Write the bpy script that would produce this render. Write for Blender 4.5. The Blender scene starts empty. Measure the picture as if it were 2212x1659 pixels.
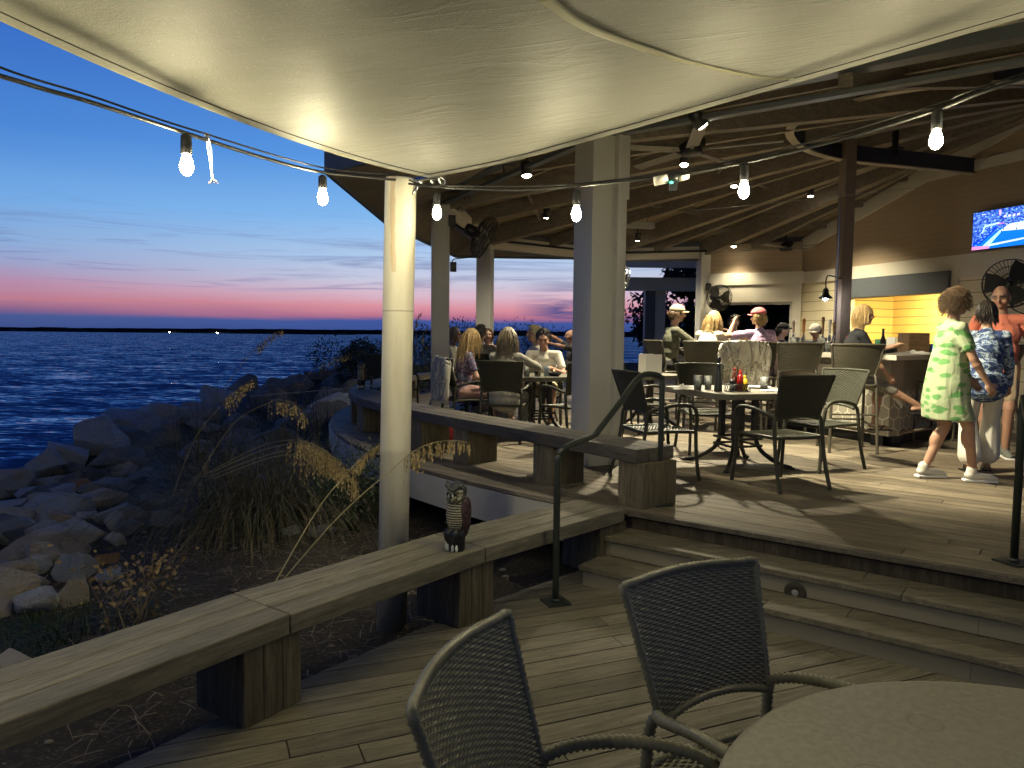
import bpy, bmesh, math, random
import numpy as np
from mathutils import Vector, Matrix, noise as mnoise
SC = bpy.context.scene
COL = SC.collection
R = math.radians
random.seed(7)
rnd = random.Random(11)

# ------------------------------------------------------------------ camera
CAMZ = 1.65
FPX = 1600.0            # focal length for a 2212 px wide picture
PITCH = R(3.81); ROLL = R(0.6)
_F = Vector((0, math.cos(PITCH), -math.sin(PITCH)))
_U0 = Vector((0, math.sin(PITCH), math.cos(PITCH)))
_R0 = Vector((1, 0, 0))
_RR = _R0 * math.cos(ROLL) + _U0 * math.sin(ROLL)
_UU = _U0 * math.cos(ROLL) - _R0 * math.sin(ROLL)
CAMP = Vector((0, 0, CAMZ))
cam_d = bpy.data.cameras.new('camera')
cam_d.sensor_width = 36.0
cam_d.lens = 36.0 * FPX / 2212.0
cam_d.clip_start = 0.02
cam_d.clip_end = 30000
cam = bpy.data.objects.new('camera', cam_d)
COL.objects.link(cam)
M3 = Matrix((_RR, _UU, -_F)).transposed()
cam.matrix_world = Matrix.Translation(CAMP) @ M3.to_4x4()
SC.camera = cam

def ray(px, py):
    return _F + _RR * ((px - 1106.0) / FPX) - _UU * ((py - 829.5) / FPX)
def atz(px, py, z):
    d = ray(px, py); t = (z - CAMZ) / d.z
    return CAMP + d * t
def aty(px, py, y):
    d = ray(px, py)
    return CAMP + d * (y / d.y)
def proj(p):
    q = Vector(p) - CAMP
    w = q.dot(_F)
    return (1106 + FPX * q.dot(_RR) / w, 829.5 - FPX * q.dot(_UU) / w)

# ------------------------------------------------------------------ mesh builder
class MB:
    def __init__(s):
        s.v = []; s.f = []; s.sm = []
    def add(s, vs, fs, smooth=False):
        o = len(s.v)
        s.v.extend([tuple(v) for v in vs])
        s.f.extend([tuple(i + o for i in f) for f in fs])
        s.sm.extend([smooth] * len(fs))
        return s
    def box(s, c, size, rz=0, M=None):
        hx, hy, hz = size[0] / 2, size[1] / 2, size[2] / 2
        vs = [Vector((x * hx, y * hy, z * hz)) for z in (-1, 1) for y in (-1, 1) for x in (-1, 1)]
        m = M if M is not None else Matrix.Rotation(rz, 3, 'Z')
        vs = [m @ v + Vector(c) for v in vs]
        return s.add(vs, [(0, 2, 3, 1), (4, 5, 7, 6), (0, 1, 5, 4), (2, 6, 7, 3), (0, 4, 6, 2), (1, 3, 7, 5)])
    def bar(s, p0, p1, w, h, up=(0, 0, 1)):
        p0 = Vector(p0); p1 = Vector(p1); d = (p1 - p0).normalized()
        u = Vector(up); x = d.cross(u)
        if x.length < 1e-4: x = d.cross(Vector((1, 0, 0)))
        x.normalize(); z = x.cross(d)
        vs = []
        for p in (p0, p1):
            for a, b in ((-1, -1), (1, -1), (1, 1), (-1, 1)):
                vs.append(p + x * (a * w / 2) + z * (b * h / 2))
        return s.add(vs, [(0, 1, 2, 3), (7, 6, 5, 4), (0, 4, 5, 1), (1, 5, 6, 2), (2, 6, 7, 3), (3, 7, 4, 0)])
    def prism(s, poly, z0, z1):
        n = len(poly)
        a = sum(poly[i][0] * poly[(i + 1) % n][1] - poly[(i + 1) % n][0] * poly[i][1] for i in range(n))
        if a < 0: poly = poly[::-1]
        vs = [(p[0], p[1], z0) for p in poly] + [(p[0], p[1], z1) for p in poly]
        fs = [tuple(range(n))[::-1], tuple(range(n, 2 * n))]
        fs += [(i, (i + 1) % n, n + (i + 1) % n, n + i) for i in range(n)]
        return s.add(vs, fs)
    def tube(s, pts, r, n=8, caps=True, smooth=True, flat=1.0, refup=None):
        pts = [Vector(p) for p in pts]; m = len(pts)
        rs = r if isinstance(r, (list, tuple)) else [r] * m
        t = (pts[1] - pts[0]).normalized()
        up = Vector(refup) if refup else Vector((0, 0, 1))
        if abs(t.dot(up)) > .95: up = Vector((1, 0, 0))
        x = t.cross(up).normalized()
        vs = []
        for i, p in enumerate(pts):
            if i == 0: t2 = pts[1] - pts[0]
            elif i == m - 1: t2 = pts[-1] - pts[-2]
            else: t2 = pts[i + 1] - pts[i - 1]
            if t2.length < 1e-9: t2 = t
            t2 = t2.normalized()
            x = x - t2 * x.dot(t2)
            if x.length < 1e-6: x = t2.orthogonal()
            x.normalize(); y = t2.cross(x)
            for k in range(n):
                a = 2 * math.pi * k / n
                vs.append(p + x * (math.cos(a) * rs[i]) + y * (math.sin(a) * rs[i] * flat))
        fs = []
        for i in range(m - 1):
            for k in range(n):
                k2 = (k + 1) % n
                fs.append((i * n + k, i * n + k2, (i + 1) * n + k2, (i + 1) * n + k))
        if caps:
            fs.append(tuple(range(n))[::-1]); fs.append(tuple(range((m - 1) * n, m * n)))
        return s.add(vs, fs, smooth)
    def lathe(s, prof, n=16, c=(0, 0, 0), M=None, smooth=True):
        # prof: list of (r, z)
        vs = []; fs = []
        for r, z in prof:
            for k in range(n):
                a = 2 * math.pi * k / n
                v = Vector((r * math.cos(a), r * math.sin(a), z))
                if M is not None: v = M @ v
                vs.append(v + Vector(c))
        m = len(prof)
        for i in range(m - 1):
            for k in range(n):
                k2 = (k + 1) % n
                fs.append((i * n + k, i * n + k2, (i + 1) * n + k2, (i + 1) * n + k))
        if prof[0][0] > 1e-6: fs.append(tuple(range(n))[::-1])
        if prof[-1][0] > 1e-6: fs.append(tuple(range((m - 1) * n, m * n)))
        return s.add(vs, fs, smooth)
    def ell(s, c, rad, M=None, nu=12, nv=8):
        prof = [(math.sin(math.pi * i / nv), -math.cos(math.pi * i / nv)) for i in range(nv + 1)]
        prof[0] = (1e-4, -1); prof[-1] = (1e-4, 1)
        vs = []; fs = []
        m = M if M is not None else Matrix.Identity(3)
        for r, z in prof:
            for k in range(nu):
                a = 2 * math.pi * k / nu
                vs.append(m @ Vector((rad[0] * r * math.cos(a), rad[1] * r * math.sin(a), rad[2] * z)) + Vector(c))
        for i in range(nv):
            for k in range(nu):
                k2 = (k + 1) % nu
                fs.append((i * nu + k, i * nu + k2, (i + 1) * nu + k2, (i + 1) * nu + k))
        return s.add(vs, fs, True)
    def caps(s, p0, p1, r0, r1, n=10, flat=1.0, up=None):
        # tapered capsule
        p0 = Vector(p0); p1 = Vector(p1); d = p1 - p0
        if d.length < 1e-5: return s.ell(p0, (r0, r0, r0))
        d.normalize()
        pts = []; rs = []
        for a in (80, 45, 20):
            pts.append(p0 - d * (r0 * math.sin(R(a)))); rs.append(r0 * math.cos(R(a)))
        pts += [p0, p1]; rs += [r0, r1]
        for a in (20, 45, 80):
            pts.append(p1 + d * (r1 * math.sin(R(a)))); rs.append(r1 * math.cos(R(a)))
        return s.tube(pts, rs, n, True, True, flat, up)
    def quad(s, a, b, c, d):
        return s.add([a, b, c, d], [(0, 1, 2, 3)])
    def mesh(s, name):
        me = bpy.data.meshes.new(name)
        me.from_pydata(s.v, [], s.f)
        me.polygons.foreach_set('use_smooth', s.sm)
        me.update()
        return me
    def build(s, name, mat, parent=None, bevel=0, loc=None, rz=0):
        return mkobj(name, s.mesh(name), mat, parent, bevel, loc, rz)

def mkobj(name, me, mat, parent=None, bevel=0, loc=None, rz=0):
    o = bpy.data.objects.new(name, me)
    COL.objects.link(o)
    if mat is not None:
        for m in (mat if isinstance(mat, (list, tuple)) else [mat]): me.materials.append(m)
    if parent is not None: o.parent = parent
    if loc is not None: o.location = loc
    if rz: o.rotation_euler = (0, 0, rz)
    if bevel:
        b = o.modifiers.new('bevel', 'BEVEL'); b.width = bevel; b.segments = 2; b.limit_method = 'ANGLE'
    return o
def tag(o, label, cat, group=None, kind=None):
    if label: o['label'] = label
    if cat: o['category'] = cat
    if group: o['group'] = group
    if kind: o['kind'] = kind
    return o
def struct(o):
    o['kind'] = 'structure'; return o
def thing(name, label, cat, loc=(0, 0, 0), rz=0, group=None):
    o = bpy.data.objects.new(name, None); COL.objects.link(o)
    o.empty_display_size = .1
    o.location = loc; o.rotation_euler = (0, 0, rz)
    return tag(o, label, cat, group)
def copy_tree(o, parent=None):
    c = o.copy(); COL.objects.link(c); c.parent = parent
    for ch in list(o.children): copy_tree(ch, c)
    return c
def place(o, loc, rz, label, group=None):
    o.location = loc; o.rotation_euler = (0, 0, rz); o['label'] = label
    if group: o['group'] = group
    return o
def catmull(pts, k=8):
    pts = [Vector(p) for p in pts]; out = []
    for i in range(len(pts) - 1):
        p0 = pts[max(i - 1, 0)]; p1 = pts[i]; p2 = pts[i + 1]; p3 = pts[min(i + 2, len(pts) - 1)]
        for j in range(k):
            t = j / k
            out.append(.5 * ((2 * p1) + (p2 - p0) * t + (2 * p0 - 5 * p1 + 4 * p2 - p3) * t * t + (3 * p1 - p0 - 3 * p2 + p3) * t ** 3))
    out.append(pts[-1]); return out
def remesh(mb, name, mat, parent, voxel=.01, smooth=3, sub=False):
    me = mb.mesh('tmp'); o = bpy.data.objects.new('tmp', me); COL.objects.link(o)
    m = o.modifiers.new('r', 'REMESH'); m.mode = 'VOXEL'; m.voxel_size = voxel; m.use_smooth_shade = True
    s = o.modifiers.new('s', 'SMOOTH'); s.iterations = smooth; s.factor = .5
    dg = bpy.context.evaluated_depsgraph_get()
    ev = o.evaluated_get(dg)
    nm = bpy.data.meshes.new_from_object(ev)
    nm.name = name
    nm.materials.clear()
    bpy.data.objects.remove(o); bpy.data.meshes.remove(me)
    return mkobj(name, nm, mat, parent)
# ------------------------------------------------------------------ materials
def lin(c):
    return c / 12.92 if c <= .04045 else ((c + .055) / 1.055) ** 2.4
def srgb(r, g, b):
    return (lin(r / 255), lin(g / 255), lin(b / 255), 1)
class N:
    def __init__(s, name):
        s.m = bpy.data.materials.new(name); s.m.use_nodes = True
        s.t = s.m.node_tree; s.b = s.t.nodes['Principled BSDF']; s.out = s.t.nodes['Material Output']
    def n(s, typ, **kw):
        nd = s.t.nodes.new(typ)
        for k, v in kw.items(): setattr(nd, k, v)
        return nd
    def l(s, a, b): s.t.links.new(a, b)
    def set(s, **kw):
        for k, v in kw.items():
            s.b.inputs[k.replace('_', ' ')].default_value = v
        return s
    def coord(s, scale=(1, 1, 1), rz=0, kind='Object'):
        tc = s.n('ShaderNodeTexCoord'); mp = s.n('ShaderNodeMapping')
        mp.inputs['Scale'].default_value = scale; mp.inputs['Rotation'].default_value = (0, 0, rz)
        s.l(tc.outputs[kind], mp.inputs['Vector']); return mp.outputs[0]
    def noise(s, vec, scale=5, detail=4, rough=.55, dist=0):
        nd = s.n('ShaderNodeTexNoise'); nd.inputs['Scale'].default_value = scale
        nd.inputs['Detail'].default_value = detail; nd.inputs['Roughness'].default_value = rough
        nd.inputs['Distortion'].default_value = dist
        if vec is not None: s.l(vec, nd.inputs['Vector'])
        return nd.outputs['Fac']
    def ramp(s, fac, stops, interp='LINEAR'):
        nd = s.n('ShaderNodeValToRGB'); cr = nd.color_ramp; cr.interpolation = interp
        while len(cr.elements) < len(stops): cr.elements.new(.5)
        for e, (p, c) in zip(cr.elements, stops):
            e.position = p; e.color = c if len(c) == 4 else (*c, 1)
        s.l(fac, nd.inputs[0]); return nd.outputs[0]
    def mix(s, fac, a, b, mode='MIX'):
        nd = s.n('ShaderNodeMix', data_type='RGBA', blend_type=mode)
        for sock, val in ((nd.inputs[0], fac), (nd.inputs[6], a), (nd.inputs[7], b)):
            if hasattr(val, 'is_output'): s.l(val, sock)
            else: sock.default_value = val if not isinstance(val, tuple) or len(val) == 4 else (*val, 1)
        return nd.outputs[2]
    def math(s, op, a, b=None, c=None):
        nd = s.n('ShaderNodeMath', operation=op)
        for i, v in enumerate((a, b, c)):
            if v is None: continue
            if hasattr(v, 'is_output'): s.l(v, nd.inputs[i])
            else: nd.inputs[i].default_value = v
        return nd.outputs[0]
    def bump(s, h, strength=.3, dist=.01):
        nd = s.n('ShaderNodeBump'); nd.inputs['Strength'].default_value = strength; nd.inputs['Distance'].default_value = dist
        s.l(h, nd.inputs['Height']); s.l(nd.outputs[0], s.b.inputs['Normal'])
    def color(s, c): s.l(c, s.b.inputs['Base Color'])
    def island(s): return s.n('ShaderNodeNewGeometry').outputs['Random Per Island']

def plain(name, col, rough=.5, metal=0, var=.15, scale=8, bump=0, spec=.5):
    a = N(name); v = a.coord()
    f = a.noise(v, scale, 4)
    c = tuple(col)
    a.color(a.mix(f, (c[0] * (1 - var), c[1] * (1 - var), c[2] * (1 - var)), (min(1, c[0] * (1 + var)), min(1, c[1] * (1 + var)), min(1, c[2] * (1 + var)))))
    a.set(Roughness=rough, Metallic=metal); a.b.inputs['Specular IOR Level'].default_value = spec
    if bump: a.bump(a.noise(v, scale * 6, 3), bump, .004)
    return a.m
def wood(name, c1, c2, c3, rz=0, grain=1.0, rough=.65, island=True, axis=0, bump=.35):
    a = N(name)
    sc = [9, 9, 9]; sc[axis] = .7
    v = a.coord(tuple(sc), rz)
    if island:
        va = a.n('ShaderNodeVectorMath', operation='ADD'); cx = a.n('ShaderNodeCombineXYZ')
        isl = a.island(); m = a.math('MULTIPLY', isl, 37.0)
        for i in range(3): a.l(m, cx.inputs[i])
        a.l(v, va.inputs[0]); a.l(cx.outputs[0], va.inputs[1]); v = va.outputs[0]
    g = a.noise(v, 2.2, 6, .65, .6)
    fine = a.noise(v, 11, 4, .7, .3)
    blot = a.noise(a.coord((1, 1, 1)), 1.6, 4, .6)
    c = a.ramp(g, [(.28, c1), (.5, c2), (.75, c3)])
    c = a.mix(a.ramp(fine, [(.38, (0, 0, 0)), (.66, (1, 1, 1))]), a.mix(.6, c, (c1[0] * .5, c1[1] * .5, c1[2] * .5)), c)
    c = a.mix(a.math('MULTIPLY', a.ramp(blot, [(.4, (0, 0, 0)), (.7, (1, 1, 1))]), .45), c, (c1[0] * .7, c1[1] * .7, c1[2] * .7))
    if island:
        br = a.math('MULTIPLY_ADD', a.island(), .5, .72)
        hs = a.n('ShaderNodeHueSaturation'); a.l(br, hs.inputs['Value']); a.l(c, hs.inputs['Color']); c = hs.outputs[0]
    a.color(c); a.set(Roughness=rough)
    a.b.inputs['Specular IOR Level'].default_value = .35
    h = a.math('ADD', g, a.math('MULTIPLY', fine, .6))
    a.bump(h, bump, .006)
    return a.m
def emit(name, col, strength):
    a = N(name); a.set(Base_Color=(*col[:3], 1), Emission_Color=(*col[:3], 1), Emission_Strength=strength); return a.m

MT = {}
MT['deck_low'] = wood('deck_board_wood', (.115, .103, .072), (.215, .195, .14), (.32, .295, .215))
MT['deck_up'] = wood('deck_board_wood_worn', (.13, .106, .072), (.25, .21, .148), (.38, .33, .24))
MT['bench'] = wood('weathered_bench_wood', (.14, .126, .088), (.275, .25, .18), (.40, .37, .275))
MT['bench_grey'] = wood('grey_weathered_wood', (.07, .062, .05), (.15, .132, .105), (.27, .235, .185), bump=.6)
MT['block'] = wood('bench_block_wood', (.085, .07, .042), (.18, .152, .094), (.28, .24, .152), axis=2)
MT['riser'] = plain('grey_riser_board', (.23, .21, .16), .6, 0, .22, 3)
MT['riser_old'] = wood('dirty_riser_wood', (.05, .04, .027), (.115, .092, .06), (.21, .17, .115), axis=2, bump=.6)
MT['fascia'] = plain('pale_fascia_board', (.52, .50, .44), .55, 0, .2, 2.5)
MT['under'] = plain('underdeck_shade', (.015, .014, .012), .9)  # near-black, the shade below the decks put into the colour
MT['paint_cream'] = plain('cream_paint', (.60, .56, .46), .45, 0, .05, 3)
MT['paint_grey'] = plain('grey_paint', (.50, .49, .43), .42, 0, .06, 3)
MT['paint_dark'] = plain('dark_grey_paint', (.09, .1, .11), .5)
MT['steel'] = plain('dark_green_steel', (.022, .027, .022), .38, 0, .2, 12)
MT['steel_post'] = plain('brown_steel', (.20, .155, .115), .45)
MT['black'] = plain('black_metal', (.012, .012, .012), .4)
MT['black_plastic'] = plain('black_plastic', (.015, .016, .017), .35)
MT['chrome'] = plain('bright_metal', (.6, .6, .58), .2, 1)
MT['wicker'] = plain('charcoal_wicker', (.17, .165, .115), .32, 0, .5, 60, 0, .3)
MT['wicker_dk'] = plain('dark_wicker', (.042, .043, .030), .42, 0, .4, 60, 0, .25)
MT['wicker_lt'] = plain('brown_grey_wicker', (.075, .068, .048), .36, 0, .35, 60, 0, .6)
MT['roofwood'] = wood('stained_roof_board', (.07, .045, .026), (.13, .085, .048), (.2, .135, .08), rough=.5)
MT['rafter'] = wood('dark_rafter_wood', (.17, .142, .105), (.29, .245, .185), (.40, .34, .265), island=False)
MT['wall'] = None
MT['concrete'] = plain('grey_concrete', (.30, .265, .21), .6, 0, .2, 4, .1)
MT['counter'] = plain('pale_counter', (.62, .58, .48), .35, 0, .12, 6)
MT['tabletop'] = plain('grey_brown_tabletop', (.17, .158, .118), .5, 0, .32, 4, .05)
MT['glass'] = None
MT['white_cloth'] = plain('white_cloth', (.72, .70, .64), .8, 0, .06, 20, .3)
MT['paper'] = plain('white_paper', (.8, .8, .78), .7, 0, .04)
MT['red'] = plain('red_plastic', (.35, .02, .015), .3)
MT['yellow'] = plain('yellow_plastic', (.75, .5, .03), .3)
MT['tan_wood'] = wood('pale_box_wood', (.35, .21, .09), (.5, .32, .15), (.62, .42, .22), island=False)
MT['dining'] = plain('dark_dining_top', (.12, .112, .088), .55, 0, .3, 7)
def m_round_top():
    a = N('worn_round_top'); v = a.coord(); n = a.noise(v, 4, 5, .6); f = a.noise(v, 45, 3, .7); sc = a.noise(a.coord((1, 14, 1), R(35)), 5, 4, .7)
    c = a.mix(n, (.125, .115, .085), (.225, .21, .16)); c = a.mix(a.ramp(f, [(.4, (0, 0, 0)), (.7, (1, 1, 1))]), c, (.24, .225, .175))
    tc = a.n('ShaderNodeTexCoord')
    for x, y, rr in ((-.35, .30, .042), (-.12, .52, .038), (.1, .33, .04), (-.5, .05, .036)):
        d = a.n('ShaderNodeVectorMath', operation='DISTANCE'); a.l(tc.outputs['Object'], d.inputs[0]); d.inputs[1].default_value = (x, y, .732)
        ring = a.math('LESS_THAN', a.math('ABSOLUTE', a.math('SUBTRACT', d.outputs['Value'], rr)), a.math('MULTIPLY', f, .006))
        c = a.mix(a.math('MULTIPLY', ring, .35), c, (.07, .06, .045))
    c = a.mix(a.math('MULTIPLY', a.ramp(sc, [(.66, (0, 0, 0)), (.72, (1, 1, 1))]), .3), c, (.33, .31, .26))
    a.color(c); a.l(a.math('MULTIPLY_ADD', n, .3, .32), a.b.inputs['Roughness']); a.bump(f, .08, .003); return a.m
MT['round_top'] = m_round_top()
MT['cable'] = plain('black_cable', (.018, .018, .018), .5)
MT['wire'] = plain('steel_wire', (.3, .3, .28), .3, .8)
def m_glass():
    a = N('clear_plastic_glass'); a.set(Base_Color=(.9, .93, .92, 1), Roughness=.08, Transmission_Weight=.85, IOR=1.2); return a.m
MT['glass'] = m_glass()
def m_post():
    a = N('white_post_paint'); v = a.coord()
    st = a.noise(a.coord((14, 14, .8)), 1.5, 4, .6)
    c = a.mix(a.ramp(st, [(.45, (0, 0, 0)), (.75, (.6, .6, .6))]), (.60, .575, .47), (.47, .41, .29))
    sx = a.n('ShaderNodeSeparateXYZ'); tc = a.n('ShaderNodeTexCoord'); a.l(tc.outputs['Object'], sx.inputs[0])
    # rust stain under the hardware: narrow streak on the right front
    dx = a.math('ABSOLUTE', a.math('SUBTRACT', sx.outputs[0], .048))
    wob = a.math('MULTIPLY', a.noise(a.coord((4, 4, 3)), 3, 3), .03)
    m = a.math('MULTIPLY', a.math('LESS_THAN', dx, wob), a.math('GREATER_THAN', sx.outputs[2], 2.2))
    m2 = a.math('MULTIPLY', m, .55)
    c = a.mix(m2, c, (.42, .27, .12))
    # hairline joints
    j = a.math('LESS_THAN', a.math('ABSOLUTE', a.math('SUBTRACT', sx.outputs[2], 1.98)), .004)
    c = a.mix(a.math('MULTIPLY', j, .6), c, (.2, .17, .1))
    # grime splashed up from the soil and scuffs
    gz = a.math('ADD', sx.outputs[2], a.math('MULTIPLY', a.noise(v, 6, 4), .5))
    c = a.mix(a.math('MULTIPLY', a.ramp(gz, [(.25, (1, 1, 1)), (.65, (0, 0, 0))]), .35), c, (.2, .17, .11))
    c = a.mix(a.math('MULTIPLY', a.ramp(a.noise(a.coord((3, 3, 1)), 7, 5, .7), [(.62, (0, 0, 0)), (.70, (1, 1, 1))]), .4), c, (.42, .36, .26))
    a.color(c); a.set(Roughness=.5); a.bump(a.noise(v, 9, 3), .06, .01)
    return a.m
MT['post'] = m_post()
def m_siding(name, c1, c2, pitch, dark, rough=.55):
    a = N(name); tc = a.n('ShaderNodeTexCoord'); sx = a.n('ShaderNodeSeparateXYZ'); a.l(tc.outputs['Object'], sx.inputs[0])
    f = a.math('FRACT', a.math('DIVIDE', sx.outputs[2], pitch))
    n = a.noise(a.coord((1.5, 1.5, 12)), 3, 4)
    c = a.mix(n, c1, c2)
    g = a.math('LESS_THAN', f, .07)
    a.color(a.mix(g, c, dark)); a.set(Roughness=rough)
    a.bump(f, .25, .012)
    return a.m
MT['wall'] = m_siding('tan_wall_siding', (.33, .25, .165), (.38, .29, .19), .105, (.27, .2, .13))
MT['kitchen'] = m_siding('yellow_siding', (.80, .58, .17), (.85, .64, .21), .17, (.12, .08, .03))
MT['creamwall'] = m_siding('cream_siding', (.66, .58, .38), (.7, .62, .42), .2, (.3, .25, .14))
def m_hex():
    a = N('hexagon_tile'); tc = a.n('ShaderNodeTexCoord'); sx = a.n('ShaderNodeSeparateXYZ'); a.l(tc.outputs['UV'], sx.inputs[0])
    s = .15
    # two staggered grids, nearest-centre hexagon metric
    def grid(ox, oy):
        w = s; h = s * 1.7320508
        ux = a.math('SUBTRACT', a.math('FRACT', a.math('ADD', a.math('DIVIDE', sx.outputs[0], w), ox)), .5)
        uy = a.math('SUBTRACT', a.math('FRACT', a.math('ADD', a.math('DIVIDE', sx.outputs[1], h), oy)), .5)
        ax = a.math('ABSOLUTE', a.math('MULTIPLY', ux, w)); ay = a.math('ABSOLUTE', a.math('MULTIPLY', uy, h))
        d = a.math('MAXIMUM', ax, a.math('ADD', a.math('MULTIPLY', ax, .5), a.math('MULTIPLY', ay, .8660254)))
        return d
    d = a.math('MINIMUM', grid(0, 0), grid(.5, .5))
    g = a.math('GREATER_THAN', d, s * .5 - .0055)
    n = a.noise(a.coord(), 7, 3)
    tile = a.mix(n, (.30, .28, .22), (.40, .37, .29))
    a.color(a.mix(g, tile, (.75, .72, .6))); a.set(Roughness=.35)
    a.bump(a.math('SUBTRACT', 1, g), .25, .004)
    return a.m
MT['hex'] = m_hex()
def m_sail():
    a = N('sail_fabric'); v = a.coord()
    st = a.noise(a.coord((1, 5, 3), R(-30)), 1.6, 5, .6, 1.2)
    wv = a.noise(v, 260, 2)
    big = a.noise(a.coord((1.2, 3.5, 1), R(35)), 1.6, 3, .5, .4)
    gr = a.noise(v, 150, 2, .7)
    c = a.mix(st, (.145, .142, .118), (.19, .184, .155))
    a.color(a.mix(a.ramp(gr, [(.62, (0, 0, 0)), (.74, (1, 1, 1))]), c, (.34, .325, .27)))  # pale specks in the colour stand for the sparkle of the weave
    a.set(Roughness=.55); a.b.inputs['Sheen Weight'].default_value = .25
    a.b.inputs['Specular IOR Level'].default_value = .55
    wr = a.ramp(a.noise(a.coord((1.1, 9, 2), R(28)), 1.0, 4, .6, .5), [(.46, (0, 0, 0)), (.5, (1, 1, 1)), (.54, (0, 0, 0))])
    h = a.math('ADD', a.math('MULTIPLY', wv, .10), a.math('ADD', a.math('MULTIPLY', big, .5), a.math('MULTIPLY', a.math('MULTIPLY', wr, .17), a.ramp(a.noise(v, .9, 3, .5), [(.45, (0, 0, 0)), (.65, (1, 1, 1))]))))
    h = a.math('ADD', h, a.math('MULTIPLY', a.noise(a.coord((1, 1.6, 1), R(25)), 70, 3, .7), .10))
    a.bump(h, .5, .03)
    return a.m
MT['sail'] = m_sail()
MT['seam'] = plain('sail_hem', (.27, .255, .165), .6, 0, .1, 20)
def m_skin(name, c):
    a = N(name); v = a.coord()
    n = a.noise(v, 14, 4)
    a.color(a.mix(n, (c[0] * .85, c[1] * .75, c[2] * .7), (c[0] * 1.1, c[1] * 1.05, c[2] * 1.0)))
    a.set(Roughness=.5); a.b.inputs['Subsurface Weight'].default_value = .08
    a.b.inputs['Subsurface Radius'].default_value = (.02, .008, .004)
    return a.m
MT['skin'] = m_skin('skin_fair', (.50, .33, .25))
MT['skin_tan'] = m_skin('skin_tanned', (.42, .265, .185))
MT['skin_dk'] = m_skin('skin_ruddy', (.34, .205, .145))
MT['eye'] = plain('dark_eye', (.02, .015, .012), .2)
MT['lip'] = plain('lip', (.38, .12, .10), .5)
def m_hair(name, c1, c2):
    a = N(name)
    isl = a.island(); a.color(a.mix(isl, c1, c2)); a.set(Roughness=.42); return a.m
MT['h_blond'] = m_hair('blond_hair', (.30, .19, .075), (.62, .45, .21))
MT['h_platinum'] = m_hair('pale_blond_hair', (.55, .45, .25), (.85, .76, .5))
MT['h_brown'] = m_hair('brown_hair', (.05, .03, .016), (.18, .11, .055))
MT['h_dark'] = m_hair('dark_hair', (.008, .006, .005), (.03, .022, .016))
MT['h_grey'] = m_hair('grey_hair', (.12, .108, .09), (.34, .31, .27))
MT['h_ash'] = m_hair('ash_brown_hair', (.055, .042, .027), (.24, .195, .13))
def cloth(name, c, rough=.8, var=.12):
    a = N(name); v = a.coord()
    f = a.noise(a.coord((1, 1, .5)), 7, 4, .55, .8)
    a.color(a.mix(f, tuple(x * (1 - var) for x in c), tuple(min(1, x * (1 + var)) for x in c)))
    a.set(Roughness=rough); a.b.inputs['Sheen Weight'].default_value = .12 if max(c) > .2 else 0
    a.b.inputs['Specular IOR Level'].default_value = .25
    a.bump(a.math('ADD', f, a.math('MULTIPLY', a.noise(v, 160, 2), .08)), .55, .03)
    return a.m
def pattern(name, cols, scale, stretch=(1, 1, 1), dist=1.2, rz=0, interp='CONSTANT'):
    a = N(name); v = a.coord(stretch, rz)
    f = a.noise(v, scale, 2, .5, dist)
    n = len(cols); lo, hi = .34, .66
    stops = [(0 if i == 0 else lo + (hi - lo) * i / n, c) for i, c in enumerate(cols)]
    a.color(a.ramp(f, stops, interp)); a.set(Roughness=.8)
    a.bump(a.noise(a.coord((1, 1, .5)), 7, 4, .55, .8), .5, .03)
    return a.m
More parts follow.
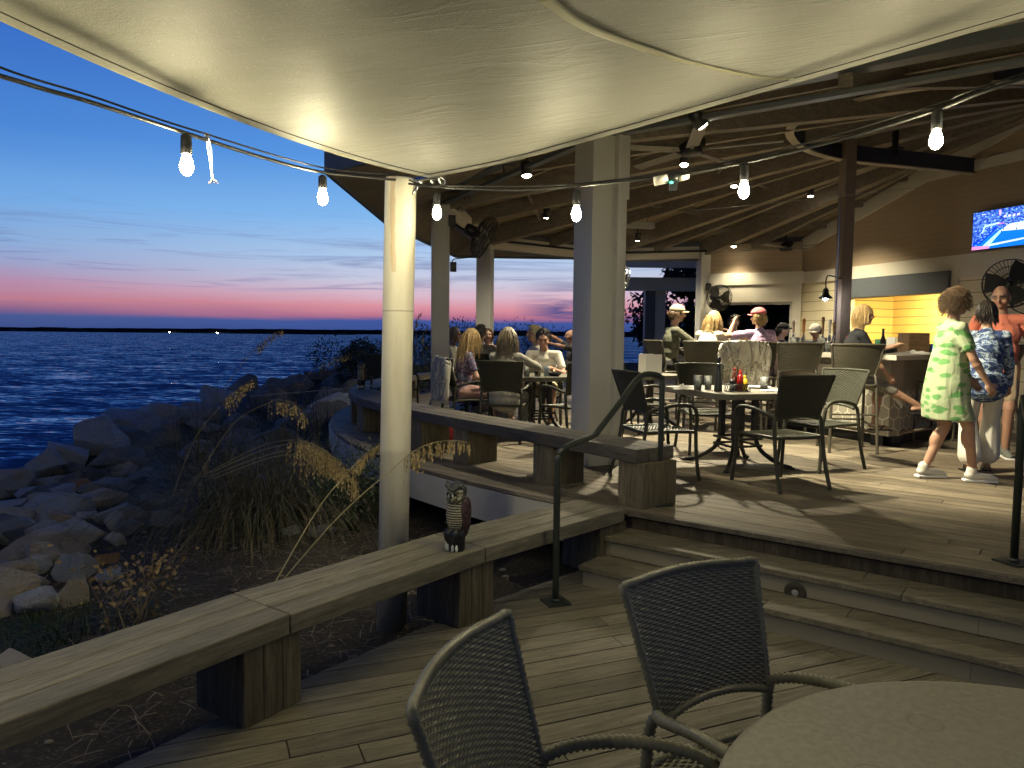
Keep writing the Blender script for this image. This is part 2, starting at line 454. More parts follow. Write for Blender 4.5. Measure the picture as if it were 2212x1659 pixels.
# ------------------------------------------------------------------ world: dusk sky
W = bpy.data.worlds.new('World'); SC.world = W; W.use_nodes = True
def build_world():
    t = W.node_tree; t.nodes.clear()
    class Wn(N):
        def __init__(s): s.t = t
    a = Wn()
    out = a.n('ShaderNodeOutputWorld'); bg = a.n('ShaderNodeBackground'); a.l(bg.outputs[0], out.inputs[0])
    tc = a.n('ShaderNodeTexCoord'); nv = a.n('ShaderNodeVectorMath', operation='NORMALIZE'); a.l(tc.outputs['Generated'], nv.inputs[0])
    sx = a.n('ShaderNodeSeparateXYZ'); a.l(nv.outputs[0], sx.inputs[0])
    z = sx.outputs[2]
    az = a.math('ARCTAN2', sx.outputs[0], sx.outputs[1])
    cv = a.n('ShaderNodeCombineXYZ'); a.l(a.math('MULTIPLY', az, 3.0), cv.inputs[0]); a.l(a.math('MULTIPLY', z, 42.0), cv.inputs[1])
    n1 = a.noise(cv.outputs[0], 1.0, 6, .58, .5)
    cv2 = a.n('ShaderNodeCombineXYZ'); a.l(a.math('MULTIPLY', az, 3.4), cv2.inputs[0]); a.l(a.math('MULTIPLY', z, 62.0), cv2.inputs[1]); cv2.inputs[2].default_value = 3.7
    n2 = a.noise(cv2.outputs[0], 1.1, 7, .62, 1.4)
    zz = a.math('ADD', z, a.math('MULTIPLY', a.math('SUBTRACT', n1, .5), .018))
    u = a.math('POWER', a.math('MAXIMUM', a.math('ADD', zz, .002), 0.0), .5)   # sqrt of elevation opens up the horizon
    S = lambda e: math.sqrt(max(0, e + .002))
    left = [(S(-.002), srgb(44, 62, 118)), (S(.018), srgb(66, 84, 138)), (S(.024), srgb(124, 92, 132)), (S(.035), srgb(176, 116, 134)),
            (S(.052), srgb(172, 132, 160)), (S(.072), srgb(152, 150, 186)), (S(.10), srgb(132, 164, 206)), (S(.15), srgb(108, 160, 216)),
            (S(.22), srgb(72, 128, 202)), (S(.36), srgb(46, 94, 180)), (S(.55), srgb(24, 54, 120)), (S(.99), srgb(12, 28, 70))]
    right = [(S(-.002), srgb(42, 60, 122)), (S(.016), srgb(60, 82, 146)), (S(.022), srgb(176, 108, 132)), (S(.035), srgb(206, 138, 150)),
             (S(.05), srgb(206, 172, 188)), (S(.072), srgb(190, 192, 212)), (S(.10), srgb(168, 192, 222)), (S(.15), srgb(126, 176, 226)),
             (S(.22), srgb(86, 146, 216)), (S(.36), srgb(52, 102, 186)), (S(.55), srgb(24, 54, 120)), (S(.99), srgb(12, 28, 70))]
    cl = a.ramp(u, left); cr = a.ramp(u, right)
    # sunset glow is strongest just right of the picture's centre line and fades to both sides
    g = a.math('SUBTRACT', 1.0, a.math('MINIMUM', a.math('MULTIPLY', a.math('ABSOLUTE', a.math('SUBTRACT', az, .0)), 1.7), 1.0))
    c = a.mix(a.math('SMOOTH_MIN', a.math('MULTIPLY', g, 1.4), 1.0, .2), cl, cr)
    # thin violet streaks
    band = a.math('MULTIPLY', a.ramp(z, [(.045, (0, 0, 0)), (.06, (1, 1, 1)), (.11, (1, 1, 1)), (.16, (0, 0, 0))]), a.ramp(n2, [(.52, (0, 0, 0)), (.68, (1, 1, 1))]))
    c = a.mix(a.math('MULTIPLY', band, .5), c, srgb(96, 100, 152))
    # solid dark cloud banks on the right
    azr = a.ramp(az, [(.0, (0, 0, 0)), (.06, (1, 1, 1))])
    lowb = a.ramp(z, [(.016, (0, 0, 0)), (.024, (1, 1, 1)), (.045, (1, 1, 1)), (.085, (0, 0, 0))])
    bank = a.math('MULTIPLY', a.math('MULTIPLY', lowb, azr), a.ramp(n1, [(.47, (0, 0, 0)), (.54, (1, 1, 1))]))
    c = a.mix(a.math('MULTIPLY', bank, .9), c, srgb(62, 74, 130))
    # the eastern sky behind the viewer is already darker
    east = a.ramp(a.math('DIVIDE', a.math('ABSOLUTE', az), math.pi), [(.34, (1, 1, 1)), (.62, (.34, .34, .36))])
    c = a.mix(1.0, c, east, 'MULTIPLY')
    lp = a.math('LESS_THAN', z, -.002)
    c = a.mix(lp, c, srgb(24, 38, 78))
    a.l(c, bg.inputs[0]); bg.inputs[1].default_value = .88
build_world()

# ------------------------------------------------------------------ sea
SEA = -2.2
def build_sea():
    a = N('sea_water')
    v1 = a.coord((1, 2.4, 1), R(-10)); v2 = a.coord((1, 2.2, 1), R(14))
    def ncol(v, sc, det):
        nd = a.n('ShaderNodeTexNoise'); nd.inputs['Scale'].default_value = sc; nd.inputs['Detail'].default_value = det; nd.inputs['Roughness'].default_value = .62; nd.inputs['Distortion'].default_value = .5
        a.l(v, nd.inputs['Vector']); return nd.outputs['Color']
    def vm(op, x, y):
        nd = a.n('ShaderNodeVectorMath', operation=op)
        for k, q in enumerate((x, y)):
            if hasattr(q, 'is_output'): a.l(q, nd.inputs[k])
            else: nd.inputs[k].default_value = q
        return nd.outputs[0]
    # wave slopes from two scales of noise, used directly as the surface normal so that they survive distance
    s1 = vm('MULTIPLY', vm('SUBTRACT', ncol(v1, 1.15, 6), (.5, .5, .5)), (.95, 1.25, 0))
    s2 = vm('MULTIPLY', vm('SUBTRACT', ncol(v2, .16, 4), (.5, .5, .5)), (.5, 1.0, 0))
    nn = vm('NORMALIZE', vm('ADD', vm('ADD', s1, s2), (0, -.27, 1)), (0, 0, 0))
    a.l(nn, a.b.inputs['Normal'])
    a.set(Base_Color=(.030, .085, .22, 1), Roughness=.10, IOR=1.75)
    a.b.inputs['Specular IOR Level'].default_value = .55
    mb = MB()
    ys = [-40, -10, 0, 10, 20, 40, 80, 160, 400, 1200, 4000, 26000]
    for i in range(len(ys) - 1):
        mb.quad((-22000, ys[i], SEA), (22000, ys[i], SEA), (22000, ys[i + 1], SEA), (-22000, ys[i + 1], SEA))
    struct(mb.build('sea', a.m))
build_sea()

# far shore: a low dark strip with a few lamps
def build_shore():
    m = plain('far_shore_land', (.010, .014, .022), .95)
    def strip(x0, x1, y, h0, h1, name, seed, dep=120):
        mb = MB(); n = 260; vs = []
        for i in range(n + 1):
            t = i / n; x = x0 + (x1 - x0) * t
            h = h0 + (h1 - h0) * t
            k = mnoise.noise(Vector((x * .012, seed, 0))) * .5 + mnoise.noise(Vector((x * .06, seed, 5))) * .3
            top = SEA + max(.4, h * (1 + .55 * k)) * min(1, 14 * t + .1)
            yy = y + 40 * mnoise.noise(Vector((x * .002, seed, 9)))
            vs += [(x, yy, SEA - 1), (x, yy, top), (x, yy + dep, top), (x, yy + dep, SEA - 1)]
        fs = []
        for i in range(n):
            for k in range(3):
                fs.append((i * 4 + k, i * 4 + k + 1, (i + 1) * 4 + k + 1, (i + 1) * 4 + k))
        mb.add(vs, fs); return struct(mb.build(name, m))
    strip(-2600, 2600, 2300, 7, 24, 'far_shore', 1)
    strip(-1300, -330, 1500, 3.2, 2.2, 'sand_spit', 4, 60)
    strip(260, 1500, 1500, 16, 20, 'wooded_shore', 8)
    lm = emit('shore_lamp_glow', (1, .95, .8), 60)
    for i, (px, py) in enumerate(((366, 717.5), (469, 719.5))):
        p = aty(px, py, 1480)
        mb = MB(); mb.ell((0, 0, 0), (1.2, 1.2, 1.2), nu=8, nv=6); mb.lathe([(.35, -6), (.25, -1.2)], 6)
        o = mb.build('shore_light', lm, loc=p)
        tag(o, ['left white pinpoint lamp on the dark far shore', 'right white pinpoint lamp on the dark far shore'][i], 'light', 'lamps on the far shore')
build_shore()

# ------------------------------------------------------------------ terrain
def sdist(x, y):
    return (6.5 - x) if y < 12.5 else math.hypot(x - 6.5, y - 12.5)
def hgt(x, y, n=True):
    s = sdist(x, y)
    crest = min(.75, -.42 + .10 * max(0, y - 9)) if y > 9 else -.42
    inner = -.16 + min(.3, .03 * max(0, y - 8))
    if s < 8.6: z = inner
    elif s < 13.2:
        t = (s - 8.6) / 4.6; z = inner + (crest - inner) * t
    else: z = max(crest - (s - 13.2) * .85, -4)
    if n: z += .035 * mnoise.noise(Vector((x * 1.7, y * 1.7, 0))) + .015 * mnoise.noise(Vector((x * 6, y * 6, 3)))
    return z
def build_ground():
    a = N('dark_soil_and_shell'); v = a.coord()
    n = a.noise(v, 2.2, 5); f = a.noise(v, 38, 4, .7); sp = a.noise(v, 55, 2)
    c = a.mix(n, (.016, .013, .008), (.05, .042, .027))
    c = a.mix(a.ramp(f, [(.5, (0, 0, 0)), (.75, (1, 1, 1))]), c, (.12, .10, .065))
    c = a.mix(a.ramp(sp, [(.70, (0, 0, 0)), (.74, (1, 1, 1))]), c, (.3, .28, .22))
    a.color(c); a.set(Roughness=.95); a.bump(a.math('ADD', f, n), .8, .04)
    xs = np.arange(-15, 16.01, .22); ys = np.arange(-5, 34, .22)
    vs = []; fs = []
    for y in ys:
        for x in xs: vs.append((x, y, hgt(x, y)))
    w = len(xs)
    for j in range(len(ys) - 1):
        for i in range(w - 1): fs.append((j * w + i, j * w + i + 1, (j + 1) * w + i + 1, (j + 1) * w + i))
    mb = MB(); mb.add(vs, fs, True); struct(mb.build('ground', a.m))
build_ground()
def on_ground(px, py, ymax=34):
    d = ray(px, py); t = 1.5
    while t < ymax:
        p = CAMP + d * t
        if p.z < hgt(p.x, p.y, False): return p
        t += .03
    return CAMP + d * ymax

# ------------------------------------------------------------------ riprap rocks
def rock_mat(name, c1, c2, spk):
    a = N(name); v = a.coord()
    n = a.noise(v, 2.5, 6, .62, .5); f = a.noise(v, 60, 3, .7); cr = a.noise(a.coord((1, 1, 3)), 9, 5, .7, 1)
    oi = a.n('ShaderNodeObjectInfo').outputs['Random']
    c = a.mix(n, c1, c2)
    c = a.mix(a.ramp(f, [(.52, (0, 0, 0)), (.72, (1, 1, 1))]), c, spk)
    c = a.mix(a.math('MULTIPLY', a.ramp(cr, [(.32, (1, 1, 1)), (.44, (0, 0, 0))]), .7), c, (.05, .045, .035))
    st = a.noise(a.coord((1.3, 1.3, 1.3)), 1.1, 3, .6)
    c = a.mix(a.math('MULTIPLY', a.ramp(st, [(.5, (0, 0, 0)), (.68, (1, 1, 1))]), .5), c, (.20, .16, .10))
    hs = a.n('ShaderNodeHueSaturation'); a.l(c, hs.inputs['Color']); a.l(a.math('MULTIPLY_ADD', oi, 1.2, 2.6), hs.inputs['Value'])
    a.color(hs.outputs[0]); a.set(Roughness=.75)
    a.bump(a.math('ADD', a.math('MULTIPLY', n, 1.5), a.math('ADD', a.math('MULTIPLY', cr, 1.4), a.math('MULTIPLY', f, .5))), 1.0, .06)
    return a.m
RM = {'g': rock_mat('grey_granite', (.16, .17, .18), (.27, .275, .27), (.34, .34, .33)),
      'b': rock_mat('blue_grey_granite', (.13, .155, .19), (.22, .245, .27), (.3, .31, .32)),
      't': rock_mat('tan_granite', (.19, .165, .13), (.30, .27, .21), (.36, .33, .28)),
      'o': rock_mat('orange_stained_stone', (.2, .11, .055), (.30, .175, .09), (.3, .22, .14)),
      'd': rock_mat('dark_stone', (.05, .055, .06), (.10, .105, .105), (.14, .14, .14))}  # 'd' is the darker tone, for crest, seaward and some pile stones
def rock_mesh(seed):
    r = random.Random(seed); bm = bmesh.new()
    for i in range(r.choice((9, 10, 11, 13))):
        u = Vector((r.gauss(0, 1), r.gauss(0, 1), r.gauss(0, 1))).normalized() * r.uniform(.85, 1.05)
        bm.verts.new(u)
    for c in ((1, 0, 0), (-1, 0, 0), (0, 1, 0), (0, -1, 0)): bm.verts.new(Vector(c) * r.uniform(.8, 1))
    g = bmesh.ops.convex_hull(bm, input=bm.verts)
    bmesh.ops.delete(bm, geom=[e for e in g['geom_interior'] if isinstance(e, bmesh.types.BMVert)], context='VERTS')
    bmesh.ops.bevel(bm, geom=list(bm.edges), offset=.055, segments=2, affect='EDGES', profile=.6)
    bmesh.ops.triangulate(bm, faces=bm.faces)
    bmesh.ops.subdivide_edges(bm, edges=[e for e in bm.edges if e.calc_length() > .22], cuts=2, use_grid_fill=True)
    bmesh.ops.triangulate(bm, faces=bm.faces)
    for v in bm.verts:
        v.co += v.co.normalized() * (.06 * mnoise.noise(v.co * 2.1 + Vector((seed, 0, 0))) + .03 * mnoise.noise(v.co * 6 + Vector((seed, 4, 0))))
    for v in bm.verts:
        if v.co.length > 1.15: v.co = v.co.normalized() * 1.15
    me = bpy.data.meshes.new('rock'); bm.to_mesh(me); bm.free()
    me.polygons.foreach_set('use_smooth', [True] * len(me.polygons))
    me.set_sharp_from_angle(angle=R(24))
    return me
ROCKV = [rock_mesh(s) for s in range(11)]
ROCKC = {}
def add_rock(p, sx, sy, sz, tone, label, group, r):
    k = r.randrange(len(ROCKV)); key = (k, tone)
    if key not in ROCKC:
        me = ROCKV[k].copy(); me.materials.append(RM[tone]); ROCKC[key] = me
    o = bpy.data.objects.new('riprap_rock', ROCKC[key]); COL.objects.link(o)
    o.location = p; o.scale = (sx, sy, sz); o.rotation_euler = (r.uniform(-.25, .25), r.uniform(-.25, .25), r.uniform(0, 6.28))
    tag(o, label, 'rock', group); return o
def build_rocks():
    r = random.Random(5)
    # (px, py, width px, height/width, tone, label) : centres read off the photograph
    L = [(31, 1140, 100, .85, 'b', 'large blue grey angular rock cut by the left edge of the photo'),
         (93, 1191, 124, .55, 't', 'tan flat topped rock with a straight lower edge below the long grey slab'),
         (151, 1148, 148, .5, 'g', 'long grey slab rock above the tan flat topped rock'),
         (155, 1220, 108, .85, 'b', 'blue grey wedge rock left of the small orange stone'),
         (24, 1233, 96, .8, 't', 'brownish rock at the left edge below the large blue grey one'),
         (52, 1262, 104, .45, 'g', 'narrow grey rock lying at the left edge under the brownish one'),
         (72, 1295, 128, .6, 'g', 'rounded grey rock lowest in the pile beside the dark moss'),
         (155, 1276, 80, 1.2, 't', 'upright speckled tan rock next to the dried bush'),
         (228, 1203, 54, 1.0, 'o', 'small orange brown stone in the middle of the pile'),
         (228, 1243, 84, .5, 'b', 'blue grey stone half buried below the orange one'),
         (244, 1164, 50, .9, 'g', 'small grey stone just above the orange one'),
         (246, 1123, 44, 1.4, 'g', 'upright grey stone leaning beside the dark gap in the pile'),
         (279, 1131, 38, 1.0, 't', 'small rounded stone left of the flat slab on the soil'),
         (358, 1121, 94, .42, 'g', 'flat pale slab lying alone on the soil under the grass'),
         (132, 1119, 78, .6, 't', 'tan rounded rock behind the long grey slab'),
         (184, 1112, 44, 1.0, 'g', 'small grey stone right of the tan rounded rock'),
         (205, 1082, 124, .34, 't', 'long low tan rock across the middle of the pile'),
         (97, 1117, 58, 1.0, 'b', 'leaning blue grey stone behind the long slab'),
         (62, 1098, 74, .7, 'd', 'dark rock in shadow at the left of the pile'),
         (240, 1048, 92, .4, 'b', 'smooth blue grey rock under the dry twigs'),
         (321, 1076, 72, .45, 'g', 'pale sharp rock at the foot of the grass clump'),
         (167, 1045, 54, .7, 'o', 'reddish rock in the upper pile'),
         (97, 1057, 88, .6, 'd', 'dark boulder left of the reddish rock'),
         (28, 1057, 64, .8, 'd', 'dark boulder at the left edge behind the pile'),
         (258, 1006, 70, .6, 't', 'pale cut block catching the light below the crest'),
         (201, 1015, 62, .85, 'd', 'dark rounded rock left of the pale cut block'),
         (298, 1024, 84, .55, 'g', 'grey rock right of the pale cut block'),
         (288, 978, 94, .4, 'd', 'dark slab just below the crest of the revetment'),
         (120, 1011, 84, .55, 'd', 'low dark rock under the crest boulders'),
         (112, 1040, 104, .36, 'b', 'flat bluish rock above the dark boulder'),
         (693, 1147, 72, .5, 'd', 'dark block lying in the dead grass by the white post'),
         (627, 1144, 44, .8, 'g', 'small grey stone left of the dark block in the dead grass'),
         (668, 1090, 50, .5, 'd', 'half hidden stone under the drooping seed heads'),
         (16, 1430, 96, .8, 't', 'pale rounded rock behind the bench at the lower left')]
    for px, py, w, q, t, lab in L:
        p = on_ground(px, py + w * q * .35)
        s = w * p.y / FPX / 2
        add_rock((p.x, p.y + s * .3, p.z + s * q * .45), s * 1.02, s * 1.0, s * max(q, .5) * 1.05, t, lab, 'riprap rocks of the revetment', r)
    # crest boulders silhouetted against the water: (px, top py, width px, tone, label)
    Cb = [(22, 988, 110, 1.0, 'crest boulder at the far left against the water'), (100, 958, 100, 1.0, 'low crest boulder second from the left edge'),
          (152, 930, 96, 1.1, 'crest boulder with a sloping left side below the open water'), (222, 893, 134, 1.0, 'broad flat topped crest boulder against the water'),
          (312, 884, 116, 1.3, 'tall pointed crest boulder against the water'), (365, 888, 80, .8, 'small crest boulder right of the tall pointed one'),
          (440, 862, 200, .65, 'longest crest boulder, low and sloping'), (523, 801, 88, 1.1, 'high dark boulder standing above the long sloping one'),
          (590, 815, 90, .7, 'low dark boulder right of the high one'), (640, 803, 84, .8, 'dark crest boulder behind the seed heads'),
          (712, 787, 62, .9, 'dark rounded boulder farthest along the crest'), (760, 796, 80, .5, 'last low boulder before the shrubs')]
    for px, py, w, q, lab in Cb:
        d = ray(px, py); t = 6.0
        while t < 26:
            p = CAMP + d * t
            if sdist(p.x, p.y) > 12.6: break
            t += .05
        s = w * p.y / FPX / 2
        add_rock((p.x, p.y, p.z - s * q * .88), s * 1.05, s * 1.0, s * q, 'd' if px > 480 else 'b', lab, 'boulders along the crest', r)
    # filler stones
    tones = 'ggbbtdd'; k = 0
    y = 3.2
    while y < 21:
        step = .52 if y < 10 else .95
        s = 10.1
        while s < 14.6:
            ss = s + r.uniform(-.3, .3) * step; yy = y + r.uniform(-.4, .4) * step
            if yy < 12.5: x = 6.5 - ss
            else:
                an = (yy - 12.5) / 13.0; x = 6.5 - ss * math.cos(an); yyy = 12.5 + ss * math.sin(an); yy = yyy
            px, py = proj((x, yy, hgt(x, yy)))
            grass_side = ss < 11.2 + .12 * max(0, yy - 6)
            if -80 < px < 900 and (yy > 9.3 or (not (grass_side and px > 300) and not (ss < 12 and px > 330))):
                rad = r.uniform(.16, .34) * (1 if y < 10 else 1.75)
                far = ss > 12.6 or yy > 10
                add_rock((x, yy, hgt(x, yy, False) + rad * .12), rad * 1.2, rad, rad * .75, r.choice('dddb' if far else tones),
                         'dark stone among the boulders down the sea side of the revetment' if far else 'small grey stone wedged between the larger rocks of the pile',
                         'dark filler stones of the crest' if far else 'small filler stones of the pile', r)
                k += 1
            s += step
        y += step
build_rocks()
# ------------------------------------------------------------------ decks, steps, benches
UZ = .405                                 # upper deck level
MT['screw'] = plain('dark_screw_head', (.03, .028, .022), .5)
DN = Vector((.607, .795, 0)); DD = Vector((.795, -.607, 0))   # up the stairs / along the nosings
def nt(n, t, z=0): return DN * n + DD * t + Vector((0, 0, z))
def planks(name, poly, z, ang, width, mat, gap=.004, lens=(2.4, 4.2), seed=1):
    """real boards: the polygon is cut into strips along ang, strips into lengths, every board a separate island with a gap"""
    r = random.Random(seed); bm = bmesh.new()
    Rm = Matrix.Rotation(-ang, 3, 'Z')
    pts = [Rm @ Vector((p[0], p[1], 0)) for p in poly]
    bm.faces.new([bm.verts.new(p) for p in pts])
    y0 = min(p.y for p in pts); y1 = max(p.y for p in pts); x0 = min(p.x for p in pts); x1 = max(p.x for p in pts)
    k = 1
    while y0 + k * width < y1:
        bmesh.ops.bisect_plane(bm, geom=bm.verts[:] + bm.edges[:] + bm.faces[:], plane_co=(0, y0 + k * width, 0), plane_no=(0, 1, 0), dist=1e-6); k += 1
    vs = []; fs = []
    out = []
    for f in bm.faces:
        out.append([v.co.copy() for v in f.verts])
    bm.free()
    def clip(pl, xc, keep):
        res = []
        for i in range(len(pl)):
            a = pl[i]; b = pl[(i + 1) % len(pl)]
            ia = (a.x - xc) * keep >= 0; ib = (b.x - xc) * keep >= 0
            if ia: res.append(a)
            if ia != ib: res.append(a + (b - a) * ((xc - a.x) / (b.x - a.x)))
        return res
    mb = MB(); sv = []; mats = []
    for pl in out:
        cx = min(p.x for p in pl) - r.uniform(0, lens[0])
        end = max(p.x for p in pl)
        while cx < end:
            L = r.uniform(*lens)
            q = clip(clip(pl, cx + gap * .4, 1), cx + L - gap * .4, -1) if pl else []
            if len(q) >= 3:
                ym = (min(p.y for p in q) + max(p.y for p in q)) / 2; hw = (max(p.y for p in q) - min(p.y for p in q)) / 2
                if hw > .006:
                    kk = (hw - gap / 2) / hw
                    q = [Vector((p.x, ym + (p.y - ym) * kk, 0)) for p in q]
                    n = len(q); dz = r.uniform(-.0012, .0012)
                    top = [(p.x, p.y, dz) for p in q]; bot = [(p.x, p.y, -.03) for p in q]
                    mb.add(top + bot, [tuple(range(n))] + [(i, n + i, n + (i + 1) % n, (i + 1) % n) for i in range(n)])
                    # two screw heads over every joist
                    xa, xb = min(p.x for p in q), max(p.x for p in q); xs = math.ceil((xa + .03) / .41) * .41
                    while xs < xb - .03 and hw > .05:
                        w = Matrix.Rotation(ang, 3, 'Z') @ Vector((xs, ym, 0))
                        if w.length < 7.5:
                            for sy in (-.038, .038):
                                cx_, cy_ = xs + r.uniform(-.006, .006), ym + sy + r.uniform(-.005, .005)
                                sv.append([(cx_ + .0055 * math.cos(t_), cy_ + .0055 * math.sin(t_), dz + .0007) for t_ in np.linspace(0, 2 * math.pi, 7)[:-1]])
                        xs += .41
            cx += L
    nb = len(mb.f)
    for s_ in sv: mb.add(s_, [tuple(range(6))])
    o = mb.build(name, [mat, MT['screw']], loc=(0, 0, z), rz=ang)
    idx = [0] * nb + [1] * len(sv); o.data.polygons.foreach_set('material_index', idx)
    return o
BF = [Vector((-2.9, .27, 0)), Vector((-.95, 3.14, 0)), Vector((-.14, 4.18, 0)), Vector((.81, 5.16, 0))]      # lower bench, front edge
def offs(pts, d):
    out = []
    for i, p in enumerate(pts):
        a = (pts[i] - pts[i - 1]).normalized() if i else None
        b = (pts[i + 1] - pts[i]).normalized() if i < len(pts) - 1 else None
        t = (a + b).normalized() if a and b else (a or b)
        nrm = Vector((-t.y, t.x, 0)); c = 1.0
        if a and b: c = 1 / max(.5, nrm.dot(Vector((-a.y, a.x, 0))))
        out.append(p + nrm * d * c)
    return out
edge = offs(BF, .2)
low_poly = [tuple(p.xy) for p in edge] + [tuple(nt(4.3, -2.5).xy), tuple(nt(4.3, 7).xy), (6, -3), (-4, -3)]
struct(planks('lower_deck', low_poly, 0, math.atan2(.222, .526), .14, MT['deck_low'], gap=.008, seed=3))
# near-black sheet standing for the shade in the gaps and below the edge
mb = MB(); mb.prism(low_poly, -.09, -.034); struct(mb.build('deck_shade_sheet', MT['under']))
# upper deck
CX, CY, CR = 6.5, 12.5, 9.3
arc = [Vector((CX + CR * math.cos(R(a)), CY + CR * math.sin(R(a)), 0)) for a in np.arange(229.5, 88, -4)]
P0 = nt(4.672, -2.53)
up_poly = [tuple(P0.xy), tuple((P0 + Vector((-.52, .36, 0))).xy)] + [tuple(p.xy) for p in arc[0:]] + [(13, 21), (13, 3), tuple(nt(4.672, 8).xy)]
struct(planks('upper_deck', up_poly, UZ, math.atan2(-.607, .795), .14, MT['deck_up'], gap=.007, seed=5))
mb = MB(); mb.prism(up_poly, UZ - .05, UZ - .034); struct(mb.build('upper_deck_shade_sheet', MT['under']))  # near-black sheet, again standing for the shade under the boards
# pale rim fascia round the upper deck
mb = MB()
rim = [P0 + Vector((-.02, .02, 0)), P0 + Vector((-.52, .36, 0))] + arc
for i in range(1, len(rim) - 1):
    a = rim[i]; b = rim[i + 1]
    mb.bar(a + Vector((0, 0, UZ - .165)), b + Vector((0, 0, UZ - .165)), .04, .26)
fas = mb.build('deck_fascia', MT['fascia']); tag(fas, 'pale fascia board round the edge of the raised deck', 'fascia')
mb = MB()
for a in np.arange(232, 150, -9):
    mb.lathe([(.09, -1.2), (.09, UZ - .06)], 10, (CX + 8.7 * math.cos(R(a)), CY + 8.7 * math.sin(R(a)), 0))
struct(mb.build('deck_pile', MT['under']))

# steps: two treads and three risers, cut square at their left end
st = thing('deck_steps', 'two wide wooden steps up to the raised deck with grey risers', 'steps', nt(4.1, 0))
inv = Matrix.Translation(-nt(4.1, 0))
def step_boards(n0, n1, z, name, t0=-2.56, t1=6.0, seed=0):
    r = random.Random(seed); mb = MB(); w = (n1 - n0) / 2
    for k in range(2):
        t = t0
        while t < t1:
            L = r.uniform(1.1, 1.9); e = min(t + L, t1)
            c = nt(n0 + w * (k + .5), (t + e) / 2, z - .0175) - nt(4.1, 0)
            mb.box(c, (e - t - .003, w - .004, .035), math.atan2(DD.y, DD.x))
            t = e
    o = mb.build(name, MT['deck_low'], st, .004); return o
def riser(n, z0, z1, mat, t0=-2.54, t1=6.0, L=2.2, th=.02):
    mb = MB(); t = t0
    while t < t1:
        e = min(t + L, t1)
        mb.box(nt(n, (t + e) / 2, (z0 + z1) / 2) - nt(4.1, 0), (e - t - .002, th, z1 - z0), math.atan2(DD.y, DD.x)); t = e
    return mb.build('riser', mat, st)
step_boards(4.096, 4.41, .135, 'tread', seed=1)
step_boards(4.39, 4.70, .27, 'tread', seed=2)
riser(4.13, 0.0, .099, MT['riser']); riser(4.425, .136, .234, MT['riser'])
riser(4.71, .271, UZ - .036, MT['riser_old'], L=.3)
mb = MB(); mb.box(nt(4.66, 1.75, UZ - .016) - nt(4.1, 0), (8.5, .06, .034), math.atan2(DD.y, DD.x)); mb.build('nosing', MT['bench_grey'], st, .004)
mb = MB()                                             # closed left cheek under the treads
for n0, n1, z1 in ((4.15, 4.42, .098), (4.44, 4.70, .233)):
    mb.box(nt((n0 + n1) / 2, -2.53, z1 / 2) - nt(4.1, 0), (.02, n1 - n0, z1), math.atan2(DD.y, DD.x))
mb.build('cheek', MT['riser'], st)
# round louvred step light on the second riser
d = ray(1718, 1280); tt = (4.412) / (d.x * DN.x + d.y * DN.y); pp = CAMP + d * tt
sl = thing('step_light', 'round dark step light set into the upper riser', 'light', pp)
Ms = Matrix((DD, Vector((0, 0, 1)), -DN)).transposed()
mb = MB(); mb.lathe([(.064, 0), (.064, .006), (.058, .011), (.03, .012), (.022, .006), (.0001, .006)], 28, M=Ms); mb.build('housing', plain('dark_bronze', (.035, .030, .022), .7), sl)
mb = MB(); mb.ell(-DN * .007, (.02, .02, .006), M=Ms, nu=14, nv=8); mb.build('lens', plain('step_light_lens', (.30, .31, .31), .4), sl)

# lower bench: three laid boards per bay, on heavy wooden blocks
lb = thing('deck_bench', 'long angled wooden bench with the owl on it along the lower deck', 'bench', BF[1])
# seat boards need their own local axis so that the grain runs along them
def seat_bays(front, width, z, th, mat, parent, boards):
    for i in range(len(front) - 1):
        a, b = front[i], front[i + 1]; dv = (b - a).normalized(); ang = math.atan2(dv.y, dv.x)
        Ri = Matrix.Rotation(-ang, 3, 'Z'); mb = MB()
        lines = [offs(front, width * k / boards) for k in range(boards + 1)]
        for k in range(boards):
            q = [Ri @ (lines[kk][j] - a) for kk, j in ((k, i), (k, i + 1), (k + 1, i + 1), (k + 1, i))]
            g = .003; h = g if width > 0 else -g
            q = [q[0] + Vector((g, h, 0)), q[1] + Vector((-g, h, 0)), q[2] + Vector((-g, -h, 0)), q[3] + Vector((g, -h, 0))]
            mb.prism([(p.x, p.y) for p in q], -th, 0)
        o = mb.build('seat_section', mat, parent, .006)
        o.location = a - Vector(parent.location) + Vector((0, 0, z)); o.rotation_euler = (0, 0, ang)
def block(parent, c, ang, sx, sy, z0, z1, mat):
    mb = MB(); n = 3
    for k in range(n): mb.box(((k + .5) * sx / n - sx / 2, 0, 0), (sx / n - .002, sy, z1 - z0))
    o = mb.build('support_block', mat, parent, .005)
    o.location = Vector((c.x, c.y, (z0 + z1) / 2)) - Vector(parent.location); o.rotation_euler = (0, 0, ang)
seat_bays(BF, .43, .43, .092, MT['bench'], lb, 3)
def along(front, i, t, d):
    a, b = front[i], front[i + 1]; dv = (b - a).normalized()
    return a + (b - a) * t + Vector((-dv.y, dv.x, 0)) * d, math.atan2(dv.y, dv.x)
for i, t in ((0, .98), (0, .42), (1, .97), (2, .93)):
    c, an = along(BF, i, t, .20); block(lb, c, an, .30, .34, 0, .336, MT['block'])
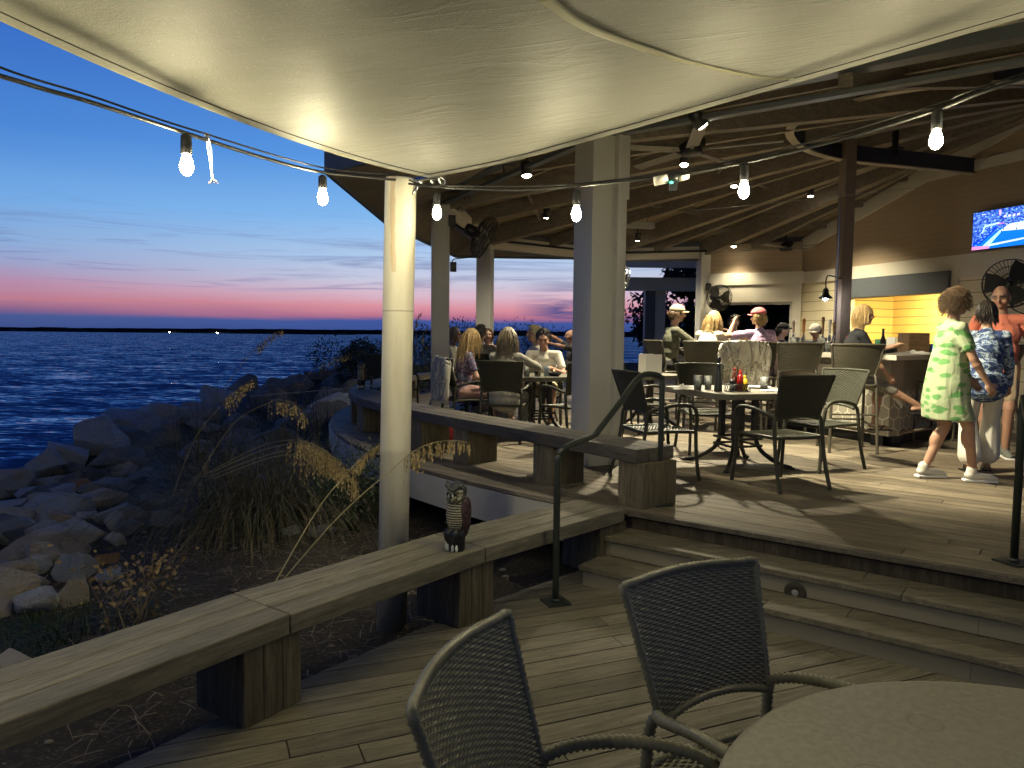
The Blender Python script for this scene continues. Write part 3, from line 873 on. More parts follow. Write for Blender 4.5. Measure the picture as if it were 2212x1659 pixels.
# upper bench, curved round the raised deck
UBF = [Vector((.90, 5.27, 0)), Vector((.137, 6.27, 0)), Vector((-.55, 7.16, 0)), Vector((-1.06, 7.86, 0)), Vector((-1.51, 8.55, 0)), Vector((-2.0, 9.45, 0)),
       Vector((-2.33, 10.5, 0)), Vector((-2.5, 11.8, 0)), Vector((-2.47, 13.2, 0)), Vector((-2.2, 14.7, 0)), Vector((-1.65, 16.2, 0))]
ub = thing('deck_bench', 'grey weathered curved bench round the edge of the raised deck', 'bench', UBF[0])
UBR = [p for p in UBF]
seat_bays(UBR, -.41, UZ + .43, .10, MT['bench_grey'], ub, 3)
for i, t in ((0, .06), (0, .86), (1, .95), (2, .98), (3, .95), (4, .9), (5, .85), (6, .7), (7, .8), (8, .9)):
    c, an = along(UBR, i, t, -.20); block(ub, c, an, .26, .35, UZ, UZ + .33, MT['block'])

# ------------------------------------------------------------------ handrails
def handrail(pts, bases, label, r=.021):
    o = thing('handrail', label, 'handrail', bases[0])
    org = Vector(bases[0])
    mb = MB(); mb.tube([p - org for p in pts], r, 12); mb.build('rail', MT['steel'], o)
    for b in bases:
        mb = MB(); b = Vector(b) - org; mb.box(b + Vector((0, 0, .006)), (.15, .15, .012), R(20)); mb.lathe([(.03, .012), (.03, .02), (.022, .03)], 12, b)
        mb.build('base_plate', MT['steel'], o)
    return o
b1 = atz(1200, 1302, 0); b2 = atz(1424, 1090, UZ)
h1 = aty(1203, 975, b1.y).z; h2 = aty(1422, 815, b2.y).z
t1 = Vector((b1.x, b1.y, h1)); t2 = Vector((b2.x, b2.y, h2))
hv = (t2 - t1); hv.z = 0; hl = hv.length; hv.normalize()
m1 = aty(1283, 942, b1.y + .36); m2 = aty(1385, 812, b2.y - .1)
pts = catmull([b1, Vector((b1.x, b1.y, h1 - .12)), t1 + Vector((.012, .015, -.03)), t1 + hv * .07 + Vector((0, 0, .015)), m1 - hv * .03], 5) + \
      catmull([m1 + hv * .02 + Vector((0, 0, .01)), m1.lerp(m2, .5), m2 + Vector((0, 0, .0)), t2 + Vector((-.012, -.015, .0)), Vector((b2.x, b2.y, h2 - .1)), b2], 6)
handrail(pts, [b1, b2], 'dark green bent pipe handrail beside the steps and bench end')
b3 = atz(2190, 1216, UZ); b4 = b3 + Vector((-.62, -.95, -UZ)); b4.z = 0
b4 = atz(2230, 1480, 0)
pts = [b4, b4 + Vector((0, 0, .85)), b4.lerp(b3, .1) + Vector((0, 0, .9)), b4.lerp(b3, .4) + Vector((0, 0, .92)), b4.lerp(b3, .95) + Vector((0, 0, .95)), b3 + Vector((0, 0, .85)), b3]
handrail(pts, [b3, b4], 'dark pipe handrail post at the right edge of the steps')
# ------------------------------------------------------------------ pavilion
AP = Vector((8.0, 10.6, 5.45))
WC = Vector((6.2, 16.0, 0)); WD = Vector((.313, -.95, 0)).normalized(); WN = Vector((-WD.y * -1, 0, 0))
WN = Vector((WD.y, -WD.x, 0))                       # towards the terrace
HZ = 3.82
HV = [Vector((7.2, 2.2, 0)), Vector((4.3, 4.55, 0)), Vector((.80, 7.2, 0)), aty(951, 600, 11.0), aty(1048, 600, 15.5), Vector((2.1, 17.7, 0)), Vector((4.35, 17.0, 0)), WC.copy()]
for v in HV: v.z = HZ
EV = [Vector((6.2, .2, 3.3)), Vector((3.3, 2.75, 3.3)), Vector((-1.9, 7.6, 3.3)), Vector((-1.88, 11.2, 3.3)), Vector((-1.25, 16.3, 3.36)), Vector((1.9, 19.0, 3.62)), Vector((4.9, 18.4, 3.64)), Vector((7.2, 17.2, 3.64))]
def m_roof(name, c1, c2, c3, line, pitch=.13):
    a = N(name); tc = a.n('ShaderNodeTexCoord'); sx = a.n('ShaderNodeSeparateXYZ'); a.l(tc.outputs['Object'], sx.inputs[0])
    d = a.math('DIVIDE', sx.outputs[1], pitch); fr = a.math('FRACT', d); fl = a.math('FLOOR', d)
    wn = a.n('ShaderNodeTexWhiteNoise', noise_dimensions='1D'); a.l(fl, wn.inputs['W'])
    cv = a.n('ShaderNodeCombineXYZ'); a.l(a.math('ADD', a.math('MULTIPLY', sx.outputs[0], .8), a.math('MULTIPLY', wn.outputs[0], 31)), cv.inputs[0])
    a.l(a.math('MULTIPLY', sx.outputs[1], 9), cv.inputs[1]); a.l(sx.outputs[2], cv.inputs[2])
    g = a.noise(cv.outputs[0], 2, 5, .65, .7)
    c = a.ramp(g, [(.3, c1), (.52, c2), (.75, c3)])
    hs = a.n('ShaderNodeHueSaturation'); a.l(c, hs.inputs['Color']); a.l(a.math('MULTIPLY_ADD', wn.outputs[0], .6, .7), hs.inputs['Value'])
    ed = a.math('LESS_THAN', fr, .06)
    a.color(a.mix(ed, hs.outputs[0], line)); a.set(Roughness=.5)
    a.bump(a.math('ADD', a.math('MULTIPLY', g, .3), a.math('MINIMUM', a.math('MULTIPLY', fr, 8), 1.0)), .4, .006)
    return a.m
MT['roofboard'] = m_roof('tongue_and_groove_ceiling', (.165, .128, .082), (.27, .212, .138), (.37, .30, .205), (.02, .012, .007))
MT['soffit'] = m_roof('cream_soffit', (.55, .5, .38), (.6, .55, .42), (.63, .58, .45), (.3, .27, .2), .1)
MT['shingle'] = plain('dark_shingles', (.03, .033, .038), .9, 0, .3, 20, .3)
pav = thing('pavilion', 'open sided wooden pavilion with brown boarded roof and pale square columns', 'pavilion', (HV[2].x, HV[2].y, UZ))
PO = Vector(pav.location)
def facet(name, pts, mat, org, ang):
    Ri = Matrix.Rotation(-ang, 3, 'Z'); mb = MB()
    mb.add([Ri @ (Vector(p) - org) for p in pts], [tuple(range(len(pts)))])
    o = mb.build(name, mat, pav); o.location = org - PO; o.rotation_euler = (0, 0, ang); return o
for i in range(len(HV) - 1):
    a, b = HV[i], HV[i + 1]; m = (a + b) / 2; d = m - AP; ang = math.atan2(d.y, d.x)
    facet('roof_ceiling', [AP, a, b], MT['roofboard'], AP, ang)
    facet('soffit', [a, EV[i], EV[i + 1], b], MT['soffit'] if i < 2 else MT['rafter'], AP, ang)
up = Vector((0, 0, .16)); mb = MB()
for i in range(len(HV) - 1):
    mb.add([p - PO for p in (AP + up, HV[i] + up, HV[i + 1] + up)], [(0, 1, 2)])
    mb.add([p - PO for p in (HV[i] + up, EV[i] + up, EV[i + 1] + up, HV[i + 1] + up)], [(0, 1, 2, 3)])
mb.build('roof_covering', MT['shingle'], pav)
mb = MB()
for i in range(len(EV) - 1): mb.bar(EV[i] - PO + Vector((0, 0, .06)), EV[i + 1] - PO + Vector((0, 0, .06)), .035, .22)
mb.build('eave_fascia', MT['paint_dark'], pav)
# hips, common rafters and purlins
def roofp(i, s, t, drop):
    """point under facet i: s across (0..1), t from apex (0) to header (1)"""
    p = AP.lerp(HV[i].lerp(HV[i + 1], s), t); p.z -= drop; return p
for i in range(1, len(HV) - 1):
    mb = MB(); mb.bar(roofp(i, 0, .02, .18) - PO, roofp(i, 0, 1.0, .18) - PO, .20, .34); mb.build('hip_beam', MT['rafter'], pav)
    for s in (.5,):
        mb = MB(); mb.bar(roofp(i, s, .08, .13) - PO, roofp(i, s, 1.0, .13) - PO, .11, .24); mb.build('rafter', MT['rafter'], pav)
    for t in (.34, .52, .70, .87):
        for s0, s1 in ((.0, .5), (.5, 1)):
            mb = MB(); mb.bar(roofp(i, s0, t, .08) - PO, roofp(i, s1, t, .08) - PO, .05, .13); mb.build('purlin', MT['rafter'], pav)
# header beams: pale shutter box over a dark track
for i in range(1, 6):
    a, b = HV[i].copy(), HV[i + 1].copy()
    dv = (b - a).normalized(); a2 = a + dv * .12; b2 = b - dv * .12
    mb = MB()
    lo = 3.42 if i >= 3 else 3.56
    z0 = Vector((0, 0, (lo + 3.69) / 2 - HZ)); z1 = Vector((0, 0, 3.74 - HZ)); z2 = Vector((0, 0, lo - .02 - HZ))
    mb.bar(a2 + z0 - PO, b2 + z0 - PO, .20, 3.688 - lo)
    if i >= 3: mb.bar(a2 + Vector((0, 0, 3.56 - HZ)) - PO, b2 + Vector((0, 0, 3.56 - HZ)) - PO, .23, .03); mb.build('header_beam', MT['paint_cream'], pav)
    mb = MB(); mb.bar(a2 + z1 - PO, b2 + z1 - PO, .15, .10); mb.bar(a2 + z2 - PO, b2 + z2 - PO, .09, .038); mb.build('track_and_shade_strip', MT['paint_dark'], pav)  # upper bar: shading of the header face painted as a dark strip
# columns
def column(p, side, rz, extra=False):
    mb = MB(); h = 3.55 - UZ
    mb.box((0, 0, h / 2), (side, side, h)); mb.box((0, 0, .09), (side + .03, side + .03, .18))
    if extra:
        mb.box((side * .36, -side * .60, h / 2), (side * .22, side * .22, h)); mb.box((side * .62, -side * .30, h / 2 - .1), (side * .26, side * .34, h - .2))
        mb.box((side * .64, -side * .30, h - .30), (side * .34, side * .40, .6))
    o = mb.build('column', MT['paint_grey'], pav, .006); o.location = Vector((p.x, p.y, UZ)) - PO; o.rotation_euler = (0, 0, rz)
column(HV[2], .32, R(28), True)
column(HV[3], .26, R(8)); column(HV[4], .30, R(-14)); column(HV[5], .3, R(20)); column(HV[6], .27, R(10)); column(HV[1], .32, R(30))
mb = MB(); c = HV[3] - PO; mb.box((c.x + .02, c.y - .16, 3.05 - UZ + .1), (.2, .06, .55)); mb.build('bracket_board', MT['paint_grey'], pav)
# long dark pipes under the headers
mb = MB()
q = [HV[i] + (AP - HV[i]).normalized() * .25 for i in range(3, 7)]
mb.tube([(p.x - PO.x, p.y - PO.y, 3.58 - UZ) for p in q[1:]], .025, 8)
p_ = q[0].lerp(q[1], .55); mb.tube(catmull([(p_.x - PO.x, p_.y - PO.y, 3.9 - UZ), (p_.x - PO.x + .05, p_.y - PO.y + .1, 3.62 - UZ), (q[1].x - PO.x, q[1].y - PO.y, 3.58 - UZ)], 5), .025, 8)
mb.build('conduit', MT['black'], pav)
# steel post and curved canopy rail over the bar
PP = Vector((5.0, 11.3, UZ))
sp = thing('steel_post', 'brown square steel post standing behind the bar up to the roof', 'post', PP)
mb = MB(); mb.box((0, 0, 2.1), (.17, .17, 4.2), R(12)); mb.box((0, 0, .02), (.3, .3, .04), R(12)); mb.build('shaft', MT['steel_post'], sp)
mb = MB(); mb.bar((-.105, -.02, .2), (-.105, -.02, 3.4), .015, .015); mb.build('conduit', MT['chrome'], sp)
ring = catmull([(7.45, 12.2, 4.45), (6.2, 11.78, 4.45), (5.0, 11.38, 4.45), (4.15, 10.75, 4.45), (3.58, 9.85, 4.45), (3.55, 9.1, 4.45), (3.95, 8.4, 4.45), (4.8, 7.95, 4.45), (6.4, 7.8, 4.45)], 8)
cb = thing('canopy_rail', 'curved dark steel rail hung from the rafters over the bar', 'rail', ring[16])
mb = MB()
for i in range(len(ring) - 1):
    a, b = ring[i] - ring[16], ring[i + 1] - ring[16]
    mb.bar(a, b, .03, .24)
mb.build('web', plain('blue_black_steel', (.025, .03, .045), .45), cb)
mb = MB()
for i in range(len(ring) - 1):
    a, b = ring[i] - ring[16], ring[i + 1] - ring[16]
    mb.bar(a + Vector((0, 0, -.128)), b + Vector((0, 0, -.128)), .11, .018)
mb.build('flange', plain('lit_flange_steel', (.36, .31, .23), .5), cb)  # lighter than the web: the light on the flange is put into its colour
for i in (10, 26, 40, 50):
    mb = MB(); mb.bar(ring[i] - ring[16], ring[i] - ring[16] + Vector((0, 0, .5)), .07, .07); mb.box(ring[i] - ring[16] + Vector((0, 0, .13)), (.2, .14, .02)); mb.build('hanger', MT['black'], cb)

# ------------------------------------------------------------------ restaurant building behind
bld = thing('restaurant_building', 'tan clapboard restaurant wall with cream trim and a lit serving hatch', 'building', (WC.x, WC.y, UZ), math.atan2(WD.y, WD.x))
# local frame: x along the wall (towards the camera), y = +left of WD... terrace side is y<0 or y>0 ?
TS = -1.0 if WN.dot(Vector((-WD.y, WD.x, 0))) < 0 else 1.0      # local y sign of the terrace side
def zr(x):                                                      # roof height above the upper deck along the wall
    return (3.82 + .286 * x if x < 5.7 else 5.45 - .2 * (x - 5.7)) - UZ
WX0, WX1 = 1.37, 3.64; WZ0, WZ1 = .80, 2.02
def wbox(mb, x0, x1, z0, z1, y0=0, y1=.15):
    mb.box(((x0 + x1) / 2, -TS * (y0 + y1) / 2, (z0 + z1) / 2), (x1 - x0, abs(y1 - y0), z1 - z0))
mb = MB()
wbox(mb, 0, WX0, 0, 2.40); wbox(mb, WX0, WX1, 0, WZ0); wbox(mb, WX1, 10, 0, 2.40); wbox(mb, WX0, WX1, WZ1 + .002, 2.40, .002, .15)
mb.build('lower_wall', MT['creamwall'], bld)
mb = MB()
prof = [(0, 2.40), (10, 2.40), (10, zr(10) + .1), (5.7, zr(5.7) + .1), (0, zr(0) + .1)]
vs = [(x, 0, z) for x, z in prof] + [(x, -TS * .15, z) for x, z in prof]
mb.add(vs, [tuple(range(5)), tuple(range(5, 10))] + [(i, (i + 1) % 5, 5 + (i + 1) % 5, 5 + i) for i in range(5)])
mb.build('gable_wall', MT['wall'], bld)
mb = MB()
mb.box((5, TS * .0175, 2.52), (10, .035, .24))                                                     # belt trim
mb.box((6.35, TS * .015, 4.05), (7.3, .03, .17))                                                    # upper band
for a, b in (((0, zr(0) - .20), (5.7, zr(5.7) - .20)),):
    mb.bar((a[0], TS * .02, a[1]), (b[0], TS * .02, b[1]), .04, .26)
for x in (WX0 - .07, WX1 + .09): mb.box((x, TS * .015, 1.2), (.13 if x < 2 else .18, .03, 2.4))
mb.box(((WX1 + 9.9) / 2, TS * .012, 2.32), (10 - WX1, .024, .14)); mb.box((5.35, TS * .013, 1.2), (.14, .026, 2.4))
mb.build('trim', MT['paint_cream'], bld)
mb = MB(); mb.box(((WX0 + WX1) / 2, TS * .05, WZ1 + .19), (WX1 - WX0 + .1, .10, .36)); mb.build('shutter_box', MT['paint_dark'], bld)
mb = MB(); mb.box(((WX0 + WX1) / 2, TS * .06, WZ0 - .02), (WX1 - WX0, .42, .04)); mb.build('hatch_shelf', MT['counter'], bld)
# kitchen room behind the hatch
kz = 2.35
mb = MB(); D = 1.9
mb.quad((.6, -TS * D, 0), (4.4, -TS * D, 0), (4.4, -TS * D, kz), (.6, -TS * D, kz))
mb.quad((.6, -TS * .15, 0), (.6, -TS * D, 0), (.6, -TS * D, kz), (.6, -TS * .15, kz))
mb.quad((4.4, -TS * .15, 0), (4.4, -TS * D, 0), (4.4, -TS * D, kz), (4.4, -TS * .15, kz))
mb.build('kitchen_wall', MT['kitchen'], bld)
mb = MB(); mb.quad((.6, -TS * .15, kz), (4.4, -TS * .15, kz), (4.4, -TS * D, kz), (.6, -TS * D, kz)); mb.build('kitchen_ceiling', MT['paint_cream'], bld)
# short return wall facing the sea with a dark window opening
rw = HV[6] - WC; rl = Vector((rw.x, rw.y, 0)).length; ra = math.atan2(rw.y, rw.x)
ret = thing('porch_wall', 'cream porch wall with dark open window beyond the seated drinkers', 'wall', (WC.x, WC.y, UZ), ra)
mb = MB()
def rbox(mb, x0, x1, z0, z1, y0=-.07, y1=.07): mb.box(((x0 + x1) / 2, (y0 + y1) / 2, (z0 + z1) / 2), (x1 - x0, y1 - y0, z1 - z0))
rbox(mb, 0, .18, 0, 2.40); rbox(mb, rl - .30, rl - .13, 0, 2.40); rbox(mb, .18, rl - .30, 2.02, 2.40); rbox(mb, .18, rl - .30, 0, .7)
mb.build('panel', MT['paint_cream'], ret)
mb = MB(); rbox(mb, -.05, rl - .12, 2.40, 2.66, -.10, .10); mb.build('beam', MT['paint_cream'], ret)
mb = MB(); rbox(mb, 0, rl - .12, 2.66, 3.30, -.05, .05); mb.build('upper_wall', MT['wall'], ret)
mb = MB(); rbox(mb, .18, .23, .7, 2.02, -.03, .03); rbox(mb, rl - .35, rl - .30, .7, 2.02, -.03, .03); rbox(mb, .18, rl - .30, 1.96, 2.02, -.029, .031); mb.build('window_frame', MT['paint_grey'], ret)
# far wing with its own roof, posts and beam beyond the pavilion
wg = thing('porch_wing', 'distant porch wing with dark roof and pale beam seen past the big column', 'building', (4.4, 24, 0))
pA = aty(1402, 690, 24); pB = aty(1500, 690, 23)
def wl(p): return Vector(p) - Vector((4.4, 24, 0))
mb = MB(); mb.box(wl((pA.x, 24, 1.6)), (.32, .32, 3.4)); mb.build('post', MT['paint_dark'], wg)
mb = MB(); mb.box(wl((pA.x + .35, 24.1, 1.6)), (.32, .3, 3.4)); mb.build('post', MT['paint_cream'], wg)
mb = MB(); mb.box(wl((6.2, 23.8, 3.3)), (6.0, .3, .42)); mb.build('beam', MT['paint_grey'], wg)
rA = aty(1330, 618, 22.2); rB = aty(1512, 600, 22.2)
mb = MB(); mb.box(wl((5.6, 22.5, 3.86)), (5.4, .2, .30)); mb.bar(wl((4.6, 22.35, 3.78)), wl((5.9, 22.3, 4.4)), .12, .3); mb.build('fascia', MT['paint_grey'], wg)
mb = MB(); mb.add([wl(p) for p in ((2.9, 22.4, 4.02), (8.6, 22.4, 4.02), (8.6, 25.5, 5.0), (4.4, 25.5, 5.0), (2.9, 22.4, 3.95), (8.6, 22.4, 3.95), (8.6, 25.5, 4.93), (4.4, 25.5, 4.93))],
                  [(0, 1, 2, 3), (7, 6, 5, 4), (0, 4, 5, 1), (1, 5, 6, 2), (2, 6, 7, 3), (3, 7, 4, 0)]); mb.build('roof', MT['shingle'], wg)

# ------------------------------------------------------------------ shade sail, its post and hardware
K = Vector((-.47, 4.2, 2.525))
Lend = Vector((-3.6, -1.0, 3.84))
def Lc(s):
    z = 2.525 - .444 * s + 1.76 * s * s
    p = K.lerp(Lend, s); bow = .16 * 4 * s * (1 - s)
    return Vector((p.x + bow * .2, p.y, z))
def on_edge_plane(px, py):
    d = ray(px, py); return CAMP + d * (4.03 / (d.y + .444 * d.x))
RP = [K] + [on_edge_plane(*q) for q in ((1106, 346), (1324, 287), (1541, 226), (1751, 167), (1960, 107), (2212, 34))] + [Vector((3.1, 2.65, 3.16)), Vector((4.3, 2.1, 3.42))]
RC = catmull(RP, 10)
def Rc(t):
    f = t * (len(RC) - 1); i = min(int(f), len(RC) - 2); return RC[i].lerp(RC[i + 1], f - i)
BB = Vector((1.2, -3.2, 4.6)); TW = BB - Lc(1) - Rc(1) + K
def sail_pt(u, v):
    p = Lc(u) + Rc(v) - K + TW * (u * v)
    e = min(u, v)
    p.z += .04 * math.sin(min(1, e * 2.0) * math.pi / 2) + .012 * mnoise.noise(Vector((p.x * 1.3, p.y * 1.3, 0))) * min(1, e * 6) + .006 * mnoise.noise(Vector((p.x * 5, p.y * 2.2, 4))) * min(1, e * 8)
    return p
SP = aty(866, 385, 4.3)
sail = thing('shade_sail', 'large cream shade sail stretched overhead from the white post', 'shade sail', K)
mb = MB(); n = 110; vs = []; fs = []
for i in range(n + 1):
    for j in range(n + 1): vs.append(sail_pt((i / n) ** 1.25, (j / n) ** 1.1) - K)
for i in range(n):
    for j in range(n): fs.append((i * (n + 1) + j, i * (n + 1) + j + 1, (i + 1) * (n + 1) + j + 1, (i + 1) * (n + 1) + j))
mb.add(vs, fs, True); so = mb.build('fabric', MT['sail'], sail)
sm = so.modifiers.new('thick', 'SOLIDIFY'); sm.thickness = .002; sm.offset = 1
mb = MB()
for F in (Lc, Rc):
    pts = [F(i / 50) - K for i in range(51)]
    mb.tube(pts, .007, 6, flat=1)
mb.build('edge_cable', MT['seam'], sail)
for F, o_ in ((Lc, .033), (Rc, .028)):
    mb = MB(); vs = []; fs = []
    for i in range(61):
        s = i / 60
        a = (sail_pt(s, .016) if F is Lc else sail_pt(.011, s)) - K; vs += [a + Vector((0, 0, -.004)), (F(s) - K) + Vector((0, 0, -.006))]
        if i: fs.append((2 * i - 2, 2 * i - 1, 2 * i + 1, 2 * i))
    mb.add(vs, fs, True); mb.build('hem', MT['sail'], sail)
    mb = MB(); mb.tube([(sail_pt(i / 60, .0165) if F is Lc else sail_pt(.0115, i / 60)) - K + Vector((0, 0, -.004)) for i in range(61)], .0022, 5); mb.build('stitched_cord', MT['cable'], sail)
# sewn seam: find the surface points that lie along the seam
grid = []
for i in range(0, 141):
    for j in range(0, 141):
        p = sail_pt(i / 140 * .8, j / 140 * .8); 
        if p.y > .3: grid.append((p, *proj(p)))
sp_t = [(1168, -6), (1250, 46), (1340, 86), (1450, 126), (1560, 152), (1650, 166), (1712, 171)]
spts = []
for tx, ty in sp_t:
    b = min(grid, key=lambda g: (g[1] - tx) ** 2 + (g[2] - ty) ** 2)[0]; spts.append(b - K + Vector((0, 0, -.005)))
sc_ = catmull(spts, 6); mb = MB()
mb.tube(sc_, [.030 * (1 - .65 * i / len(sc_)) for i in range(len(sc_))], 6, flat=.12); mb.build('seam', MT['seam'], sail)
mb = MB()                                            # shackle, turnbuckle and eye
e = SP + Vector((.07, -.02, -.02)) - K
mb.tube(catmull([e, e.lerp(Vector((.06, -.02, -.01)), .5) + Vector((0, 0, .008)), Vector((.06, -.02, -.01))], 6), .016, 8)
mb.tube(catmull([e + Vector((.0, -.012, 0)), e + Vector((.03, -.02, -.03)), e + Vector((.0, -.02, -.075)), e + Vector((-.015, -.02, -.03)), e], 4), .008, 6)
mb.tube(catmull([Vector((.05, -.02, 0)), Vector((.085, -.02, -.02)), Vector((.08, -.02, -.05)), Vector((.05, -.02, -.02))], 4), .007, 6)
mb.tube([e + Vector((.03, -.015, -.01)), e + Vector((.06, -.015, -.005))], .024, 8); mb.tube([e + Vector((.10, -.015, .0)), e + Vector((.125, -.015, .0))], .022, 8)
mb.build('turnbuckle', MT['chrome'], sail)
base = atz(846, 1333, -.1)
po = thing('sail_post', 'round white steel post with a rust streak holding up the shade sail', 'post', (base.x, base.y, -.2))
mb = MB(); top = Vector((SP.x, SP.y, SP.z)) - Vector((base.x, base.y, -.2))
ax = top.normalized(); Mx = Vector((0, 0, 1)).rotation_difference(ax).to_matrix()
h = top.length
mb.lathe([(.090, 0), (.090, 1.16), (.091, 1.165), (.090, 1.17), (.090, h - .015), (.084, h), (.0001, h + .004)], 40, M=Mx); mb.build('shaft', MT['post'], po)
# ------------------------------------------------------------------ woven chairs
def weave(mb, S, nrm, rows, cols, rw, th, amp, sub=2, width_axis=True):
    """flat strands in rows, running over and under cols stakes on the surface S(u,v)"""
    n = cols * sub + 1
    for i in range(rows):
        v = (i + .5) / rows
        pts = []
        for j in range(n):
            u = j / (n - 1)
            p = S(u, v); q = nrm(u, v)
            off = amp * math.cos(math.pi * (u * cols + i))
            pts.append((p + q * off, q))
        vs = []; fs = []
        for j, (p, q) in enumerate(pts):
            a = S(min(1, j / (n - 1)), min(1, v + .5 / rows)); b = S(j / (n - 1), max(0, v - .5 / rows))
            w = (a - b).normalized() * rw / 2
            vs += [p + w, p + q * th, p - w, p - q * th]
            if j:
                o = 4 * (j - 1)
                for k in range(4): fs.append((o + k, o + (k + 1) % 4, o + 4 + (k + 1) % 4, o + 4 + k))
        mb.add(vs, fs, True)
    # the backing sheet between the two faces of the weave
    k = 10; vs = [S(i / k, j / k) for j in range(k + 1) for i in range(k + 1)]
    mb.add(vs, [(j * (k + 1) + i, j * (k + 1) + i + 1, (j + 1) * (k + 1) + i + 1, (j + 1) * (k + 1) + i) for j in range(k) for i in range(k)], True)
    for c in range(cols):
        u = (c + .5) / cols
        mb.tube([S(u, k / 12) for k in range(13)], .0022, 4)
def surf_n(S):
    def f(u, v):
        e = .01
        a = S(min(1, u + e), v) - S(max(0, u - e), v); b = S(u, min(1, v + e)) - S(u, max(0, v - e))
        return a.cross(b).normalized()
    return f
def wrapped(mb, pts, r, n=8, pitch=.0085):
    pts = catmull(pts, 10)
    # resample and ripple the radius, as binding cane does
    L = [0]
    for i in range(1, len(pts)): L.append(L[-1] + (pts[i] - pts[i - 1]).length)
    m = max(6, int(L[-1] / pitch)); out = []; rs = []; k = 0
    for i in range(m + 1):
        s = L[-1] * i / m
        while k < len(L) - 2 and L[k + 1] < s: k += 1
        t = (s - L[k]) / max(1e-9, L[k + 1] - L[k]); out.append(pts[k].lerp(pts[k + 1], min(1, t))); rs.append(r * (1.04 if i % 2 else .74))
    mb.tube(out, rs, n)
def make_chair(label, group, mat, kind='chair', rows=46, cols=28):
    c = thing('wicker_armchair' if kind == 'chair' else 'wicker_bar_stool', label, 'chair' if kind == 'chair' else 'bar stool', (0, 0, 0), 0, group)
    sz = .43 if kind == 'chair' else .74; bz = .575 if kind == 'chair' else .83; bh = .36 if kind == 'chair' else .345
    def SB(u, v):
        x = (u * 2 - 1); w = .215 + .052 * v
        return Vector((x * w, -.235 - .115 * v - .05 * (1 - x * x) * (.4 + .6 * v) + .045, bz + bh * v + .005 * (1 - x * x) * v + .030 * (1 - x * x) * (1 - v) ** 2))
    mb = MB(); weave(mb, SB, surf_n(SB), rows, cols, bh / rows * 1.12, .0028, .0034); mb.build('backrest', mat, c)
    mb = MB(); rim = []
    for k in range(0, 9): rim.append(SB(0, k / 8))
    top = [SB(k / 10, 1) for k in range(1, 10)]
    wrapped(mb, [p + Vector((0, -.003, 0)) for p in rim] + top + [SB(1, k / 8) for k in range(8, -1, -1)], .0135)
    wrapped(mb, [SB(k / 6, 0) for k in range(7)], .013)
    mb.build('back_frame', mat, c)
    def SS(u, v):
        x = u * 2 - 1; y = -.235 + .475 * v
        return Vector((x * (.222 + .018 * v), y, sz - .012 * math.sin(math.pi * v) * (1 - x * x) - (.012 * max(0, (v - .85) / .15) ** 2)))
    mb = MB(); weave(mb, SS, surf_n(SS), max(12, rows - 2), max(8, cols - 4), .49 / (rows - 2) * .98, .0022, .0036); mb.build('seat', mat, c)
    mb = MB(); wrapped(mb, [SS(0, .02), SS(0, .5), SS(0, .97), SS(.08, 1), SS(.5, 1), SS(.92, 1), SS(1, .97), SS(1, .5), SS(1, .02), SS(.5, 0), SS(0, .02)], .016); mb.build('seat_frame', mat, c)
    for s in (-1, 1):
        if kind == 'chair':
            mb = MB(); wrapped(mb, [(s * .214, -.19, .60), (s * .235, -.21, .57), (s * .24, -.225, .43), (s * .245, -.265, .2), (s * .25, -.325, 0)], .0185); mb.build('leg', mat, c)
            mb = MB(); wrapped(mb, [(s * .222, -.20, .60), (s * .262, -.13, .625), (s * .275, 0, .655), (s * .278, .12, .662), (s * .277, .20, .645), (s * .272, .242, .595)], .0175); mb.build('armrest', mat, c)
            mb = MB(); wrapped(mb, [(s * .272, .243, .59), (s * .262, .252, .5), (s * .25, .25, .42), (s * .252, .262, .2), (s * .262, .285, 0)], .0185); mb.build('leg', mat, c)
        else:
            mb = MB(); wrapped(mb, [(s * .214, -.19, .86), (s * .225, -.22, .74), (s * .235, -.245, .4), (s * .245, -.28, 0)], .0185); mb.build('leg', mat, c)
            mb = MB(); wrapped(mb, [(s * .232, .235, .735), (s * .235, .24, .4), (s * .245, .255, 0)], .0185); mb.build('leg', mat, c)
            mb = MB(); wrapped(mb, [(s * .237, -.25, .30), (s * .237, .245, .30)], .011); mb.build('footrest', mat, c)
    if kind != 'chair':
        mb = MB(); wrapped(mb, [(-.237, .245, .32), (.237, .245, .32)], .012); mb.build('footrest', mat, c)
        mb = MB(); wrapped(mb, [(-.237, -.25, .42), (.237, -.25, .42)], .011); mb.build('footrest', mat, c)
    return c
def rzf(f): return math.atan2(-f[0], f[1])            # heading whose local +Y is f
G1, G2, G3 = 'wicker chairs at the near table', 'wicker armchairs on the raised deck', 'wicker bar stools'
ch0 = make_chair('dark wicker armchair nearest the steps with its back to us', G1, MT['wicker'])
def chair_at(x, y, z, f, label, group, first=False, src=None):
    o = (src or ch0) if first else copy_tree(src or ch0)
    return place(o, (x, y, z), rzf(f), label, group)
chair_at(.705, 1.93, 0, (.5, -.87), 'dark wicker armchair in the middle foreground standing upright before the steps', G1, True)
chair_at(.195, 1.50, 0, (.94, -.34), 'dark wicker armchair at the bottom edge with light glinting on its rounded back rim', G1)
chair_at(1.83, 1.92, 0, (-.62, -.72), 'wicker armchair behind the round table showing only its arm at the right edge', G1)
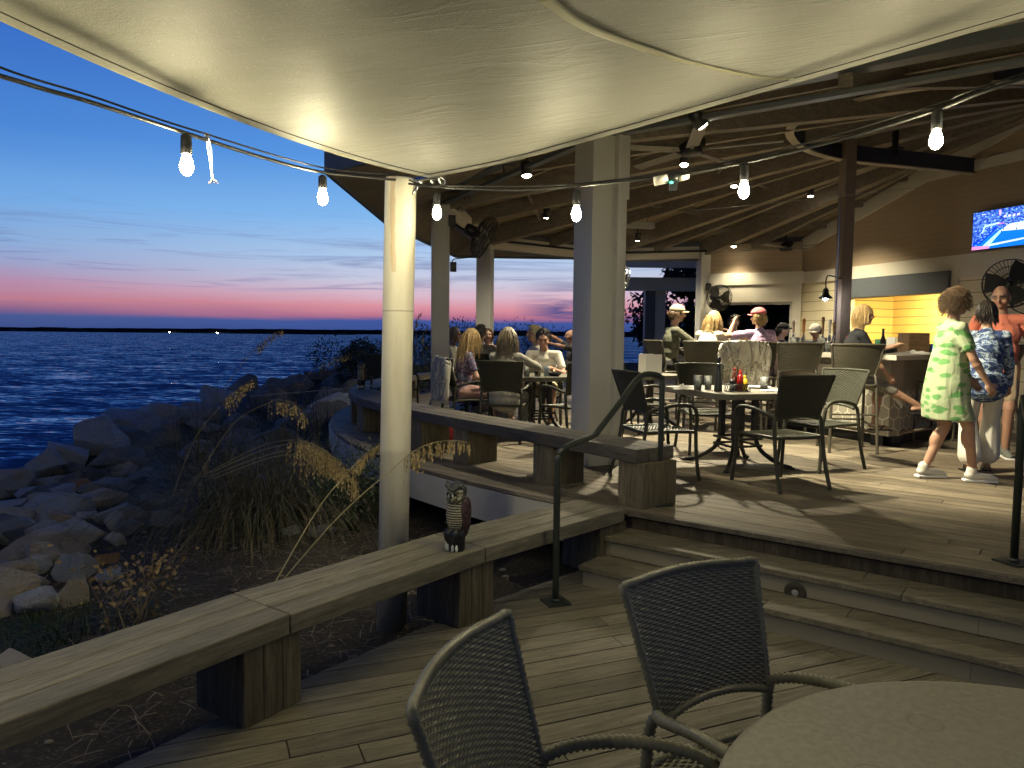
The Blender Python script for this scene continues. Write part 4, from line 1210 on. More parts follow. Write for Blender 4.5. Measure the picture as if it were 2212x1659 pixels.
# raised deck
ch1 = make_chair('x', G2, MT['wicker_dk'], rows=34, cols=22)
U = []
def uch(x, y, f, lab, first=False): return chair_at(x, y, UZ, f, lab, G2, first, ch1)
uch(2.27, 6.22, (-.34, .94), 'wicker armchair with its back to us right of the square table', True)
uch(2.98, 7.10, (-.9, -.42), 'wicker armchair with light shining through its weave at the right side of the square table')
uch(1.28, 6.52, (.95, .28), 'dark wicker armchair left of the square table behind the handrail')
uch(2.12, 8.02, (.05, -1.0), 'wicker armchair facing us on the far side of the square table')
uch(-.08, 8.72, (.2, .98), 'wicker armchair holding the woman with the ponytail')
uch(-.58, 9.35, (.93, .36), 'wicker armchair with a white jacket over its back by the second column')
uch(.42, 10.1, (-.1, -1.0), 'wicker armchair of the dark haired man looking down')
uch(.27, 10.80, (-.9, -.35), 'wicker armchair of the woman with bright pale hair')
uch(.68, 8.55, (-.55, .83), 'wicker armchair half hidden behind the big square column')
uch(-1.75, 10.9, (.6, .8), 'empty wicker armchair in the dusk beside the curved bench')
uch(-1.05, 12.2, (1, .1), 'wicker armchair of the grey haired man at the back left table')
uch(-.45, 11.6, (-.1, 1), 'wicker armchair with its back to us at the back left table')
uch(-.42, 13.3, (.1, -1), 'wicker armchair of the woman with sunglasses pushed up')
uch(1.10, 13.6, (-1, 0), 'wicker armchair of the bald man raising his hand')
uch(1.45, 8.9, (.9, .4), 'wicker armchair just right of the big square column in front of the menus')
uch(1.55, 10.3, (.8, -.6), 'wicker armchair beyond the menus at the small bright table')
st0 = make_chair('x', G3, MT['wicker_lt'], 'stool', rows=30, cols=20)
def stool(x, y, f, lab, first=False): return chair_at(x, y, UZ, f, lab, G3, first, st0)
stool(3.74, 8.22, (.16, .99), 'tall wicker bar stool holding the woman in the black shirt', True)
stool(3.47, 9.15, (.1, 1), 'empty tall wicker bar stool left of the woman in the black shirt')
stool(2.93, 9.55, (.12, 1), 'bar stool covered with a crumpled white jacket')
stool(3.28, 9.95, (.35, .94), 'bar stool under the woman in the pink cap')
stool(2.62, 10.15, (.25, .97), 'bar stool with plain dark back under the woman in the white coat')
stool(2.30, 10.75, (.95, .3), 'bar stool seen from the side under the man in the tan cap')
stool(5.15, 8.75, (-.62, .78), 'tall bar stool pushed to the right face of the bar beside the green dress')
stool(5.75, 8.95, (-.6, .8), 'bar stool mostly hidden behind the woman in the green dress')

# ------------------------------------------------------------------ tables
tb = thing('round_table', 'round stone coloured table top in the bottom right corner', 'table', (1.12, 1.20, 0))
mb = MB(); mb.lathe([(.0001, .70), (.70, .70), (.735, .703), (.748, .712), (.748, .722), (.742, .729), (.73, .732), (.0001, .732)], 96); mb.build('table_top', MT['round_top'], tb)
mb = MB(); mb.lathe([(.035, .05), (.035, .70)], 12); mb.build('pedestal', MT['black'], tb)
mb = MB()
for k in range(4):
    a = R(45 + 90 * k); mb.bar((0, 0, .05), (.32 * math.cos(a), .32 * math.sin(a), .02), .06, .04)
mb.build('base', MT['black'], tb)
def square_table(x, y, rz, side, label, h=.74, clip=.09):
    t = thing('dining_table', label, 'table', (x, y, UZ), rz, 'square dining tables')
    a = side / 2; poly = [(-a, -a + clip), (-a + clip, -a), (a - clip, -a), (a, -a + clip), (a, a - clip), (a - clip, a), (-a + clip, a), (-a, a - clip)]
    mb = MB(); mb.prism(poly, h - .055, h); mb.build('table_top', MT['dining'], t, .006)
    mb = MB()
    for sx, sy in ((-1, -1), (1, -1), (1, 1), (-1, 1)):
        mb.bar((sx * .11, sy * .11, .26), (sx * .11, sy * .11, h - .056), .05, .05)
    mb.build('pedestal', MT['black'], t)
    mb = MB()
    for sx, sy in ((-1, -1), (1, -1), (1, 1), (-1, 1)):
        mb.tube(catmull([(sx * .11, sy * .11, .30), (sx * .16, sy * .16, .15), (sx * .28, sy * .28, .04), (sx * .36, sy * .36, .012)], 6), .022, 6)
        mb.lathe([(.03, 0), (.03, .014)], 10, (sx * .36, sy * .36, 0))
    for z in (.27, .20):
        for p, q in (((-1, -1), (1, -1)), ((1, -1), (1, 1)), ((1, 1), (-1, 1)), ((-1, 1), (-1, -1))):
            mb.bar((p[0] * .16, p[1] * .16, z), (q[0] * .16, q[1] * .16, z), .025, .02)
    mb.build('base', MT['black'], t); return t
TA = R(17.5)
square_table(2.21, 7.19, TA, 1.1, 'grey square table with clipped corners and condiments by the stairs')
square_table(.33, 9.35, R(20), .95, 'crowded square table with drinks behind the big column')
square_table(-.50, 12.5, R(5), .9, 'back left square table where three grey haired diners sit')
square_table(1.85, 9.9, R(30), .8, 'small bright table with white menus left of the bar', .74)

# ------------------------------------------------------------------ props on the tables
TZ = UZ + .74
def on_table(px, py, z): return atz(px, py, z)
def glass(p, r, h, label, fill=None, group='drinking glasses'):
    o = thing('drinking_glass', label, 'glass', p, 0, group)
    mb = MB(); mb.lathe([(r * .8, 0), (r, h), (r * .94, h), (r * .75, .006), (.0001, .006)], 18); mb.build('cup', MT['glass'], o)
    mb = MB(); f = h * .62; mb.lathe([(.0001, .008), (r * .72, .008), (r * .84, f), (.0001, f)], 16); mb.build('drink', fill or MT['ice'], o)
    return o
MT['ice'] = plain('iced_water', (.5, .52, .48), .15, 0, .35, 30)
MT['beer'] = plain('amber_beer', (.45, .2, .03), .15)
MT['ketchup'] = plain('ketchup', (.28, .012, .008), .25)
def z_on(px, py): return atz(px, py, TZ)
glass(z_on(1507, 844), .042, .145, 'clear plastic cup of water left of the black pepper mill')
glass(z_on(1529, 841), .038, .13, 'second clear cup just touching the black pepper mill')
glass(z_on(1650, 842), .042, .125, 'clear cup with green print at the right of the condiment caddy')
p = z_on(1551, 846)
pm = thing('pepper_mill', 'tall black pepper mill on the grey square table', 'pepper mill', p)
mb = MB(); mb.lathe([(.037, 0), (.036, .03), (.028, .12), (.02, .2), (.016, .235), (.02, .245), (.02, .25)], 20); mb.build('body', MT['black_plastic'], pm)
mb = MB(); mb.lathe([(.012, .25), (.012, .27)], 12); mb.build('collar', MT['chrome'], pm)
mb = MB(); mb.lathe([(.012, .27), (.02, .285), (.02, .31), (.008, .325), (.0001, .327)], 14); mb.build('knob', MT['black_plastic'], pm)
p = z_on(1592, 846)
cd = thing('condiment_caddy', 'black wire caddy on the grey square table', 'caddy', p, TA)
mb = MB()
for z in (.005, .07):
    q = [(-.10, -.06, z), (.10, -.06, z), (.10, .06, z), (-.10, .06, z)]
    for i in range(4): mb.tube([q[i], q[(i + 1) % 4]], .004, 6)
for i in range(9):
    x = -.10 + .025 * i
    for y in (-.06, .06): mb.tube([(x, y, .005), (min(.1, x + .025), y, .07)], .0025, 5); mb.tube([(min(.1, x + .025), y, .005), (x, y, .07)], .0025, 5)
mb.box((0, 0, .004), (.19, .11, .004)); mb.build('basket', MT['black'], cd)
mb = MB(); mb.tube(catmull([(0, 0, .05), (0, 0, .2), (-.02, 0, .24), (-.045, 0, .27), (-.02, 0, .285), (.03, 0, .28), (.01, 0, .24), (0, 0, .2)], 4), .004, 6); mb.build('handle', MT['black'], cd)
def bottle(p, prof, mat, capprof, capmat, label, cat='bottle', group=None, name='sauce_bottle'):
    o = thing(name, label, cat, p, 0, group)
    mb = MB(); mb.lathe(prof, 16); mb.build('body', mat, o)
    mb = MB(); mb.lathe(capprof, 14); mb.build('cap', capmat, o); return o
Rt = Matrix.Rotation(TA, 3, 'Z')
def inc(x, y): return p + Rt @ Vector((x, y, .008))
bottle(inc(.015, -.02), [(.029, 0), (.03, .10), (.026, .13), (.02, .15)], MT['ketchup'], [(.02, .15), (.02, .17), (.008, .185), (.008, .2)], MT['red'], 'red ketchup bottle standing in the wire caddy')
bottle(inc(.065, -.02), [(.028, 0), (.03, .07), (.024, .1), (.014, .115)], MT['yellow'], [(.014, .115), (.012, .13), (.004, .15)], MT['yellow'], 'yellow mustard bottle standing in the wire caddy')
bottle(inc(-.06, -.01), [(.025, 0), (.025, .07)], MT['glass'], [(.027, .07), (.027, .10), (.02, .105)], MT['black_plastic'], 'small jar with a black lid in the wire caddy', 'jar', None, 'spice_jar')
bottle(inc(-.01, .035), [(.024, 0), (.025, .12), (.012, .15), (.012, .19)], plain('brown_glass', (.08, .02, .01), .15), [(.013, .19), (.013, .21)], MT['red'], 'dark sauce bottle with a red cap at the back of the wire caddy')
def crumple(name, label, cat, loc, sx, sy, sz, mat, seed, group=None):
    r = random.Random(seed); mb = MB(); n = 22; vs = []; fs = []
    for i in range(n + 1):
        for j in range(n + 1):
            u, v = i / n * 2 - 1, j / n * 2 - 1; e = max(0, 1 - (u * u + v * v) ** .5 * .85)
            wob = 1 + .25 * mnoise.noise(Vector((u * 2, v * 2, seed)))
            vs.append((u * sx * wob, v * sy * wob, max(.004, sz * e * (.7 + .9 * mnoise.noise(Vector((u * 3.2, v * 3.2, seed + 5)))) + .006)))
    for i in range(n):
        for j in range(n): fs.append((i * (n + 1) + j, (i + 1) * (n + 1) + j, (i + 1) * (n + 1) + j + 1, i * (n + 1) + j + 1))
    mb.add(vs, fs, True); o = mb.build(name, mat, None, 0, loc); tag(o, label, cat, group); return o
crumple('napkin', 'crumpled white napkins and cutlery at the left of the square table', 'napkin', z_on(1478, 842), .10, .06, .06, MT['white_cloth'], 2)
crumple('napkin', 'white napkin lying flat at the right of the square table', 'napkin', z_on(1668, 845), .12, .05, .02, MT['white_cloth'], 3)
mb = MB(); mb.lathe([(.0001, .012), (.07, .012), (.11, .022), (.112, .018), (.07, .004), (.0001, .004)], 24)
tag(mb.build('plate', MT['paper'], None, 0, z_on(1640, 839)), 'white plate behind the cup on the square table', 'plate')
# crowded table behind the column
def gt(x, y): return Vector((x, y, TZ))
glass(gt(.18, 9.0), .04, .13, 'glass of ice water in front of the woman with the ponytail', None, 'glasses on the crowded table')
glass(gt(.31, 9.02), .045, .12, 'half full beer glass on the crowded table', MT['beer'], 'glasses on the crowded table')
bottle(gt(.42, 9.05), [(.033, 0), (.033, .11), (.028, .122)], plain('blue_silver_can', (.3, .38, .45), .25, .6), [(.028, .122), (.026, .124)], MT['chrome'], 'silver drink can beside the beer glass', 'can', None, 'drink_can')
bottle(gt(.17, 9.25), [(.03, 0), (.03, .12), (.012, .17), (.012, .2)], MT['glass'], [(.013, .2), (.013, .22)], MT['red'], 'clear bottle with a red top on the crowded table')
glass(gt(.33, 9.3), .04, .15, 'tall glass with a straw near the dark haired man', None, 'glasses on the crowded table')
mb = MB(); mb.lathe([(.05, 0), (.09, .03), (.10, .05), (.095, .05), (.085, .034), (.0001, .01)], 22); tag(mb.build('food_basket', MT['black_plastic'], None, 0, gt(.52, 9.1)), 'black bowl of food at the column end of the crowded table', 'bowl')
# menus on the small bright table
for k, (px, py, s) in enumerate(((1413, 790, 1), (1396, 775, .8))):
    q = aty(px, py, 9.75 + .3 * k); mb = MB(); mb.box((0, 0, .13), (.22, .008, .27)); mb.box((.0, .03, .004), (.1, .07, .008))
    tag(mb.build('menu_card', MT['paper'], None, 0, (q.x, q.y, TZ), R(15)), ['upright white menu card in front on the bright table', 'smaller white menu card behind the front one on the bright table'][k], 'menu', 'menu cards')

# ------------------------------------------------------------------ bar
BK = Vector((4.34, 8.48, UZ)); BL = Vector((2.75, 12.4, UZ)); BR = Vector((6.45, 10.15, UZ))
bar = thing('bar', 'concrete bar with pale counter and hexagon tiled front', 'bar', BK)
def bar_face(a, b, sgn):
    d = (b - a); L = Vector((d.x, d.y, 0)).length; ang = math.atan2(d.y, d.x)
    def put(o): o.location = a - BK; o.rotation_euler = (0, 0, ang)
    y0 = sgn
    mb = MB(); mb.box((L / 2, y0 * .10, .82), (L, .20, .36)); put(mb.build('upper_panel', MT['concrete'], bar))
    mb = MB(); z0, z1 = .12, .64; yy = 0 if True else 0
    vs = [(0, 0, z0), (L, 0, z0), (L, 0, z1), (0, 0, z1), (0, y0 * .2, z0), (L, y0 * .2, z0), (L, y0 * .2, z1), (0, y0 * .2, z1)]
    mb.add(vs, [(0, 1, 2, 3), (4, 5, 6, 7), (0, 4, 7, 3), (1, 5, 6, 2), (0, 1, 5, 4), (3, 2, 6, 7)])
    me = mb.mesh('tiled_panel'); uv = me.uv_layers.new(name='UVMap')
    for lp_ in me.loops:
        c = me.vertices[lp_.vertex_index].co; uv.data[lp_.index].uv = (c.x + c.y, c.z)
    put(mkobj('tiled_panel', me, MT['hex'], bar))
    mb = MB(); mb.box((L / 2, y0 * .13, .06), (L, .14, .12)); put(mb.build('toe_kick', MT['black'], bar))
    mb = MB(); mb.tube([(0.05, -y0 * .12, .17), (L, -y0 * .12, .17)], .019, 8)
    k = .3
    while k < L: mb.tube([(k, -y0 * .12, .17), (k, 0, .17)], .01, 6); k += .9
    put(mb.build('foot_rail', MT['steel_post'], bar))
    return L, ang, put
bar_face(BK, BL, -1); bar_face(BK, BR, 1)
dl = (BL - BK); dl.z = 0; dl.normalize(); dr = (BR - BK); dr.z = 0; dr.normalize()
nl = Vector((-dl.y, dl.x, 0)); nr = Vector((dr.y, -dr.x, 0))
poly = [BL + nl * .16, BK + nl * .16 + nr * .16 - (dl + dr) * .02, BR + nr * .16, BR - nr * .45, BK + (dl + dr) * .42, BL - nl * .45]
mb = MB(); mb.prism([(p_.x - BK.x, p_.y - BK.y) for p_ in poly], 1.002, 1.06); mb.build('counter', MT['counter'], bar, .005)
mb = MB(); mb.box((1.15 * dr.x + nr.x * .004, 1.15 * dr.y + nr.y * .004, .83), (.075, .012, .115), math.atan2(dr.y, dr.x)); mb.build('outlet', MT['riser'], bar)
CZ = UZ + 1.06
def oncounter(px, side='l', d=-.1):
    """point on the counter line under picture column px"""
    a, dv, nv = (BK, dl, nl) if side == 'l' else (BK, dr, nr)
    best = None
    for i in range(0, 400):
        q = a + dv * (i * .01) + nv * d; q = Vector((q.x, q.y, CZ)); e = abs(proj(q)[0] - px)
        if best is None or e < best[0]: best = (e, q)
    return best[1]
def tap(px, side, d, h, col, label):
    q = oncounter(px, side, d); o = thing('beer_tap', label, 'beer tap', q, 0, 'beer tap handles')
    mb = MB(); mb.lathe([(.035, 0), (.035, .02), (.02, .03), (.02, .19), (.012, .22), (.010, .24)], 12); mb.build('column', MT['chrome'], o)
    mb = MB(); mb.lathe([(.010, .24), (.014, .26), (.017, .24 + h * .5), (.023, .24 + h * .75), (.019, .24 + h * .95), (.0001, .245 + h * .95)], 12); mb.build('handle', col, o)
    return o
tap(1712, 'l', -.5, .20, plain('white_red_tap_paint', (.6, .45, .4), .35, 0, .5, 25), 'white and red beer tap handle left of the orange one')
tap(1735, 'l', -.5, .22, plain('orange_tap_paint', (.55, .22, .05), .35), 'orange beer tap handle behind the glasses')
tap(1776, 'l', -.5, .24, MT['tan_wood'], 'plain wooden beer tap handle by the steel post')
tap(1790, 'l', -.42, .20, MT['paper'], 'white house shaped beer tap handle by the steel post')
tap(1799, 'l', -.36, .16, MT['tan_wood'], 'short pale wooden beer tap handle nearest the steel post')
for px, d, lab in ((1714, -.2, 'left cluster pitcher of clear glass on the bar'), (1726, -.3, 'second pitcher of clear glass on the bar behind the first'), (1775, -.2, 'clear glass pitcher next to the steel post')):
    glass(oncounter(px, 'l', d), .06, .19, lab, None, 'glass pitchers on the bar')
glass(oncounter(1790, 'l', -.15), .045, .15, 'low clear glass right of the pitcher by the steel post', None, 'glass pitchers on the bar')
bottle(oncounter(1829, 'l', -.2), [(.03, 0), (.03, .13), (.014, .18)], MT['glass'], [(.016, .18), (.016, .215)], MT['red'], 'clear bottle with red cap on the bar beside the black shirt')
bottle(oncounter(1906, 'r', -.12), [(.032, 0), (.032, .16), (.014, .22), (.013, .28)], MT['black_plastic'], [(.014, .28), (.014, .30)], MT['black'], 'black bottle in front of the woman in the black shirt')
q = oncounter(1842, 'l', -.1); mb = MB(); mb.box((0, 0, .07), (.12, .09, .14)); tag(mb.build('napkin_box', MT['red'], None, .006, q, R(20)), 'red box on the bar behind the black shirt', 'box')
q = oncounter(1664, 'l', -.05); mb = MB(); mb.lathe([(.05, 0), (.13, .02), (.13, .025), (.05, .006), (.0001, .006)], 22); mb.ell((.02, 0, .03), (.06, .05, .03)); tag(mb.build('plate', MT['tan_wood'], None, 0, q), 'plate of food on the bar right of the lavender shirt', 'plate')
for px, lab in ((1671, 'upright tan menu holder left of the beer taps'), (1610, 'tan menu holder behind the woman in white')):
    q = oncounter(px, 'l', -.3); mb = MB(); mb.box((0, 0, .10), (.12, .05, .2)); mb.box((0, -.035, .03), (.14, .02, .06)); tag(mb.build('menu_holder', MT['tan_wood'], None, .003, q, R(10)), lab, 'menu holder', 'menu holders on the bar')
q = oncounter(1972, 'r', -.42)
cr = thing('wooden_crate', 'pale wooden crate on the bar before the lit hatch', 'crate', q, R(10))
mb = MB()
for q_ in (-.10, .10):
    mb = MB()
    for k in range(7): mb.box((-.13 + k * .0433, q_, .13), (.0425, .014, .26))
    mb.build('slatted_side', MT['tan_wood'], cr)
mb = MB()
for s in (-1, 1): mb.box((s * .145, 0, .13), (.014, .186, .26))
mb.box((0, 0, .012), (.27, .18, .02)); mb.build('end_panel', MT['tan_wood'], cr)
q = oncounter(1975, 'r', .02)
tw = crumple('bar_towel', 'white towel hanging over the bar edge', 'towel', q + Vector((0, 0, .002)), .24, .12, .05, MT['white_cloth'], 6)
mb = MB(); n = 10; vs = []; fs = []
for i in range(n + 1):
    for j in range(7):
        t = i / n; w = .09 * (1 - .7 * t); x = (j / 6 - .5) * 2 * w + .12
        vs.append(Vector((dr.x * x + nr.x * (.16 + .012 * math.sin(j * 2.2)), dr.y * x + nr.y * (.16 + .012 * math.sin(j * 2.2)), .01 - .17 * t)) + Vector((nr.x * .004, nr.y * .004, 0)))
        if i and j: a_ = i * 7 + j; fs.append((a_ - 8, a_ - 7, a_, a_ - 1))
mb.add(vs, fs, True); mb.build('hanging_corner', MT['white_cloth'], tw)
q = oncounter(1900, 'r', -.9); q = aty(1925, 748, 10.6)
mb = MB(); mb.box((0, 0, .15), (.5, .3, .3)); mb.box((0, -.16, .2), (.44, .02, .16)); tag(mb.build('cash_register', MT['black_plastic'], None, .01, (q.x, q.y, UZ + .85), R(35)), 'black till behind the bar under the lit hatch', 'till')
q = aty(2022, 742, 11.4); mb = MB(); mb.box((0, 0, .14), (.36, .05, .26)); mb.box((0, .06, .01), (.2, .16, .02))
o = mb.build('register_screen', [MT['black_plastic']], None, .006, (q.x, q.y, UZ + .9), R(35)); tag(o, 'dark point of sale screen right of the wooden crate', 'screen')
mb = MB(); mb.box((0, -.027, .14), (.33, .004, .23)); mb.build('display', emit('blue_screen', (.12, .25, .8), .7), o)
# boxes on the shelf of the lit hatch
def hatch(x, lab, size, mat, name='shelf_box'):
    o = thing(name, lab, 'box'); q = bld.matrix_world if False else None
    a = math.atan2(WD.y, WD.x); base = Vector((WC.x, WC.y, UZ)) + WD * x + WN * .10 + Vector((0, 0, WZ0))
    o.location = base; o.rotation_euler = (0, 0, a)
    mb = MB(); mb.box((0, 0, size[2] / 2), size); mb.build('body', mat, o, .004)
    mb = MB(); mb.box((0, 0, size[2] + .008), (size[0] * .96, size[1] * .9, .014)); mb.build('lid', mat, o); return o
hatch(2.35, 'green carton on the shelf of the lit hatch', (.2, .14, .42), plain('green_carton', (.05, .22, .12), .6))
hatch(2.62, 'white carton between the green carton and the paper pad', (.2, .14, .46), MT['paper'])
hatch(3.0, 'cream paper pad standing on the hatch shelf', (.42, .06, .42), plain('cream_card', (.6, .55, .4), .7))
hatch(2.55, 'long low tray of cutlery on the hatch shelf', (.7, .16, .2), MT['white_cloth'])

# ------------------------------------------------------------------ television
s_tv = 4.15; tvo = Vector((WC.x, WC.y, 0)) + WD * s_tv + WN * .14
c0 = aty(2101.5, 501, tvo.y); zt = aty(2104, 461, tvo.y).z; zb = aty(2099, 541, tvo.y).z
tv = thing('television', 'wall mounted television showing a blue lit basketball arena', 'television', (tvo.x, tvo.y, (zt + zb) / 2), math.atan2(WD.y, WD.x))
H_ = (zt - zb); Wd = H_ * 1.72
mb = MB(); mb.box((Wd / 2, -TS * .02, 0), (Wd + .03, .05, H_ + .03)); mb.build('casing', MT['black_plastic'], tv, .005)
mb = MB(); mb.box((Wd / 2, -TS * .09, 0), (.3, .09, .25)); mb.build('bracket', MT['black'], tv)
def m_screen():
    a = N('arena_broadcast'); tc = a.n('ShaderNodeTexCoord'); sx = a.n('ShaderNodeSeparateXYZ'); a.l(tc.outputs['Object'], sx.inputs[0])
    n = a.noise(a.coord((1, 1, 1.6)), 26, 3, .7)
    crowd = a.ramp(n, [(.35, srgb(20, 40, 150)), (.5, srgb(50, 90, 225)), (.6, srgb(120, 190, 255)), (.7, srgb(235, 245, 255))])
    a.color(crowd); a.l(crowd, a.b.inputs['Emission Color']); a.b.inputs['Emission Strength'].default_value = .9
    return a.m
mb = MB(); mb.box((Wd / 2, TS * .0065, 0), (Wd, .004, H_)); scr = mb.build('screen', m_screen(), tv)
def patch(pts, col, st=1.0, off=.0095):
    mb = MB(); mb.add([(x * Wd, TS * off, (y - .5) * H_) for x, y in pts], [tuple(range(len(pts)))]); mb.build('broadcast_image', emit('broadcast_colour', srgb(*col), st), tv)
patch([(.0, .05), (.5, .52), (1, .50), (1, .0), (0, 0)], (10, 120, 235), 1.0, .0092)
patch([(.45, .42), (.62, .58), (1, .60), (1, .38)], (235, 255, 255), 1.0, .0105)
patch([(.18, .08), (.46, .44), (.52, .46), (.30, .08)], (190, 255, 255), .9, .0105)
patch([(.02, .08), (.14, .14), (.42, .50), (.40, .58), (.1, .22), (.02, .2)], (0, 70, 255), .9, .0110)
patch([(.28, .055), (1, .16), (1, .20), (.30, .11)], (225, 250, 255), .9, .0112)
patch([(0, 0), (.30, .0), (.30, .07), (0, .09)], (245, 150, 205), 1.0, .0115)
patch([(.16, .42), (.2, .62), (.44, .66), (.44, .62), (.22, .58), (.18, .42)], (205, 255, 255), 1.0, .0118)
patch([(.42, .60), (.55, .61), (.55, .63), (.42, .625)], (240, 120, 200), 1.0, .0120)
patch([(.44, .84), (.47, .84), (.47, .98), (.44, .98)], (255, 190, 220), 1.0, .0120)
patch([(.15, .91), (.22, .91), (.22, .93), (.15, .93)], (245, 245, 255), 1.0, .0120)
rr_ = random.Random(8)
for k in range(16):
    x_, y_ = rr_.uniform(.46, .98), rr_.uniform(.34, .66); h_ = rr_.uniform(.03, .07)
    patch([(x_, y_), (x_ + .012, y_), (x_ + .016, y_ + h_), (x_ + .002, y_ + h_)], rr_.choice(((20, 30, 90), (240, 250, 255), (60, 60, 110))), .9, .0128 + k * .0002)
for k in range(6): patch([(.05 + k * .05, .10 + k * .065), (.085 + k * .05, .115 + k * .068), (.085 + k * .05, .135 + k * .068), (.05 + k * .05, .118 + k * .065)], (150, 220, 255), .9, .0125)
for k in range(4): patch([(.52 + k * .07, .76), (.56 + k * .07, .765), (.56 + k * .07, .82), (.52 + k * .07, .81)], (250, 240, 255), 1.0, .0120)

# ------------------------------------------------------------------ wall fans
def fan(p, face, rad, label, mount, mat=None):
    """caged fan: face = direction the air goes; mount = world point of the bracket on the column or wall"""
    mat = mat or MT['black']
    o = thing('wall_fan', label, 'fan', p, 0, 'caged wall fans')
    f = Vector(face).normalized(); M = Vector((0, 0, 1)).rotation_difference(f).to_matrix()
    mb = MB()
    for rr, zz in ((rad, 0), (rad, .06), (rad * .98, -.05), (rad * .7, .085), (rad * .4, .1), (rad * .7, -.1), (rad * .4, -.12)):
        mb.tube([M @ Vector((rr * math.cos(a * math.pi / 14), rr * math.sin(a * math.pi / 14), zz)) for a in range(29)], 0.008 if rr == rad else .0045, 5, caps=False)
    for k in range(40):
        a = 2 * math.pi * k / 40; cs, sn = math.cos(a), math.sin(a)
        mb.tube([M @ Vector((r_ * cs, r_ * sn, z_)) for r_, z_ in ((.05, .105), (rad * .5, .1), (rad * .9, .075), (rad, .05), (rad, -.02), (rad * .9, -.07), (rad * .5, -.115), (.08, -.13))], .0027, 4)
    mb.build('cage', mat, o)
    mb = MB()
    for k in range(3):
        a = 2 * math.pi * k / 3 + .4
        pts = []
        for r_, w_, tw_ in ((.05, .05, .5), (rad * .5, .12, .42), (rad * .9, .14, .3)):
            for s in (-1, 1): pts.append(M @ Vector((r_ * math.cos(a) - s * w_ * math.sin(a), r_ * math.sin(a) + s * w_ * math.cos(a), s * w_ * tw_ * .5)))
        mb.add(pts, [(0, 1, 3, 2), (2, 3, 5, 4)], True)
    mb.build('blades', plain('dark_fan_blade', (.03, .03, .03), .4), o)
    mb = MB(); mb.lathe([(.0001, -.30), (.07, -.295), (.085, -.26), (.085, -.15), (.06, -.12), (.03, -.02), (.045, 0), (.045, .03), (.0001, .04)], 18, M=M); mb.build('motor', MT['black_plastic'], o)
    mb = MB(); b = M @ Vector((0, 0, -.2)); m_ = Vector(mount) - Vector(p)
    mb.tube(catmull([b, b.lerp(m_, .5) + Vector((0, 0, -.04)), m_], 5), .018, 8); mb.box(m_, (.10, .10, .16)); mb.build('bracket', MT['black'], o)
    mb = MB(); mb.tube(catmull([b + Vector((0, 0, -.08)), b + Vector((.03, .0, -.35)), m_ + Vector((.03, -.02, -.55)), m_ + Vector((.02, 0, -.62))], 6), .008, 6); mb.box(m_ + Vector((.02, 0, -.66)), (.09, .07, .14)); mb.build('power_cord', MT['black'], o)
    return o
p = aty(1045, 512, 10.8); fan(p, (.82, -.1, -.42), .30, 'black caged fan tilted down from the second column', HV[3] + Vector((.18, -.1, aty(985, 480, 11).z - HZ)))
p = aty(1553, 643, 16.4); fan(p, (.25, -.95, -.1), .285, 'black caged fan facing us on the far column beside the porch wall', aty(1530, 620, 16.85))
p = aty(1343, 600, 16.6); fan(p, (.85, .3, -.1), .27, 'silver lit caged fan half hidden by the edge of the big column', aty(1331, 560, 17.2), MT['chrome'])
p = aty(2182, 612, 10.6); fan(p, (-.55, -.8, -.12), .34, 'large black caged fan on the wall behind the bald man', aty(2215, 600, 10.95))

# ------------------------------------------------------------------ ceiling fans, heaters, fixtures
def roof_hit(px, py, drop=0):
    d = ray(px, py); t = 4.0
    while t < 24:
        q = CAMP + d * t
        for i in range(1, len(HV) - 1):
            a, b = HV[i], HV[i + 1]
            v0 = Vector((a.x - AP.x, a.y - AP.y)); v1 = Vector((b.x - AP.x, b.y - AP.y)); w = Vector((q.x - AP.x, q.y - AP.y))
            den = v0.x * v1.y - v1.x * v0.y
            s = (w.x * v1.y - v1.x * w.y) / den; u = (v0.x * w.y - w.x * v0.y) / den
            if s >= 0 and u >= 0 and s + u <= 1:
                zr_ = AP.z + (HZ - AP.z) * (s + u)
                if q.z > zr_ - drop: return q, zr_
        t += .03
    return CAMP + d * 11, 4.5
def spot(px, py, label, tilt=(0, 0)):
    q, z = roof_hit(px, py, .40)
    o = thing('spot_light', label, 'spot light', q, 0, 'ceiling spot lights')
    ax = Vector((tilt[0], tilt[1], -1)).normalized(); M = Vector((0, 0, -1)).rotation_difference(ax).to_matrix()
    mb = MB(); mb.lathe([(.055, .015), (.062, .0), (.062, .15), (.05, .165), (.0001, .166)], 18, M=M); mb.build('housing', MT['black'], o)
    mb = MB(); mb.tube([(0, 0, .16), (0, 0, z - q.z - .0)], .012, 6); mb.lathe([(.05, z - q.z - .03), (.05, z - q.z)], 12); mb.build('stem', MT['black'], o)
    mb = MB(); mb.lathe([(.0001, -.018), (.035, -.012), (.054, .004), (.0001, .006)], 16, M=M); mb.build('lens', emit('spot_lens', (1, .86, .62), 45), o)
    return o, q, ax
